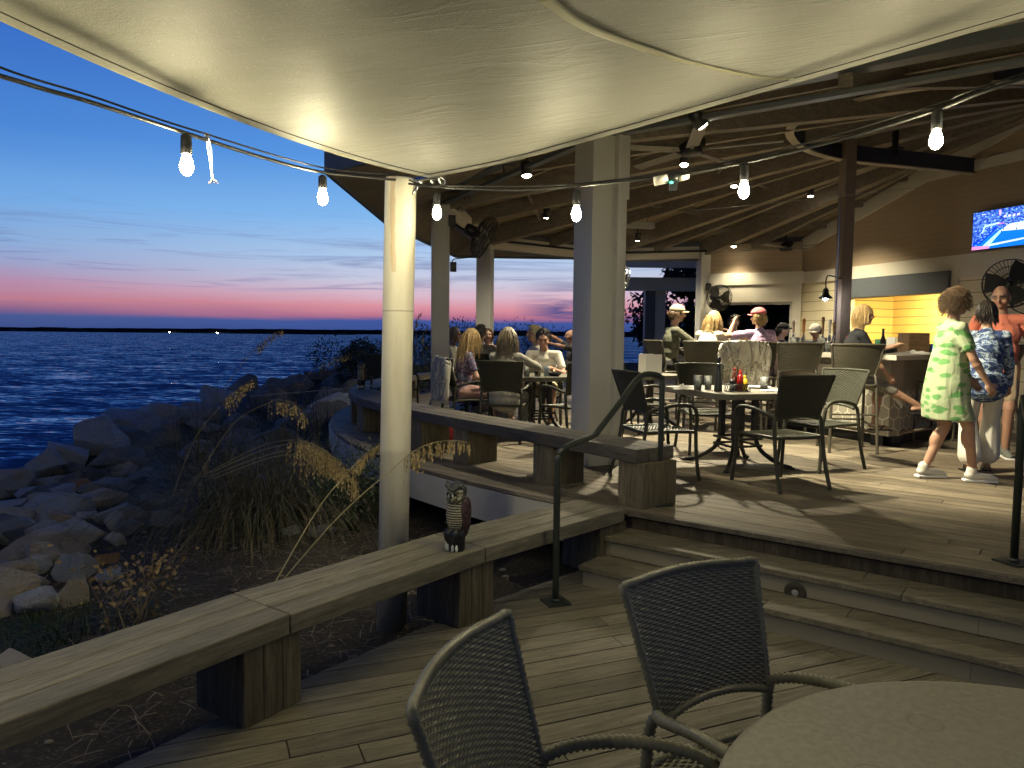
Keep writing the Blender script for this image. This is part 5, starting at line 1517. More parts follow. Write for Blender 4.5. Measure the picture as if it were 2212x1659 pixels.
# ------------------------------------------------------------------ people
def ik(a, c, l1, l2, pole):
    a = Vector(a); c = Vector(c); d = c - a; L = d.length
    if L > (l1 + l2) * .995:
        c = a + d.normalized() * (l1 + l2) * .995; d = c - a; L = d.length
    L = max(L, abs(l1 - l2) * 1.02 + 1e-3); dn = d.normalized()
    x = (l1 * l1 - l2 * l2 + L * L) / (2 * L); h = math.sqrt(max(0, l1 * l1 - x * x))
    p = Vector(pole); p = p - dn * p.dot(dn)
    if p.length < 1e-4: p = dn.orthogonal()
    return a + dn * x + p.normalized() * h, c
def strands(mb, hc, HM, style, L, n, r, ells, k, capped=False):
    for _ in range(n):
        for _t in range(40):
            d = Vector((r.gauss(0, 1), r.gauss(0, 1), r.gauss(0, 1))).normalized()
            lim = .25 if style != 'curly' else .42
            if capped and d.z > .12: continue
            if (d.y < lim or d.z > .70) and d.z > -.45 - (.35 if d.y < -.3 else 0): break
        c0 = Vector((0, -.014, .016))
        gr = r.uniform(.98, 1.14) if style == 'curly' else 1.0
        p = c0 + Vector((d.x * .083, d.y * .095, d.z * .108)) * k * gr
        l = L * r.uniform(.75, 1.1); m = 7 if style != 'curly' else 10
        if style == 'curly': dr = d * 1.0 + Vector((r.uniform(-1, 1), r.uniform(-1, 1), r.uniform(-1, .6))) * .7
        elif style == 'short': dr = Vector((d.x * .5, d.y * .5 - .35, -.25 + .3 * d.z)) + d * .25
        else: dr = d * .55 + Vector((d.x * .5, -.25, -.5))
        dr.normalize(); pts = []
        ph = r.uniform(0, 6.28); t1 = d.orthogonal().normalized(); t2 = d.cross(t1)
        sway = Vector((r.uniform(-1, 1), r.uniform(-1, 1), 0)) * .16
        for i in range(m):
            w = hc + HM @ p
            for ec, er in ells:
                q = w - ec; e = math.sqrt((q.x / er[0]) ** 2 + (q.y / er[1]) ** 2 + (q.z / er[2]) ** 2)
                if e < 1: w = ec + q / max(e, .05)
            pts.append(w); p = HM.inverted() @ (w - hc)
            if style == 'curly':
                a_ = ph + i * 1.5; dr = (d * .55 + Vector((0, -.05, -.62)) + t1 * math.cos(a_) * .95 + t2 * math.sin(a_) * .95).normalized()
            elif style == 'short': dr = (dr + Vector((0, -.1, -.25)) + Vector((r.uniform(-1, 1), r.uniform(-1, 1), 0)) * .15).normalized()
            else: dr = (dr * .55 + HM.inverted() @ Vector((0, 0, -1)) * .6 + sway * .5 + Vector((r.uniform(-1, 1), r.uniform(-1, 1), 0)) * .12).normalized()
            p = p + dr * (l / m)
        w0 = .0055 if style != 'curly' else .0032
        mb.tube(pts, [w0 * (1 - .75 * (i / (m - 1)) ** 2) for i in range(m)], 3, caps=False)
PEOPLE = []
def person(label, loc, face, H=1.68, pose='stand', seat=.43, lean=.04, head=(0, 0), hands=None, feet=None, skin='skin', top=None, bottom=None,
           hair=None, shoes=None, cap=None, fem=True, wide=1.0, vox=.011, seed=1, group=None, shift=0, twist=0, elbow=(.5, -1, -.25), glasses=None):
    k = H / 1.70; r = random.Random(seed)
    o = thing('person', label, 'person', loc, rzf(face), group)
    V = Vector; sit = pose == 'sit'
    P = V((0, -.10 + shift, (seat + .105) if sit else .93 * k))
    sp = V((0, math.sin(lean), math.cos(lean)))
    TwM = Matrix.Rotation(twist, 3, 'Z')
    Cc = P + sp * .30 * k; Nn = P + sp * .50 * k
    sw = (.150 if fem else .185) * k * (1 + (wide - 1) * .4)
    sh = {s: Nn - sp * .055 * k + TwM @ V((s * sw, 0, 0)) for s in (-1, 1)}
    hip = {s: P + V((s * .088 * k, 0, -.02)) for s in (-1, 1)}
    HM = Matrix.Rotation(head[0], 3, 'Z') @ Matrix.Rotation(-head[1], 3, 'X')
    nb = Nn + V((0, .012, 0)); hc = nb + sp * .085 * k + HM @ V((0, .022, .10)) * k
    # arms
    la, lf = .285 * k, .25 * k; arms = {}
    hands = hands or {}
    for s in (-1, 1):
        t = hands.get(s)
        if t is None: t = (s * (sw + .07), .06 + P.y, P.z - .02 * k) if not sit else (s * .16, P.y + .36, seat + .19)
        e, w = ik(sh[s], t, la, lf, (s * elbow[0], elbow[1], elbow[2])); arms[s] = (e, w)
    # legs
    lt, ls = .43 * k, .42 * k; legs = {}
    feet = feet or {}
    for s in (-1, 1):
        t = feet.get(s)
        if t is None: t = (s * .10, P.y + .02, .085) if not sit else (s * .12, P.y + .46, .085 if seat < .6 else .36)
        kn, an = ik(hip[s], t, lt, ls, (s * .12, 1, .15)); legs[s] = (kn, an)
    bodysets = {}
    def torso(mb, inf, low=0.0):
        w = wide
        mb.ell(P + V((0, -.01, .0)), ((.162 if fem else .150) * k * w + inf, .115 * k * w + inf, .115 * k + inf))
        mb.ell(P.lerp(Nn, .30), ((.128 if fem else .142) * k * w + inf, .098 * k * w + inf, .13 * k + inf))
        mb.ell(P.lerp(Nn, .60), ((.140 if fem else .160) * k * (1 + (w - 1) * .6) + inf, .105 * k * (1 + (w - 1) * .6) + inf, .15 * k + inf), TwM)
        if fem:
            for s in (-1, 1): mb.ell(P.lerp(Nn, .60) + TwM @ V((s * .065, .075, -.01)) * k, (.062 * k + inf * .7, .055 * k + inf * .7, .06 * k + inf * .7))
        elif w > 1.05: mb.ell(P.lerp(Nn, .25) + V((0, .06, 0)), (.13 * k * w + inf, .10 * k * w + inf, .13 * k + inf))
        mb.caps(sh[-1], sh[1], .047 * k + inf * .8, .047 * k + inf * .8)
        mb.caps(Nn - sp * .09 * k, Nn - sp * .02 * k, .10 * k + inf * .6, .062 * k + inf * .3)
    b = MB(); torso(b, 0)
    b.caps(Nn - sp * .04, hc - HM @ V((0, .02, .06)) * k, (.052 if fem else .060) * k, .050 * k)
    b.ell(hc, (.074 * k, .092 * k, .106 * k), HM)
    b.ell(hc + HM @ V((0, .024, -.058)) * k, (.056 * k, .062 * k, .056 * k), HM)
    b.ell(hc + HM @ V((0, .062, -.088)) * k, (.026 * k, .022 * k, .02 * k), HM)
    b.caps(hc + HM @ V((0, .086, .012)) * k, hc + HM @ V((0, .105, -.03)) * k, .011 * k, .017 * k)
    b.caps(hc + HM @ V((-.035, .080, .032)) * k, hc + HM @ V((.035, .080, .032)) * k, .013 * k, .013 * k)
    for s in (-1, 1):
        b.ell(hc + HM @ V((s * .075, -.008, -.008)) * k, (.011 * k, .022 * k, .033 * k), HM)
        b.ell(hc + HM @ V((s * .045, .058, -.035)) * k, (.026 * k, .028 * k, .026 * k), HM)
        e, w = arms[s]
        b.caps(sh[s], e, .047 * k, .037 * k); b.caps(e, w, .039 * k, .025 * k); b.ell(e.lerp(w, .25), (.041 * k,) * 3)
        # hand: palm, four unequal bent fingers and a thumb leaving the side of the palm
        f = (w - e).normalized(); side = V((s, 0, 0)) - f * f.x * s
        side = side.normalized() if side.length > .1 else V((0, 1, 0)); pn = f.cross(side).normalized()
        fwd = V((0, 1, 0)); tside = fwd - f * f.y
        tside = tside.normalized() if tside.length > .2 else pn
        pnn = f.cross(tside).normalized()
        pc = w + f * .045 * k
        b.caps(w, w + f * .075 * k + tside * .012 * k, .026 * k, .027 * k); b.caps(w + f * .03 * k - tside * .02 * k, w + f * .078 * k - tside * .022 * k, .019 * k, .019 * k)
        cur = pnn * (s if pnn.x * s < 0 else s) 
        inw = V((-s, 0, -.3)); inw = inw - f * inw.dot(f); inw = inw.normalized() if inw.length > .1 else pnn
        for q, (off, ln) in enumerate(((.028, .072), (.010, .080), (-.010, .074), (-.028, .058))):
            a0 = w + (f * .078 + tside * off) * k; a1 = a0 + (f * .8 + inw * .25) * ln * .5 * k; a2 = a1 + (f * .55 + inw * .75) * ln * .5 * k
            b.caps(a0, a1, .0100 * k, .0095 * k, 7); b.caps(a1, a2, .0095 * k, .008 * k, 7)
        a0 = w + (f * .03 + tside * .03) * k; a1 = a0 + (f * .45 + tside * .8 + inw * .3).normalized() * .038 * k; a2 = a1 + (f * .9 + tside * .25 + inw * .3).normalized() * .03 * k
        b.caps(a0, a1, .013 * k, .011 * k, 7); b.caps(a1, a2, .011 * k, .009 * k, 7)
        kn, an = legs[s]
        b.caps(hip[s], kn, .088 * k * (1 + (wide - 1) * .5), .056 * k); b.caps(kn, an, .053 * k, .035 * k)
        b.ell(kn.lerp(an, .28) + V((0, -.014, 0)), (.054 * k, .058 * k, .11 * k), V((0, 0, 1)).rotation_difference((kn - an).normalized()).to_matrix())
        fd = V((s * .12, 1, 0)); sd = (an - kn).normalized()
        if sd.y > .35: fd = V((s * .12, .8, .25))
        fd.normalize(); hl = an + V((0, -.03, -.035)) - fd * .01
        b.caps(hl, an + fd * .135 * k + V((0, 0, -.052)), .034 * k, .026 * k, 10, .8); b.caps(an + fd * .10 * k + V((0, 0, -.05)), an + fd * .165 * k + V((0, 0, -.06)), .034 * k, .022 * k, 10, .6)
    remesh(b, 'body', skin, o, vox, 3)
    body_feet = legs
    # clothes
    if top:
        mat, sleeve, hem = top
        c = MB(); torso(c, .016)
        fr = {'none': 0, 'cap': .35, 'short': .62, 'long': 2}[sleeve]
        for s in (-1, 1):
            e, w = arms[s]
            if fr > 0: c.caps(sh[s], sh[s].lerp(e, min(1, fr)), .056 * k, .056 * k if fr < 1 else .050 * k)
            if fr == 2: c.caps(e, e.lerp(w, .95), .051 * k, .038 * k)
        if hem == 'hip': c.ell(P + V((0, -.005, -.05 * k)), (.172 * k * wide, .128 * k * wide, .13 * k))
        if hem == 'long':
            c.ell(P + V((0, -.005, -.07 * k)), (.182 * k * wide, .140 * k * wide, .15 * k))
            if sit:
                for s in (-1, 1): c.caps(hip[s], hip[s].lerp(legs[s][0], .35), .11 * k, .10 * k)
        if hem == 'dress':
            z1 = .56 * k; zs = [P.lerp(Nn, .72).z, P.z + .14 * k, P.z - .05 * k, P.z - .22 * k, z1]; rx = [.12, .158, .19, .205, .222]; ry = [.8, .86, .82, .80, .80]
            vs = []; n = 20
            for i, z in enumerate(zs):
                cy = P.y + sp.y * max(0, z - P.z) + (.03 if i == 4 else 0)
                for q in range(n):
                    a = 2 * math.pi * q / n; fo = 1 + (.05 * math.sin(a * 5) if i >= 3 else 0)
                    vs.append((rx[i] * k * wide * math.cos(a) * fo, cy + rx[i] * ry[i] * k * wide * math.sin(a) * fo, z))
            fs = [tuple(range(n))[::-1], tuple(range(4 * n, 5 * n))]
            for i in range(4):
                for q in range(n): fs.append((i * n + q, (i + 1) * n + q, (i + 1) * n + (q + 1) % n, i * n + (q + 1) % n))
            fs = [f_[::-1] for f_ in fs]
            c.add(vs, fs, True)
        remesh(c, 'dress' if hem == 'dress' else 'shirt', mat, o, vox, 2)
    if bottom:
        mat, kind = bottom
        c = MB(); c.ell(P + V((0, -.012, -.01)), (.170 * k * wide, .126 * k * wide, .125 * k))
        for s in (-1, 1):
            kn, an = legs[s]
            fr = {'shorts': .72, 'capri': 1, 'trousers': 1, 'wide': 1}[kind]
            c.caps(hip[s], hip[s].lerp(kn, fr), .100 * k * (1 + (wide - 1) * .5), (.082 if kind == 'shorts' else .072) * k)
            if kind == 'capri': c.caps(kn, kn.lerp(an, .18), .070 * k, .064 * k)
            if kind == 'trousers': c.caps(kn, kn.lerp(an, .93), .069 * k, .058 * k)
            if kind == 'wide': c.caps(kn, kn.lerp(an, .80), .082 * k, .112 * k)
        remesh(c, 'shorts' if kind == 'shorts' else 'trousers', mat, o, vox, 2)
    if shoes:
        mat, kind = shoes
        for s in (-1, 1):
            kn, an = legs[s]; fd = V((s * .12, 1, 0)); 
            if (an - kn).normalized().y > .35: fd = V((s * .12, .8, .25))
            fd.normalize(); c = MB()
            if kind == 'shoe':
                c.caps(an + V((0, -.03, -.035)), an + fd * .145 * k + V((0, 0, -.046)), .043 * k, .036 * k, 12, .85); c.caps(an + fd * .10 * k + V((0, 0, -.048)), an + fd * .178 * k + V((0, 0, -.056)), .043 * k, .030 * k, 12, .7)
                c.caps(an + V((0, -.012, .01)), an + V((0, -.012, -.03)), .046 * k, .046 * k)
            else:
                c.bar(an + fd * -.06 + V((0, 0, -.078)), an + fd * .20 * k + V((0, 0, -.086)), .085 * k, .016)
                t0 = an + fd * .15 * k + V((0, 0, -.055)); sd_ = fd.cross(V((0, 0, 1)))
                for q in (-1, 1): c.tube(catmull([t0, t0.lerp(an + sd_ * q * .042 * k + fd * .05 + V((0, 0, -.06)), .5) + V((0, 0, .018)), an + sd_ * q * .042 * k + fd * .05 + V((0, 0, -.075))], 5), .009, 6)
            if kind == 'shoe':
                ob = remesh(c, 'shoe', mat, o, .008, 2); 
                sb = MB(); sb.bar(an + fd * -.075 + V((0, 0, -.077)), an + fd * .20 * k + V((0, 0, -.080)), .082 * k, .022); sb.build('sole', MT['paper'], ob, .006)
            else: c.build('sandal', mat, o)
    ells = [(hc, (.084 * k, .100 * k, .112 * k)), (Nn + V((0, -.01, -.0)), (.075 * k, .075 * k, .12)), (P.lerp(Nn, .62), (.172 * k, .128 * k, .20 * k)), (sh[-1], (.07, .07, .075)), (sh[1], (.07, .07, .075))]
    if hair:
        style, hm, L = hair
        h = MB(); n = {'long': 420, 'bob': 420, 'curly': 1300, 'short': 420, 'pony': 380, 'fringe': 160}[style]
        if style == 'fringe':
            for _ in range(n):
                a = r.uniform(math.pi * .98, math.pi * 2.02); z = r.uniform(-.045, .02)
                p0 = hc + HM @ V((.078 * math.cos(a), .094 * math.sin(a) , z)) * k
                h.tube([p0, p0 + HM @ V((.006 * math.cos(a), .006 * math.sin(a), -.018)), p0 + HM @ V((.002 * math.cos(a), .002 * math.sin(a), -.03))], [.006, .005, .002], 3, caps=False)
        else:
            h.ell(hc + HM @ V((0, -.018, .018)) * k, (.0815 * k, .0935 * k, .107 * k), HM, 16, 12)
            if style in ('long', 'bob', 'pony'): h.ell(hc + HM @ V((0, -.03, -.02)) * k, (.078 * k, .078 * k, .085 * k), HM, 14, 10)
            if style == 'curly': h.ell(hc + HM @ V((0, -.032, .018)) * k, (.090 * k, .092 * k, .106 * k), HM, 16, 12)
            strands(h, hc, HM, 'long' if style in ('bob', 'pony') else style, L, n, r, ells, k, bool(cap))
            if style == 'pony':
                t0 = hc + HM @ V((0, -.10, .03)) * k
                for _ in range(70):
                    d_ = V((r.uniform(-.02, .02), r.uniform(-.015, .01), 0))
                    h.tube(catmull([t0 + d_ * .4, t0 + V((0, -.035, -.02)) + d_, t0 + V((0, -.055, -.14)) + d_ * 1.7, t0 + V((0, -.045, -.30 - r.uniform(0, .06))) + d_ * 2.0], 3), [.005, .006, .006, .006, .006, .006, .005, .005, .004, .002], 3, caps=False)
        h.build('hair', hm, o)
    # face
    for s in (-1, 1):
        e_ = MB(); e_.ell(hc + HM @ V((s * .030, .0815, .012)) * k, (.013 * k, .009 * k, .007 * k), HM, 8, 6); e_.build('eye', MT['eye'], o)
        e_ = MB(); e_.caps(hc + HM @ V((s * .018, .089, .031)) * k, hc + HM @ V((s * .046, .078, .034)) * k, .004 * k, .003 * k, 6); e_.build('eyebrow', hair[1] if hair else MT['h_grey'], o)
    e_ = MB(); e_.caps(hc + HM @ V((-.020, .081, -.056)) * k, hc + HM @ V((.020, .081, -.056)) * k, .006 * k, .006 * k, 6); e_.build('mouth', MT['lip'], o)
    if cap:
        m, back = cap
        c = MB(); pr = [(.094 * math.cos(a), .094 * math.sin(a)) for a in np.linspace(0, math.pi / 2 - .02, 7)]
        Mc = HM @ Matrix.Diagonal((1, 1.14, 1)).to_3x3()
        c.lathe([(r_ * k * 1.04, z_ * k) for r_, z_ in pr], 20, hc + HM @ V((0, -.008, .035)) * k, Mc)
        c.lathe([(.008, .094 * k), (.008, .099 * k), (.0001, .10 * k)], 8, hc + HM @ V((0, -.008, .035)) * k, HM)
        ob = c.build('cap', m, o)
        c = MB(); n = 12; vs = []; 
        for i in range(n + 1):
            a = math.pi * (.08 + .84 * i / n); x = .090 * math.cos(a)
            vs += [hc + HM @ V((x, .102 * math.sin(a) - .008, .040 - .012 * (x / .08) ** 2)) * k, hc + HM @ V((x * 1.0, .102 * math.sin(a) + .072 * math.sin(a) - .008, .034 - .022 * (x / .08) ** 2)) * k]
        c.add(vs, [(2 * i, 2 * i + 1, 2 * i + 3, 2 * i + 2) for i in range(n)], True); bo = c.build('brim', m, ob); sd2 = bo.modifiers.new('t', 'SOLIDIFY'); sd2.thickness = .004
    if glasses:
        c = MB()
        y_, z_ = (.092, .010) if glasses == 'eyes' else (.045, .098)
        for s in (-1, 1): c.tube([hc + HM @ (V((s * .032 + .022 * math.cos(a), y_ + .0, z_ + .016 * math.sin(a))) * k) for a in np.linspace(0, 2 * math.pi, 13)], .0028, 5, caps=False); c.tube([hc + HM @ V((s * .054, y_, z_ + .004)) * k, hc + HM @ V((s * .082, .0, z_ + .004)) * k], .0025, 5)
        c.build('glasses', MT['black'], o)
    PEOPLE.append(o); return o

def leafprint():
    a = N('green_leaf_print'); v = a.coord((1, 1, 2.3), 0)
    vr = a.n('ShaderNodeTexVoronoi'); vr.inputs['Scale'].default_value = 8.5; vr.inputs['Randomness'].default_value = .95
    nv = a.n('ShaderNodeVectorMath', operation='ADD'); nz = a.n('ShaderNodeTexNoise'); nz.inputs['Scale'].default_value = 7; a.l(v, nz.inputs['Vector'])
    sc = a.n('ShaderNodeVectorMath', operation='SCALE'); a.l(nz.outputs['Color'], sc.inputs[0]); sc.inputs['Scale'].default_value = .10
    a.l(v, nv.inputs[0]); a.l(sc.outputs[0], nv.inputs[1]); a.l(nv.outputs[0], vr.inputs['Vector'])
    wash = a.mix(a.noise(v, 4, 4), (.26, .35, .21), (.44, .47, .30))
    cellg = a.n('ShaderNodeSeparateXYZ'); a.l(vr.outputs['Color'], cellg.inputs[0])
    leaf = a.math('MULTIPLY', a.ramp(vr.outputs['Distance'], [(.40, (1, 1, 1)), (.52, (0, 0, 0))]), a.math('GREATER_THAN', cellg.outputs[0], .22))
    lc = a.mix(cellg.outputs[1], (.05, .22, .05), (.11, .32, .085))
    a.color(a.mix(a.math('MULTIPLY', leaf, .85), wash, lc)); a.set(Roughness=.85); a.b.inputs['Specular IOR Level'].default_value = .2
    a.bump(a.noise(a.coord((1, 1, .5)), 7, 4, .55, .8), .6, .035); return a.m
C = {'green': leafprint(),
     'blue': pattern('blue_swirl_print', [(.025, .045, .13), (.05, .09, .22), (.02, .035, .11), (.38, .48, .56), (.06, .11, .26), (.45, .54, .6)], 8, (1, 1, 1.7), 2.2),
     'coral': cloth('coral_polo_cloth', (.62, .19, .12)), 'white': cloth('white_trouser_cloth', (.70, .67, .58), .85, .05), 'tan': cloth('tan_shorts_cloth', (.36, .28, .18)),
     'black': cloth('black_tee_cloth', (.014, .015, .018)), 'capri': pattern('grey_speckled_print', [(.25, .24, .2), (.12, .115, .1), (.34, .32, .27), (.18, .17, .15)], 38, (1, 1, 1), 1),
     'olive': cloth('olive_grey_hoodie_cloth', (.085, .088, .062)), 'coat': cloth('white_coat_cloth', (.72, .67, .54), .85, .08), 'lav': pattern('lavender_print', [(.50, .33, .52), (.42, .27, .46), (.58, .44, .58), (.47, .3, .5)], 24, (1, 1, 2.5), 1),
     'grey': cloth('grey_knit_cloth', (.27, .255, .215)), 'floral': pattern('navy_floral_print', [(.02, .03, .09), (.32, .17, .24), (.015, .02, .06), (.18, .26, .36), (.02, .03, .08), (.45, .25, .33)], 17, (1, 1, 1), 1.5),
     'pink': cloth('pale_pink_cloth', (.45, .27, .23)), 'polo': cloth('white_polo_cloth', (.60, .57, .48)), 'navy': cloth('navy_cloth', (.012, .018, .045)), 'vest': cloth('charcoal_vest_cloth', (.05, .05, .05)),
     'khaki': cloth('tan_cap_cloth', (.40, .32, .20)), 'pinkcap': cloth('pink_cap_cloth', (.72, .17, .18)), 'blackcap': cloth('black_cap_cloth', (.012, .012, .014)), 'meshcap': cloth('cream_mesh_cap_cloth', (.55, .5, .4)),
     'dshort': cloth('dark_shorts_cloth', (.02, .02, .022)), 'jean': cloth('faded_cloth', (.2, .21, .21)), 'sneak': plain('white_sneaker', (.65, .63, .55), .6), 'greysneak': plain('grey_sneaker', (.14, .15, .13), .7), 'sandal': plain('black_sandal', (.015, .013, .012), .5)}
g3 = 'three people standing on the raised deck'
person('woman in a green leaf print dress with curly brown hair walking in sneakers', (3.93, 6.50, UZ), (.99, -.06), 1.66, lean=.03, head=(.25, .12), skin=MT['skin_tan'],
       hands={1: (.20, .17, .80), -1: (-.16, .20, .86)}, feet={1: (.07, .12, .085), -1: (-.08, -.22, .095)}, top=(C['green'], 'short', 'dress'), shoes=(C['sneak'], 'shoe'), hair=('curly', MT['h_brown'], .12), wide=1.14, vox=.009, seed=3, group=g3)
person('dark haired woman in a blue swirl blouse and wide white trousers seen from behind', (4.42, 6.95, UZ), (.35, .94), 1.58, lean=.06, head=(.2, .15), skin=MT['skin_tan'],
       hands={1: (.24, .10, .80), -1: (-.20, .22, .95)}, feet={1: (.09, .10, .085), -1: (-.09, -.12, .09)}, top=(C['blue'], 'long', 'long'), bottom=(C['white'], 'wide'), shoes=(C['sandal'], 'sandal'), hair=('bob', MT['h_dark'], .11), wide=1.12, vox=.009, seed=4, group=g3)
person('bald man in a coral polo shirt facing us behind the blue blouse', (5.13, 7.80, UZ), (-.45, -.9), 1.80, lean=.05, head=(-.35, .25), skin=MT['skin_dk'], fem=False, wide=1.15,
       top=(C['coral'], 'short', 'hip'), bottom=(C['tan'], 'shorts'), shoes=(C['greysneak'], 'shoe'), hair=('fringe', MT['h_grey'], .05), glasses='eyes', vox=.01, seed=5, group=g3)
gb = 'people sitting along the bar'
person('woman in a black shirt with blond hair sitting sideways on a bar stool', (3.78, 8.25, UZ), (.98, -.12), 1.64, 'sit', .75, lean=.22, head=(.10, -.05), skin=MT['skin_tan'], shift=.06,
       hands={-1: (-.10, .46, 1.16), 1: (.14, .34, .84)}, feet={1: (.02, .74, .50), -1: (-.10, .30, .30)}, top=(C['black'], 'short', 'hip'), bottom=(C['capri'], 'capri'), shoes=(C['sandal'], 'sandal'), hair=('bob', MT['h_blond'], .13), wide=1.06, vox=.009, seed=6, group=gb)
person('smiling man in a tan cap and olive grey hoodie leaning at the bar', (2.36, 10.72, UZ), (.93, .05), 1.80, 'sit', .75, lean=.12, head=(-.05, .05), skin=MT['skin'], fem=False, wide=1.02,
       hands={1: (.26, .44, 1.02), -1: (-.2, .3, .95)}, top=(C['olive'], 'long', 'hip'), bottom=(C['dshort'], 'shorts'), shoes=(C['sneak'], 'shoe'), hair=('short', MT['h_brown'], .05), cap=(C['khaki'], 0), seed=7, group=gb)
person('woman with long blond hair in a white coat bending towards the bar', (2.70, 10.22, UZ), (.62, .78), 1.66, 'sit', .75, lean=.30, head=(-.2, .35), skin=MT['skin'], hands={1: (.2, .5, 1.08), -1: (-.16, .5, 1.08)},
       top=(C['coat'], 'long', 'long'), bottom=(C['white'], 'trousers'), shoes=(C['sneak'], 'shoe'), hair=('long', MT['h_blond'], .33), seed=8, group=gb, wide=1.05)
person('woman in a lavender tunic and pink cap with her elbow raised', (3.30, 9.98, UZ), (.12, .99), 1.66, 'sit', .75, lean=.06, head=(.75, .0), skin=MT['skin_tan'], hands={-1: (-.28, .22, 1.45), 1: (.22, .36, 1.06)},
       top=(C['lav'], 'short', 'long'), bottom=(C['lav'], 'capri'), shoes=(C['sandal'], 'sandal'), hair=('bob', MT['h_blond'], .09), cap=(C['pinkcap'], 0), seed=9, group=gb, wide=1.12, elbow=(1, -.2, -1))
gf = 'drinkers on the far side of the bar'
person('dark haired drinker in a white shirt beyond the lavender tunic', (3.72, 12.55, UZ), (-.5, -.8), 1.68, 'sit', .72, head=(.3, .1), skin=MT['skin'], hands={1: (.1, .3, 1.35)}, top=(C['polo'], 'short', 'hip'), bottom=(C['navy'], 'trousers'), hair=('short', MT['h_dark'], .06), fem=False, vox=.013, seed=10, group=gf)
person('drinker in a black cap looking sideways on the far side of the bar', (4.60, 12.5, UZ), (.8, -.6), 1.66, 'sit', .60, head=(.1, .0), skin=MT['skin'], top=(C['navy'], 'short', 'hip'), bottom=(C['navy'], 'trousers'), hair=('short', MT['h_dark'], .05), cap=(C['blackcap'], 0), fem=False, vox=.013, seed=11, group=gf)
person('man in a cream mesh cap and navy shirt with head bowed behind the pitchers', (5.20, 12.7, UZ), (-.6, -.8), 1.70, 'sit', .60, lean=.2, head=(.0, .4), skin=MT['skin_dk'], top=(C['navy'], 'short', 'hip'), bottom=(C['navy'], 'trousers'), hair=('short', MT['h_grey'], .05), cap=(C['meshcap'], 0), fem=False, vox=.013, seed=12, group=gf)
gt_ = 'diners at the tables by the sea'
person('woman with a long ponytail in a grey knit top seen from behind', (-.06, 8.76, UZ), (.22, .97), 1.68, 'sit', .44, lean=.12, head=(-.2, .15), skin=MT['skin'], hands={1: (.26, .34, .90), -1: (-.12, .42, .78)}, top=(C['grey'], 'long', 'long'), bottom=(C['jean'], 'trousers'), shoes=(C['sandal'], 'shoe'), hair=('long', MT['h_ash'], .34), seed=13, group=gt_, wide=1.1, vox=.01)
person('woman with long straight blond hair in a navy floral blouse', (-.54, 9.36, UZ), (.95, .28), 1.66, 'sit', .44, lean=.14, head=(-.1, .2), skin=MT['skin'], top=(C['floral'], 'short', 'hip'), bottom=(C['pink'], 'capri'), shoes=(C['sandal'], 'sandal'), hair=('long', MT['h_blond'], .40), seed=14, group=gt_)
person('dark haired man in a white polo looking down at the table', (.43, 10.02, UZ), (-.12, -.99), 1.74, 'sit', .44, lean=.28, head=(0, .45), skin=MT['skin_dk'], fem=False, hands={1: (.16, .36, .80), -1: (-.16, .36, .80)}, top=(C['polo'], 'short', 'hip'), bottom=(C['tan'], 'shorts'), shoes=(C['greysneak'], 'shoe'), hair=('short', MT['h_dark'], .06), seed=15, group=gt_)
person('woman with bright pale curly hair turned to the left', (.27, 10.75, UZ), (-.9, -.35), 1.70, 'sit', .47, lean=.05, head=(.05, .0), skin=MT['skin'], top=(C['polo'], 'short', 'hip'), bottom=(C['tan'], 'trousers'), hair=('curly', MT['h_platinum'], .10), seed=16, group=gt_)
person('grey haired man in a white shirt half hidden by the second column', (-.94, 12.2, UZ), (.95, -.15), 1.72, 'sit', .44, lean=.1, head=(-.1, .05), skin=MT['skin_dk'], fem=False, top=(C['polo'], 'long', 'hip'), bottom=(C['navy'], 'trousers'), hair=('short', MT['h_grey'], .05), vox=.013, seed=17, group=gt_)
person('grey haired diner in a grey shirt with his back to us at the back table', (-.50, 11.68, UZ), (.1, .99), 1.76, 'sit', .46, lean=.06, head=(-.5, .0), skin=MT['skin'], fem=False, top=(C['grey'], 'short', 'hip'), bottom=(C['navy'], 'trousers'), hair=('short', MT['h_grey'], .05), vox=.013, seed=18, group=gt_)
person('woman with sunglasses pushed up on her brown hair facing us', (-.44, 13.2, UZ), (.08, -.99), 1.68, 'sit', .46, lean=.12, head=(0, .05), skin=MT['skin'], hands={1: (.02, .30, 1.0), -1: (-.16, .30, .96)}, top=(C['pink'], 'none', 'hip'), bottom=(C['navy'], 'trousers'), hair=('bob', MT['h_brown'], .13), glasses='up', vox=.012, seed=19, group=gt_)
person('balding man in a charcoal vest raising his hand by the big column', (1.02, 13.55, UZ), (-1, -.05), 1.72, 'sit', .44, lean=.04, head=(.05, .0), skin=MT['skin_dk'], fem=False, hands={1: (.16, .42, 1.30), -1: (-.12, .36, 1.1)}, top=(C['vest'], 'short', 'hip'), bottom=(C['tan'], 'trousers'), hair=('fringe', MT['h_grey'], .05), vox=.012, seed=20, group=gt_, wide=1.1)

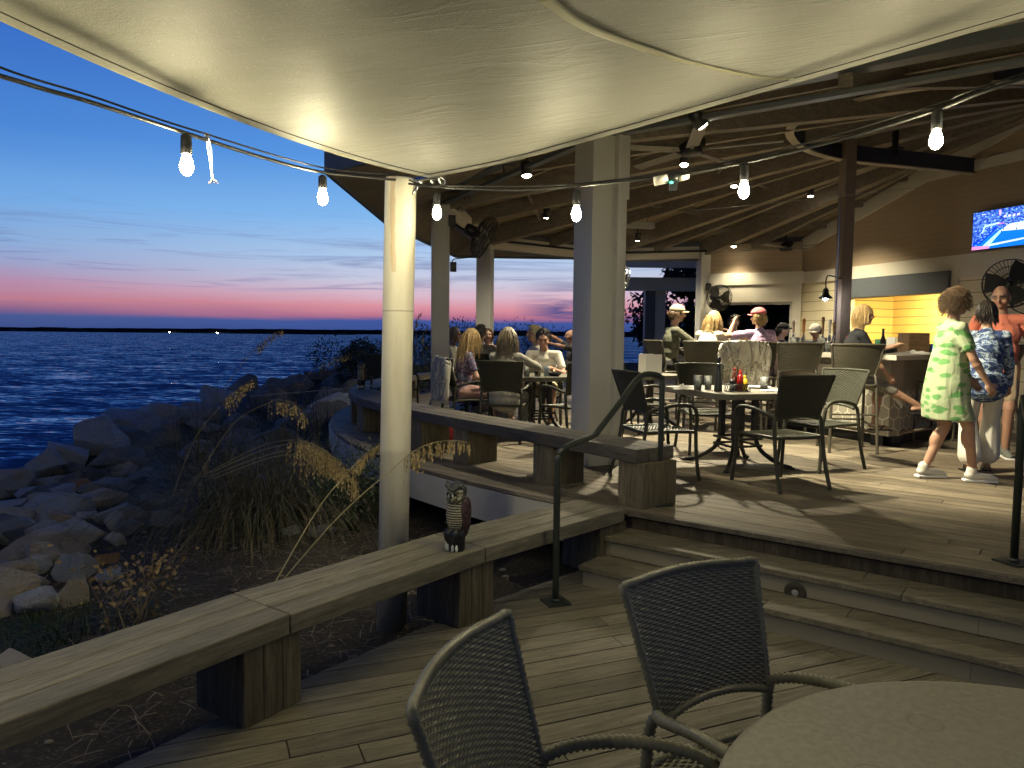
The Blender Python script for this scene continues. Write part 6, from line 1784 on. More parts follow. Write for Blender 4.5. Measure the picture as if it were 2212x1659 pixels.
# ------------------------------------------------------------------ jackets over chair backs and the handbag
def drape(name, label, src, mat, bz, bh, front, back, wid, seed, hood=False, cat='jacket'):
    """cloth hung over a chair back, in the chair's own frame"""
    r = random.Random(seed)
    o = thing(name, label, cat, src.location, src.rotation_euler.z)
    mb = MB(); n = 40; m = 40; vs = []; fs = []
    L = front + back
    for i in range(n + 1):
        s = i / n * L
        for j in range(m + 1):
            u = j / m * 2 - 1
            fold = .030 * mnoise.noise(Vector((u * 4, seed, i / n * 3))) + .030 * (.35 - abs(mnoise.noise(Vector((u * 5 + s * 3, seed, i / n * 7))))) + .016 * (.3 - abs(mnoise.noise(Vector((u * 11 - s * 5, seed + 9, i / n * 13)))))
            bow = -.05 * (1 - u * u)
            if s < front:
                q = front - s; z = bz + bh - q; y = -.285 + bow + .03 - .2 * 0 + .10 * q + .012; y += fold * min(1, q * 8)
            else:
                q = s - front; z = bz + bh - q; y = -.32 + bow - .012 + .11 * min(q, .4); y -= (.03 * min(1, q * 6)) + fold * min(1, q * 6) * 1.6
            e = max(0, 1 - abs(s - front) / .03); z += .022 * (1 if abs(s - front) < .03 else max(0, 1 - (abs(s - front) - .03) * 12)) + .014 * (1 - u * u)
            w = wid * (1 + .10 * q) * (1 + .05 * mnoise.noise(Vector((i * .3, seed, u))))
            zz = z - (.05 * abs(u) * q) + (.04 * mnoise.noise(Vector((u * 2.5, seed + 3, 0))) if q > back * .8 and s > front else 0)
            vs.append((u * w, y, zz))
    for i in range(n):
        for j in range(m): a_ = i * (m + 1) + j; fs.append((a_, a_ + 1, a_ + m + 2, a_ + m + 1))
    mb.add(vs, fs, True); b = mb.build('body', mat, o); sd = b.modifiers.new('t', 'SOLIDIFY'); sd.thickness = .008
    for sx in (-1, 1):
        mb = MB(); x = sx * wid * .98
        mb.tube(catmull([(x, -.31, bz + bh - .02), (x + sx * .035, -.33, bz + bh - .14), (x + sx * .02, -.34, bz + bh - .32), (x - sx * .01, -.33, bz + bh - back * .95)], 6), [.035, .04, .045, .045, .045, .045, .043, .043, .042, .042, .042, .04, .04, .04, .04, .038, .038, .036, .035], 10)
        mb.build('sleeve', mat, o)
    if hood:
        mb = MB(); mb.tube(catmull([(-wid * .8, -.37, bz + bh - .06), (0, -.415, bz + bh - .05), (wid * .8, -.37, bz + bh - .06), (wid * .72, -.385, bz + bh - .2), (0, -.43, bz + bh - .23), (-wid * .72, -.385, bz + bh - .2), (-wid * .8, -.37, bz + bh - .06)], 6), .02, 8); mb.build('hood', mat, o)
    return o
allch = {o_['label']: o_ for o_ in SC.objects if o_.get('category') in ('chair', 'bar stool')}
def crumpled(name, c, sc=5):
    a = N(name); v = a.coord((1, 1, .55))
    n1 = a.noise(v, sc, 3, .5, 1.6); rg = a.ramp(n1, [(.40, (1, 1, 1)), (.5, (0, 0, 0)), (.60, (1, 1, 1))]); n2 = a.noise(v, sc * 2.6, 3, .6, 1)
    a.color(a.mix(n2, tuple(x * .9 for x in c), c)); a.set(Roughness=.85); a.b.inputs['Specular IOR Level'].default_value = .2
    a.bump(a.math('ADD', rg, a.math('MULTIPLY', n2, .5)), 1.0, .035); return a.m
MT['coatcloth'] = crumpled('crumpled_white_jacket_cloth', (.80, .76, .62))
drape('jacket', 'crumpled white jacket hung over the bar stool back in front of the lavender tunic', allch['bar stool covered with a crumpled white jacket'], MT['coatcloth'], .83, .345, .25, .62, .255, 3)
drape('jacket', 'pale jacket hung over the chair back beside the second column', allch['wicker armchair with a white jacket over its back by the second column'], crumpled('pale_jacket_cloth', (.52, .50, .43), 4), .575, .36, .25, .52, .25, 7)
hb = atz(975, 893, UZ); hb = thing('handbag', 'bright red handbag on the deck beside the curved bench', 'handbag', (-.72, 8.75, UZ), R(20))
mb = MB(); mb.lathe([(.0001, 0), (.14, .0), (.15, .05), (.13, .16), (.09, .22), (.0001, .225)], 20, M=Matrix.Diagonal((1.2, .6, 1)).to_3x3()); mb.build('body', plain('red_leather', (.28, .008, .012), .4, 0, .2, 10, .3), hb)
mb = MB(); mb.tube(catmull([(-.09, 0, .2), (-.07, 0, .32), (0, 0, .36), (.07, 0, .32), (.09, 0, .2)], 6), .008, 6); mb.build('strap', MT['black'], hb)
# ------------------------------------------------------------------ decoy owls on the benches
def m_belly():
    a = N('striped_owl_breast'); tc = a.n('ShaderNodeTexCoord'); sx = a.n('ShaderNodeSeparateXYZ'); a.l(tc.outputs['Object'], sx.inputs[0])
    n = a.noise(a.coord(), 60, 3)
    f = a.math('SINE', a.math('MULTIPLY', a.math('ADD', sx.outputs[2], a.math('MULTIPLY', n, .010)), 460.0))
    a.color(a.mix(a.ramp(f, [(.35, (0, 0, 0)), (.6, (1, 1, 1))]), (.05, .05, .035), (.50, .48, .33))); a.set(Roughness=.55); a.bump(f, .4, .004); return a.m
def m_feather(name, c1, c2, s):
    a = N(name); vr = a.n('ShaderNodeTexVoronoi'); vr.inputs['Scale'].default_value = s; a.l(a.coord((1, 1, .7)), vr.inputs['Vector'])
    a.color(a.mix(a.ramp(vr.outputs['Distance'], [(.1, (0, 0, 0)), (.6, (1, 1, 1))]), c1, c2)); a.set(Roughness=.55); a.bump(vr.outputs['Distance'], .6, .006); return a.m
OM = dict(belly=m_belly(), wing=m_feather('purple_brown_owl_wing', (.10, .05, .055), (.035, .018, .02), 70), face=m_feather('mottled_owl_face', (.55, .52, .36), (.08, .075, .05), 95), dark=plain('owl_dark_grey', (.045, .05, .048), .5), black=plain('owl_black', (.008, .009, .010), .45), white=plain('owl_white', (.65, .66, .62), .4))
def owl(p, face, label, s=1.0, turn=0.0):
    o = thing('decoy_owl', label, 'owl figure', p, rzf(face), 'plastic decoy owls'); V = Vector
    b = MB()
    b.lathe([(.050, 0), (.054, .03), (.056, .085), (.048, .115), (.02, .125)], 18, M=Matrix.Diagonal((1, .88, 1)).to_3x3())
    for a in (-1, 1): b.ell((a * .026, .03, .085), (.028, .03, .045))
    remesh(b, 'feet_base', OM['black'], o, .005, 3)
    b = MB(); b.ell((0, 0, .195), (.060, .056, .10)); b.ell((0, -.006, .245), (.058, .052, .055)); remesh(b, 'body', OM['belly'], o, .005, 3)
    H = Matrix.Rotation(turn, 3, 'Z'); hc = V((0, .002, .318))
    b = MB(); b.ell(hc, (.056, .054, .052)); b.ell(hc + H @ V((0, .02, -.025)), (.050, .042, .032)); hd = remesh(b, 'head', OM['face'], o, .005, 3)
    b = MB(); b.ell(hc + H @ V((0, -.016, .012)), (.060, .050, .056)); b.ell(hc + H @ V((0, .012, .040)), (.048, .034, .018))
    for a in (-1, 1): b.caps(hc + H @ V((a * .028, .018, .042)), hc + H @ V((a * .045, .026, .074)), .016, .004); b.caps(hc + H @ V((a * .006, .045, .022)), hc + H @ V((a * .042, .030, .048)), .011, .012)
    b.caps(hc + H @ V((0, -.05, -.01)), hc + H @ V((0, -.06, -.06)), .03, .02); remesh(b, 'hood', OM['dark'], o, .005, 2)
    for a in (-1, 1):
        b = MB(); b.ell((a * .042, -.024, .20), (.030, .046, .105), Matrix.Rotation(a * .12, 3, 'Y')); b.caps((a * .036, -.045, .15), (a * .018, -.058, .075), .026, .010); remesh(b, 'wing', OM['wing'], o, .005, 3)
        b = MB(); b.ell(hc + H @ V((a * .022, .050, .004)), (.0115, .007, .0115), H); e = b.build('eye', OM['black'], hd)
        b = MB(); b.ell(hc + H @ V((a * .010, .058, -.004)), (.006, .005, .009), H); b.build('eye_highlight', OM['white'], hd)  # white dab painted in as the highlight of the eye
        for q in (.018, .038): b = MB(); b.ell((a * q, .047 - .010 * (q > .03), .020), (.0065, .010, .021)); b.build('talon', OM['white'], o)
    b = MB(); b.caps(hc + H @ V((0, .060, .002)), hc + H @ V((0, .064, -.022)), .009, .003); b.build('beak', OM['black'], hd)
    if s != 1: o.scale = (s, s, s)
    return o
p = atz(985, 1188, .43); owl((p.x, p.y, .431), (-.62, -.78), 'owl figure on the near bench beside the handrail, pale striped breast and dark hood', 1.02, .25)
p = atz(781, 838, UZ + .43); owl((p.x, p.y, UZ + .431), (-.3, -.95), 'small far owl figure in the dusk on the curved bench', 1.0, .2)
# ------------------------------------------------------------------ vegetation
def leafmat(name, c1, c2, rough=.55):
    a = N(name); a.color(a.mix(a.island(), c1, c2)); a.set(Roughness=rough)
    return a.m
MT['grass'] = leafmat('dune_grass_blade', (.024, .037, .013), (.15, .135, .06))
MT['straw'] = leafmat('dry_straw', (.08, .062, .033), (.26, .20, .11))
MT['oat'] = leafmat('sea_oat_seed', (.26, .19, .075), (.58, .45, .21))
MT['oatstem'] = leafmat('sea_oat_stem', (.26, .23, .11), (.36, .31, .15))
MT['weed'] = leafmat('green_weed_leaf', (.012, .03, .008), (.042, .075, .02))
MT['shrub'] = leafmat('dark_shrub_leaf', (.012, .022, .010), (.035, .05, .02))
MT['twig'] = leafmat('dry_twig', (.12, .085, .045), (.2, .15, .08))
MT['dead'] = leafmat('dead_brown_leaf', (.09, .062, .028), (.25, .175, .08))
def blade(mb, p, d, L, w, droop, r, seg=7):
    """arching ribbon"""
    d = Vector(d).normalized(); pts = [Vector(p)]
    for i in range(seg):
        d = (d + Vector((0, 0, -droop / seg * (1 + i * .45)))).normalized(); pts.append(pts[-1] + d * (L / seg))
    s = Vector((d.y, -d.x, 0)); s = s.normalized() if s.length > .01 else Vector((1, 0, 0))
    vs = []; fs = []
    for i, q in enumerate(pts):
        ww = w * (1 - (i / seg) ** 1.6) * .5 + .0004; vs += [q - s * ww, q + s * ww + Vector((0, 0, ww * .4))]
        if i: fs.append((2 * i - 2, 2 * i - 1, 2 * i + 1, 2 * i))
    mb.add(vs, fs, True); return pts
def clump(name, label, c, n, L, spread, mat, r, bias=(0, 0, 0), droop=1.5, w=.008, dry=.25, up=.9):
    o = thing(name, label, 'grass clump', c)
    mg = MB(); ms = MB()
    for k in range(n):
        a = r.uniform(0, 6.283); q = Vector((math.cos(a), math.sin(a), 0)); rr = spread * r.random() ** .7
        p = q * rr; p.z = hgt(c[0] + p.x, c[1] + p.y, False) - c[2] - .02
        d = q * r.uniform(.25, 1.0) + Vector((0, 0, up * r.uniform(.7, 1.3))) + Vector(bias) * r.random() + Vector((r.uniform(-.55, .55), r.uniform(-.55, .55), 0))
        blade(ms if r.random() < dry else mg, p, d, L * r.uniform(.4, 1.15), w * r.uniform(.7, 1.3), droop * r.uniform(.45, 1.5), r)
    mg.build('green_blades', mat, o); ms.build('dry_blades', MT['straw'], o); return o
r = random.Random(21)
c = on_ground(560, 1120); clump('grass_clump', 'big dark clump of drooping dune grass between the rocks and the white post', (c.x, c.y, c.z), 1900, 1.65, .62, MT['grass'], r, (.3, -.15, 0), 1.38, .0050, .22, 1.15)
c = on_ground(440, 1060); clump('grass_clump', 'upright dark grass tuft at the left flank of the big clump', (c.x, c.y, c.z), 900, 1.45, .40, MT['grass'], r, (-.05, -.1, .3), 1.2, .0055, .08, 1.2)
c = on_ground(690, 1080); clump('grass_clump', 'loose grass tuft under the drooping seed heads', (c.x, c.y, c.z), 1000, 1.35, .55, MT['grass'], r, (.3, -.2, 0), 1.35, .0055, .25)
c = on_ground(530, 1185); clump('grass_clump', 'flattened straw coloured grass in front of the big clump', (c.x, c.y, c.z), 420, 1.15, .45, MT['straw'], r, (.9, -.3, 0), 2.6, .0042, .6, .35)
for px_, py_, lab_ in ((640, 930, 'dark grass mound on the slope behind the seed heads'), (720, 880, 'dark grass mound between the boulders and the curved bench'), (560, 905, 'dark grass mound beside the long crest boulder'), (700, 960, 'dark grass mound left of the curved bench')):
    c = on_ground(px_, py_); clump('grass_clump', lab_, (c.x, c.y, c.z), 700, .9, .9, MT['shrub'], r, (0, 0, .1), 1.6, .009, .04)
c = on_ground(780, 1000); clump('grass_clump', 'dark grass tuft below the curved bench', (c.x, c.y, c.z), 700, 1.0, .6, MT['grass'], r, (0, 0, .2), 1.5, .0055, .12)
# low moss and turf by the lower left
for px, py, n, lab in ((120, 1360, 900, 'short dark turf beside the lowest rocks'), (260, 1330, 500, 'short dark turf behind the dried bush')):
    c = on_ground(px, py); clump('turf_patch', lab, (c.x, c.y, c.z), n, .16, .55, MT['weed'], r, (0, 0, 0), .9, .006, 0)
# straw litter on the soil: nobody could count it
mb = MB()
for k in range(5200):
    x, y = r.uniform(-5.5, .3), r.uniform(2.2, 9.0)
    s = sdist(x, y); fx = proj((x, y, -.2))
    if s > 11.2 or fx[0] < 120 or fx[0] > 960 or r.random() > 1 - max(0, (s - 9.5)) * .45: continue
    a = r.uniform(0, 6.28); L = r.uniform(.05, .24); z = hgt(x, y) + .006
    blade(mb, (x, y, z + r.uniform(0, .03)), (math.cos(a), math.sin(a), r.uniform(0, .35)), L, .006, r.uniform(.1, .5), r, 3)
lt = mb.build('dead_grass_litter', MT['straw']); tag(lt, 'dead grass and straw littering the dark soil', 'litter', None, 'stuff')
mb = MB()
for k in range(330):
    x, y = r.uniform(-5.5, .0), r.uniform(1.2, 8.0)
    if sdist(x, y) > 11: continue
    s = r.uniform(.008, .024); mb.ell((x, y, hgt(x, y) + s * .3), (s * 1.3, s, s * .5), None, 6, 4)
pb = mb.build('shell_and_pebble_scatter', plain('shell_bits', (.2, .18, .14), .8, 0, .5, 15)); tag(pb, 'scattered pebbles and shell bits on the dark soil', 'pebbles', None, 'stuff')
# sea oats
def sea_oat(label, base, bend, tip, droop_dir, hl, r, n=46, dense=1.0, rad=.0042):
    """stalk from base through bend to the start of the head, then a nodding head of hanging flat spikelets"""
    base, bend, tip = Vector(base), Vector(bend), Vector(tip); o = thing('sea_oat', label, 'sea oat', base, 0, 'sea oats by the bench')
    st = catmull([base, bend, tip], 10); mb = MB(); mb.tube([p - base for p in st], [rad * (1 - .5 * i / len(st)) for i in range(len(st))], 6)
    d = (tip - bend).normalized(); dd = Vector(droop_dir); pts = [tip]
    for i in range(10):
        d = (d + dd * .13).normalized(); pts.append(pts[-1] + d * hl / 10)
    mb.tube([p - base for p in pts], [.003 - .0022 * i / 10 for i in range(11)], 5); mb.build('stem', MT['oatstem'], o)
    mb = MB()
    for k in range(int(n * dense)):
        t = (k + r.random()) / (n * dense); i = min(9, int(t * 10)); p = pts[i].lerp(pts[i + 1], t * 10 - i)
        br = (.10 + .05 * r.random()) * (1 - .55 * t) * (hl / .45) * .9
        sd = Vector((r.uniform(-1, 1), r.uniform(-1, 1), r.uniform(-.2, .5))).normalized()
        q = [p, p + sd * br * .28 + Vector((0, 0, -.01)), p + sd * br * .42 + Vector((0, 0, -br * .45)), p + sd * br * .46 + Vector((0, 0, -br * 1.0))]
        mb.tube([v - base for v in q], .0009, 3, caps=False)
        for m_ in range(3):                          # flat oval spikelets, in overlapping pairs down the branch
            c = q[1].lerp(q[3], .25 + .36 * m_) - base; a = r.uniform(0, 3.14); s = Vector((math.cos(a), math.sin(a), 0)) * .0075; l = .026 * r.uniform(.8, 1.2)
            mb.add([c, c + s + Vector((0, 0, -l * .45)), c + Vector((0, 0, -l)), c - s + Vector((0, 0, -l * .45)), c + Vector((s.y, -s.x, -l * .45)) * .5], [(0, 1, 4), (1, 2, 4), (2, 3, 4), (3, 0, 4)])
    mb.build('seed_head', MT['oat'], o); return o
Y = aty
so = lambda lab, b, m, t, yb, ym, yt, dd, hl, n=46: sea_oat(lab, Y(*b, yb), Y(*m, ym), Y(*t, yt), dd, hl, r, n)
so('sea oat with a long stalk rising left to a head above the big clump', (368, 1085), (420, 950), (487, 866), 6.6, 6.4, 6.2, (.25, -.1, -.15), .40)
so('sea oat with a head drooping steeply to the right over the dark rocks', (405, 1070), (500, 920), (588, 867), 6.6, 6.3, 6.0, (.1, -.2, -1.0), .50, 40)
gx = [((455, 1022), (560, 975), (640, 956), 5.9, 5.6, 5.3, .62, 'uppermost sea oat in the sheaf arching right towards the post'), ((450, 1030), (570, 985), (655, 968), 6.0, 5.6, 5.3, .66, 'second sea oat in the sheaf arching right towards the post'),
      ((460, 1035), (580, 990), (665, 980), 5.9, 5.5, 5.2, .60, 'third sea oat in the sheaf with a heavy hanging head'), ((440, 1026), (560, 965), (628, 950), 6.2, 5.9, 5.6, .56, 'back sea oat in the sheaf behind the heavy heads')]
for b, m, t, yb, ym, yt, hl, lab in gx: so(lab, b, m, t, yb, ym, yt, (.1, -.1, -.75), hl, 60)
so('sea oat from the bench edge whose head brushes the left side of the post', (592, 1262), (690, 1095), (765, 1005), 3.85, 4.1, 4.3, (.2, 0, -.12), .22)
so('sea oat from the bench edge crossing in front of the white post', (612, 1252), (740, 1108), (880, 985), 3.75, 3.85, 3.95, (.25, 0, -.7), .36, 52)
so('far sea oat head standing alone against the water', (470, 860), (512, 800), (552, 752), 9.0, 9.0, 9.0, (.3, 0, -.25), .42, 44)
so('small sea oat head above the last boulders', (650, 835), (668, 806), (692, 788), 10.5, 10.5, 10.5, (.3, 0, -.35), .46, 44)
so('dark sea oat between the white post and the second column', (905, 800), (900, 740), (898, 705), 11.5, 11.5, 11.5, (.6, 0, -.1), .25, 26)
so('second dark sea oat close to the second column', (918, 800), (914, 760), (912, 735), 11.8, 11.8, 11.8, (.6, 0, -.2), .25, 26)
# dried bush with brown leaves at the lower left
def bush(label, c, H, n, mat, stem, lw, r, name='dried_bush', cat='bush', nb=9, lean=(0, 0)):
    o = thing(name, label, cat, c); mb = MB(); ml = MB()
    for k in range(nb):
        a = r.uniform(0, 6.28); d = Vector((math.cos(a) * .6 + lean[0], math.sin(a) * .6 + lean[1], r.uniform(.7, 1.3))).normalized(); p = Vector((r.uniform(-.05, .05), r.uniform(-.05, .05), 0)); pts = [p]
        for i in range(6):
            d = (d + Vector((r.uniform(-.3, .3), r.uniform(-.3, .3), r.uniform(-.15, .15)))).normalized(); pts.append(pts[-1] + d * H / 6)
        mb.tube(pts, [.0038 * (1 - .75 * i / 6) for i in range(7)], 5)
        for m in range(n // nb):
            q = pts[r.randint(2, 5)].lerp(pts[6], r.random()) + Vector((r.gauss(0, 1), r.gauss(0, 1), r.gauss(0, 1))) * H * .09
            u = Vector((r.gauss(0, 1), r.gauss(0, 1), r.gauss(0, 1))).normalized() * lw * r.uniform(.6, 1.3); v = u.orthogonal().normalized() * lw * .32
            ml.add([q, q + u * .5 + v, q + u + Vector((0, 0, -.2 * lw)), q + u * .5 - v], [(0, 1, 2), (0, 2, 3)])
    mb.build('stem', stem, o); ml.build('leaves', mat, o); return o
c = on_ground(262, 1398); bush('dried bush with curled brown leaves behind the bench', (c.x, c.y, c.z), .66, 90, MT['dead'], MT['twig'], .04, r, nb=6, lean=(.3, .1))
c = on_ground(300, 1345); bush('second dried bush with brown leaves just right of the upright rock', (c.x, c.y, c.z), .42, 150, MT['dead'], MT['twig'], .034, r, nb=8)
c = on_ground(770, 1150); bush('feathery green weed left of the white post', (c.x, c.y, c.z), .75, 700, MT['weed'], MT['weed'], .035, r, 'green_weed', 'weed', 16)
c = on_ground(800, 1105); bush('second green weed just behind the white post', (c.x, c.y, c.z), .7, 500, MT['weed'], MT['weed'], .035, r, 'green_weed', 'weed', 12)
# shrubs along the bank behind the curved bench
def shrub(label, c, rx, rz, n, mat, r, name='shrub', cat='shrub'):
    o = thing(name, label, cat, c); ml = MB(); mb = MB()
    for k in range(5):
        a = r.uniform(0, 6.28); mb.tube(catmull([(0, 0, -.1), (math.cos(a) * rx * .4, math.sin(a) * rx * .4, rz * .5), (math.cos(a) * rx * .7, math.sin(a) * rx * .7, rz * 1.1)], 4), .02, 5)
    cl = [(Vector((r.uniform(-1, 1) * rx * .7, r.uniform(-1, 1) * rx * .7, rz * r.uniform(.3, 1.2))), r.uniform(.25, .5) * rx) for _ in range(9)]
    for k in range(n):
        cc, cr = r.choice(cl); d = Vector((r.gauss(0, 1), r.gauss(0, 1), r.gauss(0, .8))).normalized(); q = cc + d * cr * r.uniform(.6, 1.1)
        u = (d + Vector((r.gauss(0, .6), r.gauss(0, .6), r.gauss(0, .6)))).normalized() * r.uniform(.05, .11); v = u.orthogonal().normalized() * .016
        ml.add([q, q + u * .5 + v, q + u, q + u * .5 - v], [(0, 1, 2, 3)])
    mb.build('stem', MT['shrub'], o); ml.build('leaves', mat, o); return o
for px, Yd, rx, rz, lab in ((820, 17.5, 1.0, .75, 'dark shrub on the bank just left of the white post'), (770, 19.5, 1.1, .55, 'low dark shrub right of the farthest boulder'), (880, 17, 1.2, .8, 'dark shrub on the bank between post and second column'),
                            (960, 22, 1.4, .7, 'dark shrub beyond the second column'), (1150, 24, 1.8, .55, 'low dark shrub beyond the dining tables')):
    p = Y(px, 800, Yd); shrub(lab, (p.x, p.y, hgt(p.x, p.y, False)), rx, rz, 3800, MT['shrub'], r)
# night trees behind the porch window
def tree(label, c, H, rc, n, r):
    o = thing('night_tree', label, 'tree', c, 0, 'trees behind the porch'); mb = MB(); mb.tube(catmull([(0, 0, 0), (.1, 0, H * .4), (0, .1, H * .8)], 6), [.16 - .008 * i for i in range(13)], 8)
    for k in range(7):
        a = r.uniform(0, 6.28); mb.tube(catmull([(0, 0, H * .55), (math.cos(a) * rc * .4, math.sin(a) * rc * .4, H * .75), (math.cos(a) * rc * .8, math.sin(a) * rc * .8, H * r.uniform(.75, 1))], 4), [.06 - .005 * i for i in range(9)], 6)
    mb.build('trunk', MT['shrub'], o); ml = MB()
    cl = [(Vector((r.uniform(-1, 1) * rc, r.uniform(-1, 1) * rc * .7, H * r.uniform(.35, 1.1))), r.uniform(.3, .6) * rc) for _ in range(14)]
    for k in range(n):
        cc, cr = r.choice(cl); d = Vector((r.gauss(0, 1), r.gauss(0, 1), r.gauss(0, 1))).normalized(); q = cc + d * cr * r.random() ** .4
        u = Vector((r.gauss(0, 1), r.gauss(0, 1), r.gauss(0, 1))).normalized() * r.uniform(.2, .42); v = u.orthogonal().normalized() * .10
        ml.add([q, q + u * .5 + v, q + u, q + u * .5 - v], [(0, 1, 2, 3)])
    ml.build('crown', MT['shrub'], o)
for px, Yd, H, rc, lab in ((1615, 27, 4.4, 2.2, 'dark tree filling the left of the porch window'), (1690, 29, 5.0, 2.6, 'dark tree filling the right of the porch window'), (1745, 30, 4.6, 2.2, 'dark tree beyond the tap handles'), (1490, 40, 3.0, 2.4, 'low dark trees far beyond the porch wing')):
    p = Y(px, 745, Yd); tree(lab, (p.x, p.y, -.3), H, rc, 6500, r)
# ------------------------------------------------------------------ string lights, spots, lamps
def lamp(name, typ, loc, power, col=(1, .78, .45), **kw):
    d = bpy.data.lights.new(name, typ); d.energy = power; d.color = col
    for k, v in kw.items(): setattr(d, k, v)
    o = bpy.data.objects.new(name, d); COL.objects.link(o); o.location = loc; return o
MT['bulb'] = emit('glowing_bulb', (1, .88, .54), 430)
MT['bulb_rear'] = emit('glowing_bulb_rear', (1, .91, .60), 92)
MT['bulb_dim'] = emit('bulb_glass_dim', (1, .88, .54), 90)
def string(label, pts, bulbs, wire2=None):
    o = thing('string_lights', label, 'string lights', pts[0]); org = Vector(pts[0])
    mb = MB(); mb.tube([Vector(p) - org for p in catmull(pts, 8)], .0075, 6); mb.build('cable', MT['cable'], o)
    if wire2:
        mb = MB(); mb.tube([Vector(p) - org for p in catmull(wire2, 8)], .004, 5); mb.build('support_wire', MT['cable'], o)
    for b, hang, m in bulbs:
        b = Vector(b) - org
        mb = MB(); c = b
        mb.tube([c + Vector((0, 0, hang)), c + Vector((0, 0, .085))], .006, 6)
        mb.lathe([(.010, hang + .012), (.02, hang), (.017, hang - .03), (.007, hang - .045)], 10, c)
        mb.lathe([(.008, .095), (.020, .085), (.021, .035), (.017, .03)], 10, c)
        mb.build('socket', MT['cable'], o)
        mb = MB(); mb.lathe([(.012, .030), (.018, .016), (.0245, -.010), (.023, -.028), (.013, -.043), (.0001, -.048)], 12, c); mb.build('bulb', m, o)
    return o
B = lambda px, py, y: aty(px, py, y)
# left run: post top back towards the camera's left
lp = [SP + Vector((-.02, -.1, -.03)), B(697, 372, 3.55), B(560, 338, 3.2), B(403, 288, 2.80), B(200, 222, 2.46), B(100, 194, 2.33), B(0, 164, 2.20), Vector((-1.62, 1.98, 2.38)), Vector((-2.05, 1.1, 2.60)), Vector((-2.7, .0, 2.9)), Vector((-3.5, -.9, 3.5))]
lw = [SP + Vector((-.02, -.1, 0)), B(697, 362, 3.55), B(403, 276, 2.80), B(200, 208, 2.46), B(0, 145, 2.2), Vector((-1.62, 1.98, 2.46)), Vector((-2.05, 1.1, 2.68)), Vector((-3.5, -.9, 3.6))]
q1, q2 = B(403, 352, 2.80), B(697, 422, 3.55)
string('black cable string lights hanging against the sky left of the post', lp,
       [(q1, .095, MT['bulb']), (q2, .06, MT['bulb']), (Vector((-1.62, 1.98, 2.26)), .10, MT['bulb']), (Vector((-2.05, 1.1, 2.45)), .12, MT['bulb']), (Vector((-2.7, .0, 2.74)), .12, MT['bulb'])], lw)
rp = [SP + Vector((.06, -.1, -.05)), B(945, 404, 4.1), B(1110, 411, 4.0), B(1245, 402, 3.82), B(1430, 382, 3.62), B(1606, 352, 3.42), B(1820, 300, 3.22), B(2022, 238, 3.02), B(2240, 160, 2.8), Vector((2.9, 2.3, 2.85)), Vector((3.9, 1.5, 3.0))]
rw_ = [SP + Vector((.06, -.1, -.03)), B(945, 401, 4.1), B(1245, 397, 3.82), B(1606, 343, 3.42), B(2022, 226, 3.02), B(2240, 150, 2.8), Vector((3.9, 1.5, 3.1))]
string('black cable string lights crossing in front of the pavilion', rp,
       [(B(944, 456, 4.1), .085, MT['bulb_dim']), (B(1245, 458, 3.82), .10, MT['bulb']), (B(1607, 406, 3.42), .095, MT['bulb']), (B(2022, 297, 3.02), .095, MT['bulb']), (Vector((2.45, 2.6, 2.60)), .12, MT['bulb']), (Vector((3.2, 2.05, 2.72)), .12, MT['bulb_rear'])], rw_)
# the string goes on over the deck behind the viewer
string('string lights continuing over the lower deck behind the viewer', [Vector((-3.5, -.9, 3.5)), Vector((-2, -1.3, 2.8)), Vector((0, -1.8, 2.7)), Vector((2, -1.2, 2.75)), Vector((3.9, 1.5, 3.0))],
       [(Vector((-2, -1.3, 2.64)), .12, MT['bulb_rear']), (Vector((-.9, -1.6, 2.56)), .12, MT['bulb_rear']), (Vector((.6, -1.72, 2.54)), .12, MT['bulb_rear']), (Vector((2, -1.2, 2.6)), .12, MT['bulb_rear'])])
SPOTS = [(1138, 380, 'black ceiling spot light just left of the big column', (.1, -.1)), (1180, 470, 'ceiling spot light hanging below the first one left of the big column', (-.05, .35)),
         (1377, 519, 'ceiling spot light just above the far header right of the big column', (-.05, .30)), (1478, 357, 'ceiling spot light under the ceiling fan motor', (-.08, -.3)),
         (1518, 272, 'highest ceiling spot light near the sail edge', (.8, .2)), (1586, 403, 'small ceiling spot light beside the bright string bulb', (0, -.2)),
         (1585, 533, 'lowest far ceiling spot light near the porch wall', (0, -.1)), (1751, 424, 'ceiling spot light left of the steel post', (.1, 0))]
for i, (px, py, lab, tl) in enumerate(SPOTS):
    o, q, ax = spot(px, py, lab, tl)
    pw = (50, 90, 130, 470, 330, 170, 40, 190)[i]
    l = lamp('spot_lamp', 'SPOT', q + ax * .03, pw * 3.2, (1, .88, .61), spot_size=R((112, 120, 130, 98, 80, 108, 112, 108)[i]), spot_blend=.85, shadow_soft_size=.10)
    l.rotation_euler = Vector((0, 0, -1)).rotation_difference(ax).to_euler()
# serving hatch light: a lit strip fixture on the kitchen ceiling
a_ = math.atan2(WD.y, WD.x); kc = Vector((WC.x, WC.y, UZ)) + WD * 2.5 - WN * 1.0 + Vector((0, 0, kz - .05))
ks = thing('kitchen_light', 'lit strip lamp on the ceiling behind the serving hatch', 'lamp', kc, a_)
mb = MB(); mb.box((0, 0, .03), (1.6, .16, .03)); mb.build('housing', MT['paint_cream'], ks)
mb = MB(); mb.box((0, 0, 0), (1.5, .12, .025)); mb.build('tube', emit('kitchen_tube', (1, .84, .48), 190), ks)
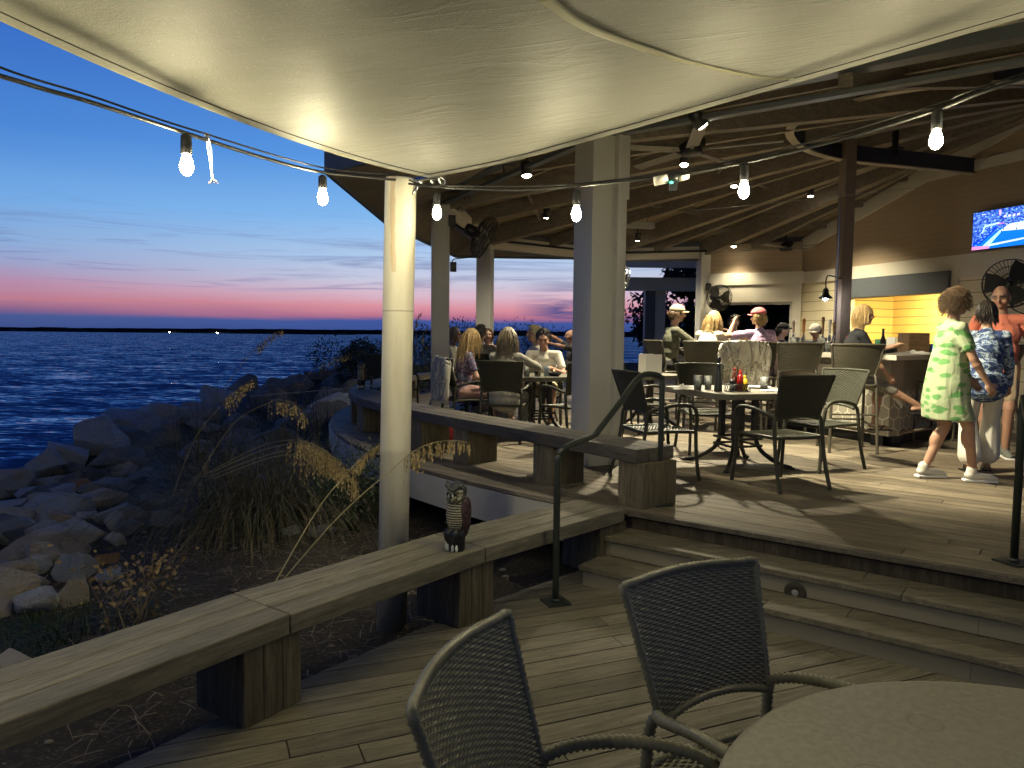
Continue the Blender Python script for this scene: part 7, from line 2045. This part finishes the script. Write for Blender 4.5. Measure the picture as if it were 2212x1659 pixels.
# porch strip lights behind the seated drinkers
# pendant by the steel post
p = aty(1783, 645, 11.0)
pd = thing('pendant_lamp', 'small black bell pendant lamp glowing white beside the steel post', 'lamp', p)
mb = MB(); mb.lathe([(.10, 0), (.095, .02), (.05, .06), (.04, .13), (.02, .16), (.0001, .165)], 20); mb.build('shade', MT['black'], pd)
mb = MB(); mb.tube(catmull([(0, 0, .16), (0, 0, .28), (.06, .03, .34), (PP.x - p.x - .02, PP.y - p.y - .06, .30)], 6), .009, 6); mb.build('arm', MT['black'], pd)
mb = MB(); mb.ell((0, 0, .005), (.035, .035, .035), nu=10, nv=8); mb.build('bulb', emit('cool_bulb', (.85, .88, 1), 60), pd)
lamp('pendant_light', 'POINT', p + Vector((0, 0, -.06)), 14, (.9, .92, 1), shadow_soft_size=.04)
# ceiling fans and heaters
def ceiling_fan(px, py, ang, label):
    q, z = roof_hit(px, py, .45)
    o = thing('ceiling_fan', label, 'ceiling fan', q, 0, 'ceiling fans')
    mb = MB(); mb.lathe([(.0001, -.06), (.10, -.055), (.13, -.02), (.13, .05), (.08, .09), (.05, .12), (.0001, .125)], 18); mb.box((.1, .05, .1), (.12, .08, .08)); mb.build('motor', MT['black'], o)
    mb = MB(); mb.tube([(0, 0, .1), (0, 0, z - q.z)], .018, 8); mb.build('downrod', MT['black'], o)
    for k in range(5):
        a = R(ang + 72 * k); M = Matrix.Rotation(a, 3, 'Z') @ Matrix.Rotation(R(10), 3, 'X'); mb = MB()
        mb.box(M @ Vector((.56, 0, 0)), (.78, .14, .012), M=M); mb.box(M @ Vector((.15, 0, -.005)), (.12, .04, .014), M=M); mb.build('blade', MT['counter'] if False else plain('fan_blade', (.17, .155, .125), .4), o)
    return o
ceiling_fan(1492, 325, 190, 'ceiling fan with pale blades right of the big column')
ceiling_fan(1697, 536, 8, 'ceiling fan low in front of the tan wall')
def heater(px, py, L, ang, label):
    q, z = roof_hit(px, py, .30)
    o = thing('patio_heater', label, 'heater', q, R(ang), 'overhead heaters')
    mb = MB(); mb.add([(-L / 2, -.09, 0), (L / 2, -.09, 0), (L / 2, .09, 0), (-L / 2, .09, 0), (-L / 2, -.05, .12), (L / 2, -.05, .12), (L / 2, .05, .12), (-L / 2, .05, .12)],
                      [(0, 1, 5, 4), (1, 2, 6, 5), (2, 3, 7, 6), (3, 0, 4, 7), (4, 5, 6, 7)]); mb.build('reflector', MT['paint_grey'], o)
    mb = MB(); mb.tube([(-L / 2, 0, .03), (L / 2, 0, .03)], .012, 8); mb.build('element', MT['black'], o)
    mb = MB()
    for x in (-L * .35, L * .35): mb.tube([(x, 0, .12), (x, 0, z - q.z)], .008, 6)
    mb.build('hanger', MT['black'], o); return o
heater(1368, 492, .9, 15, 'white box heater under the rafters right of the big column')
heater(1000, 440, 1.6, 100, 'long heater under the roof between the white post and the big column')
# taped clamp with a green indicator on the cable
p = B(1452, 386, 3.6)
cl = thing('cable_joint', 'taped cable joint with small green light on the string lights', 'cable joint', p)
mb = MB(); mb.tube([(-.085, .01, -.012), (-.02, .0, .0)], .022, 8); mb.build('tape', MT['white_cloth'], cl)
mb = MB(); mb.tube([(.03, 0, .004), (.075, 0, .018)], .019, 8); mb.build('tape', MT['white_cloth'], cl)
mb = MB(); mb.tube([(-.02, 0, 0), (.03, 0, .006)], .024, 8); mb.box((.005, 0, -.03), (.035, .03, .05)); mb.build('plug', MT['black_plastic'], cl)
mb = MB(); mb.ell((-.008, -.022, -.022), (.009, .006, .006), nu=8, nv=6); mb.build('indicator', emit('green_indicator', (.1, 1, .55), 3), cl)
# frayed tie on the left cable, thin wires
p = B(447, 292, 2.9)
ft = thing('cable_tie', 'pale frayed tie dangling from the cable beside the left bulb', 'cable tie', p)
mb = MB(); mb.tube(catmull([(0, 0, 0), (.004, 0, -.05), (.012, .0, -.10), (.02, 0, -.165)], 6), .0045, 5); mb.tube(catmull([(.004, 0, 0), (.015, 0, -.05), (.018, .0, -.10), (.017, 0, -.15)], 6), .003, 5)
mb.ell((0, 0, 0), (.010, .010, .010), nu=8, nv=6); mb.build('strap', MT['paper'], ft)
mb = MB(); r_ = random.Random(3)
for k in range(9): mb.tube([(.02, 0, -.16), (.02 + r_.uniform(-.02, .03), r_.uniform(-.015, .015), -.175 - r_.uniform(0, .012))], .001, 3)
mb.build('frayed_end', MT['tan_wood'], ft)
def wire(label, pts, rad=.0022, name='steel_wire'):
    o = MB(); org = Vector(pts[0]); o.tube([Vector(p) - org for p in catmull(pts, 8)], rad, 5); x = o.build(name, MT['wire'], None, 0, org); tag(x, label, 'wire', 'thin wires'); return x
wire('thin wire strung low above the rocks to the white post', [B(540, 856, 4.9), B(700, 843, 4.6), B(832, 830, 4.35)])
wire('thin wire sloping across the pavilion from the right edge', [B(1500, 455, 5.5), B(1800, 425, 5.5), B(2240, 375, 5.5)])
# small dark speaker boxes
# ------------------------------------------------------------------ render settings
SC.render.engine = 'CYCLES'
SC.cycles.use_denoising = True
SC.cycles.use_adaptive_sampling = True
SC.cycles.adaptive_threshold = .01
SC.cycles.max_bounces = 6; SC.cycles.diffuse_bounces = 4; SC.cycles.glossy_bounces = 3; SC.cycles.transmission_bounces = 5; SC.cycles.transparent_max_bounces = 6
SC.cycles.sample_clamp_indirect = 4.0
SC.cycles.caustics_reflective = False; SC.cycles.caustics_refractive = False
SC.view_settings.view_transform = 'Standard'; SC.view_settings.look = 'None'
SC.view_settings.exposure = .38; SC.view_settings.gamma = 1; SC.view_settings.use_curve_mapping = False
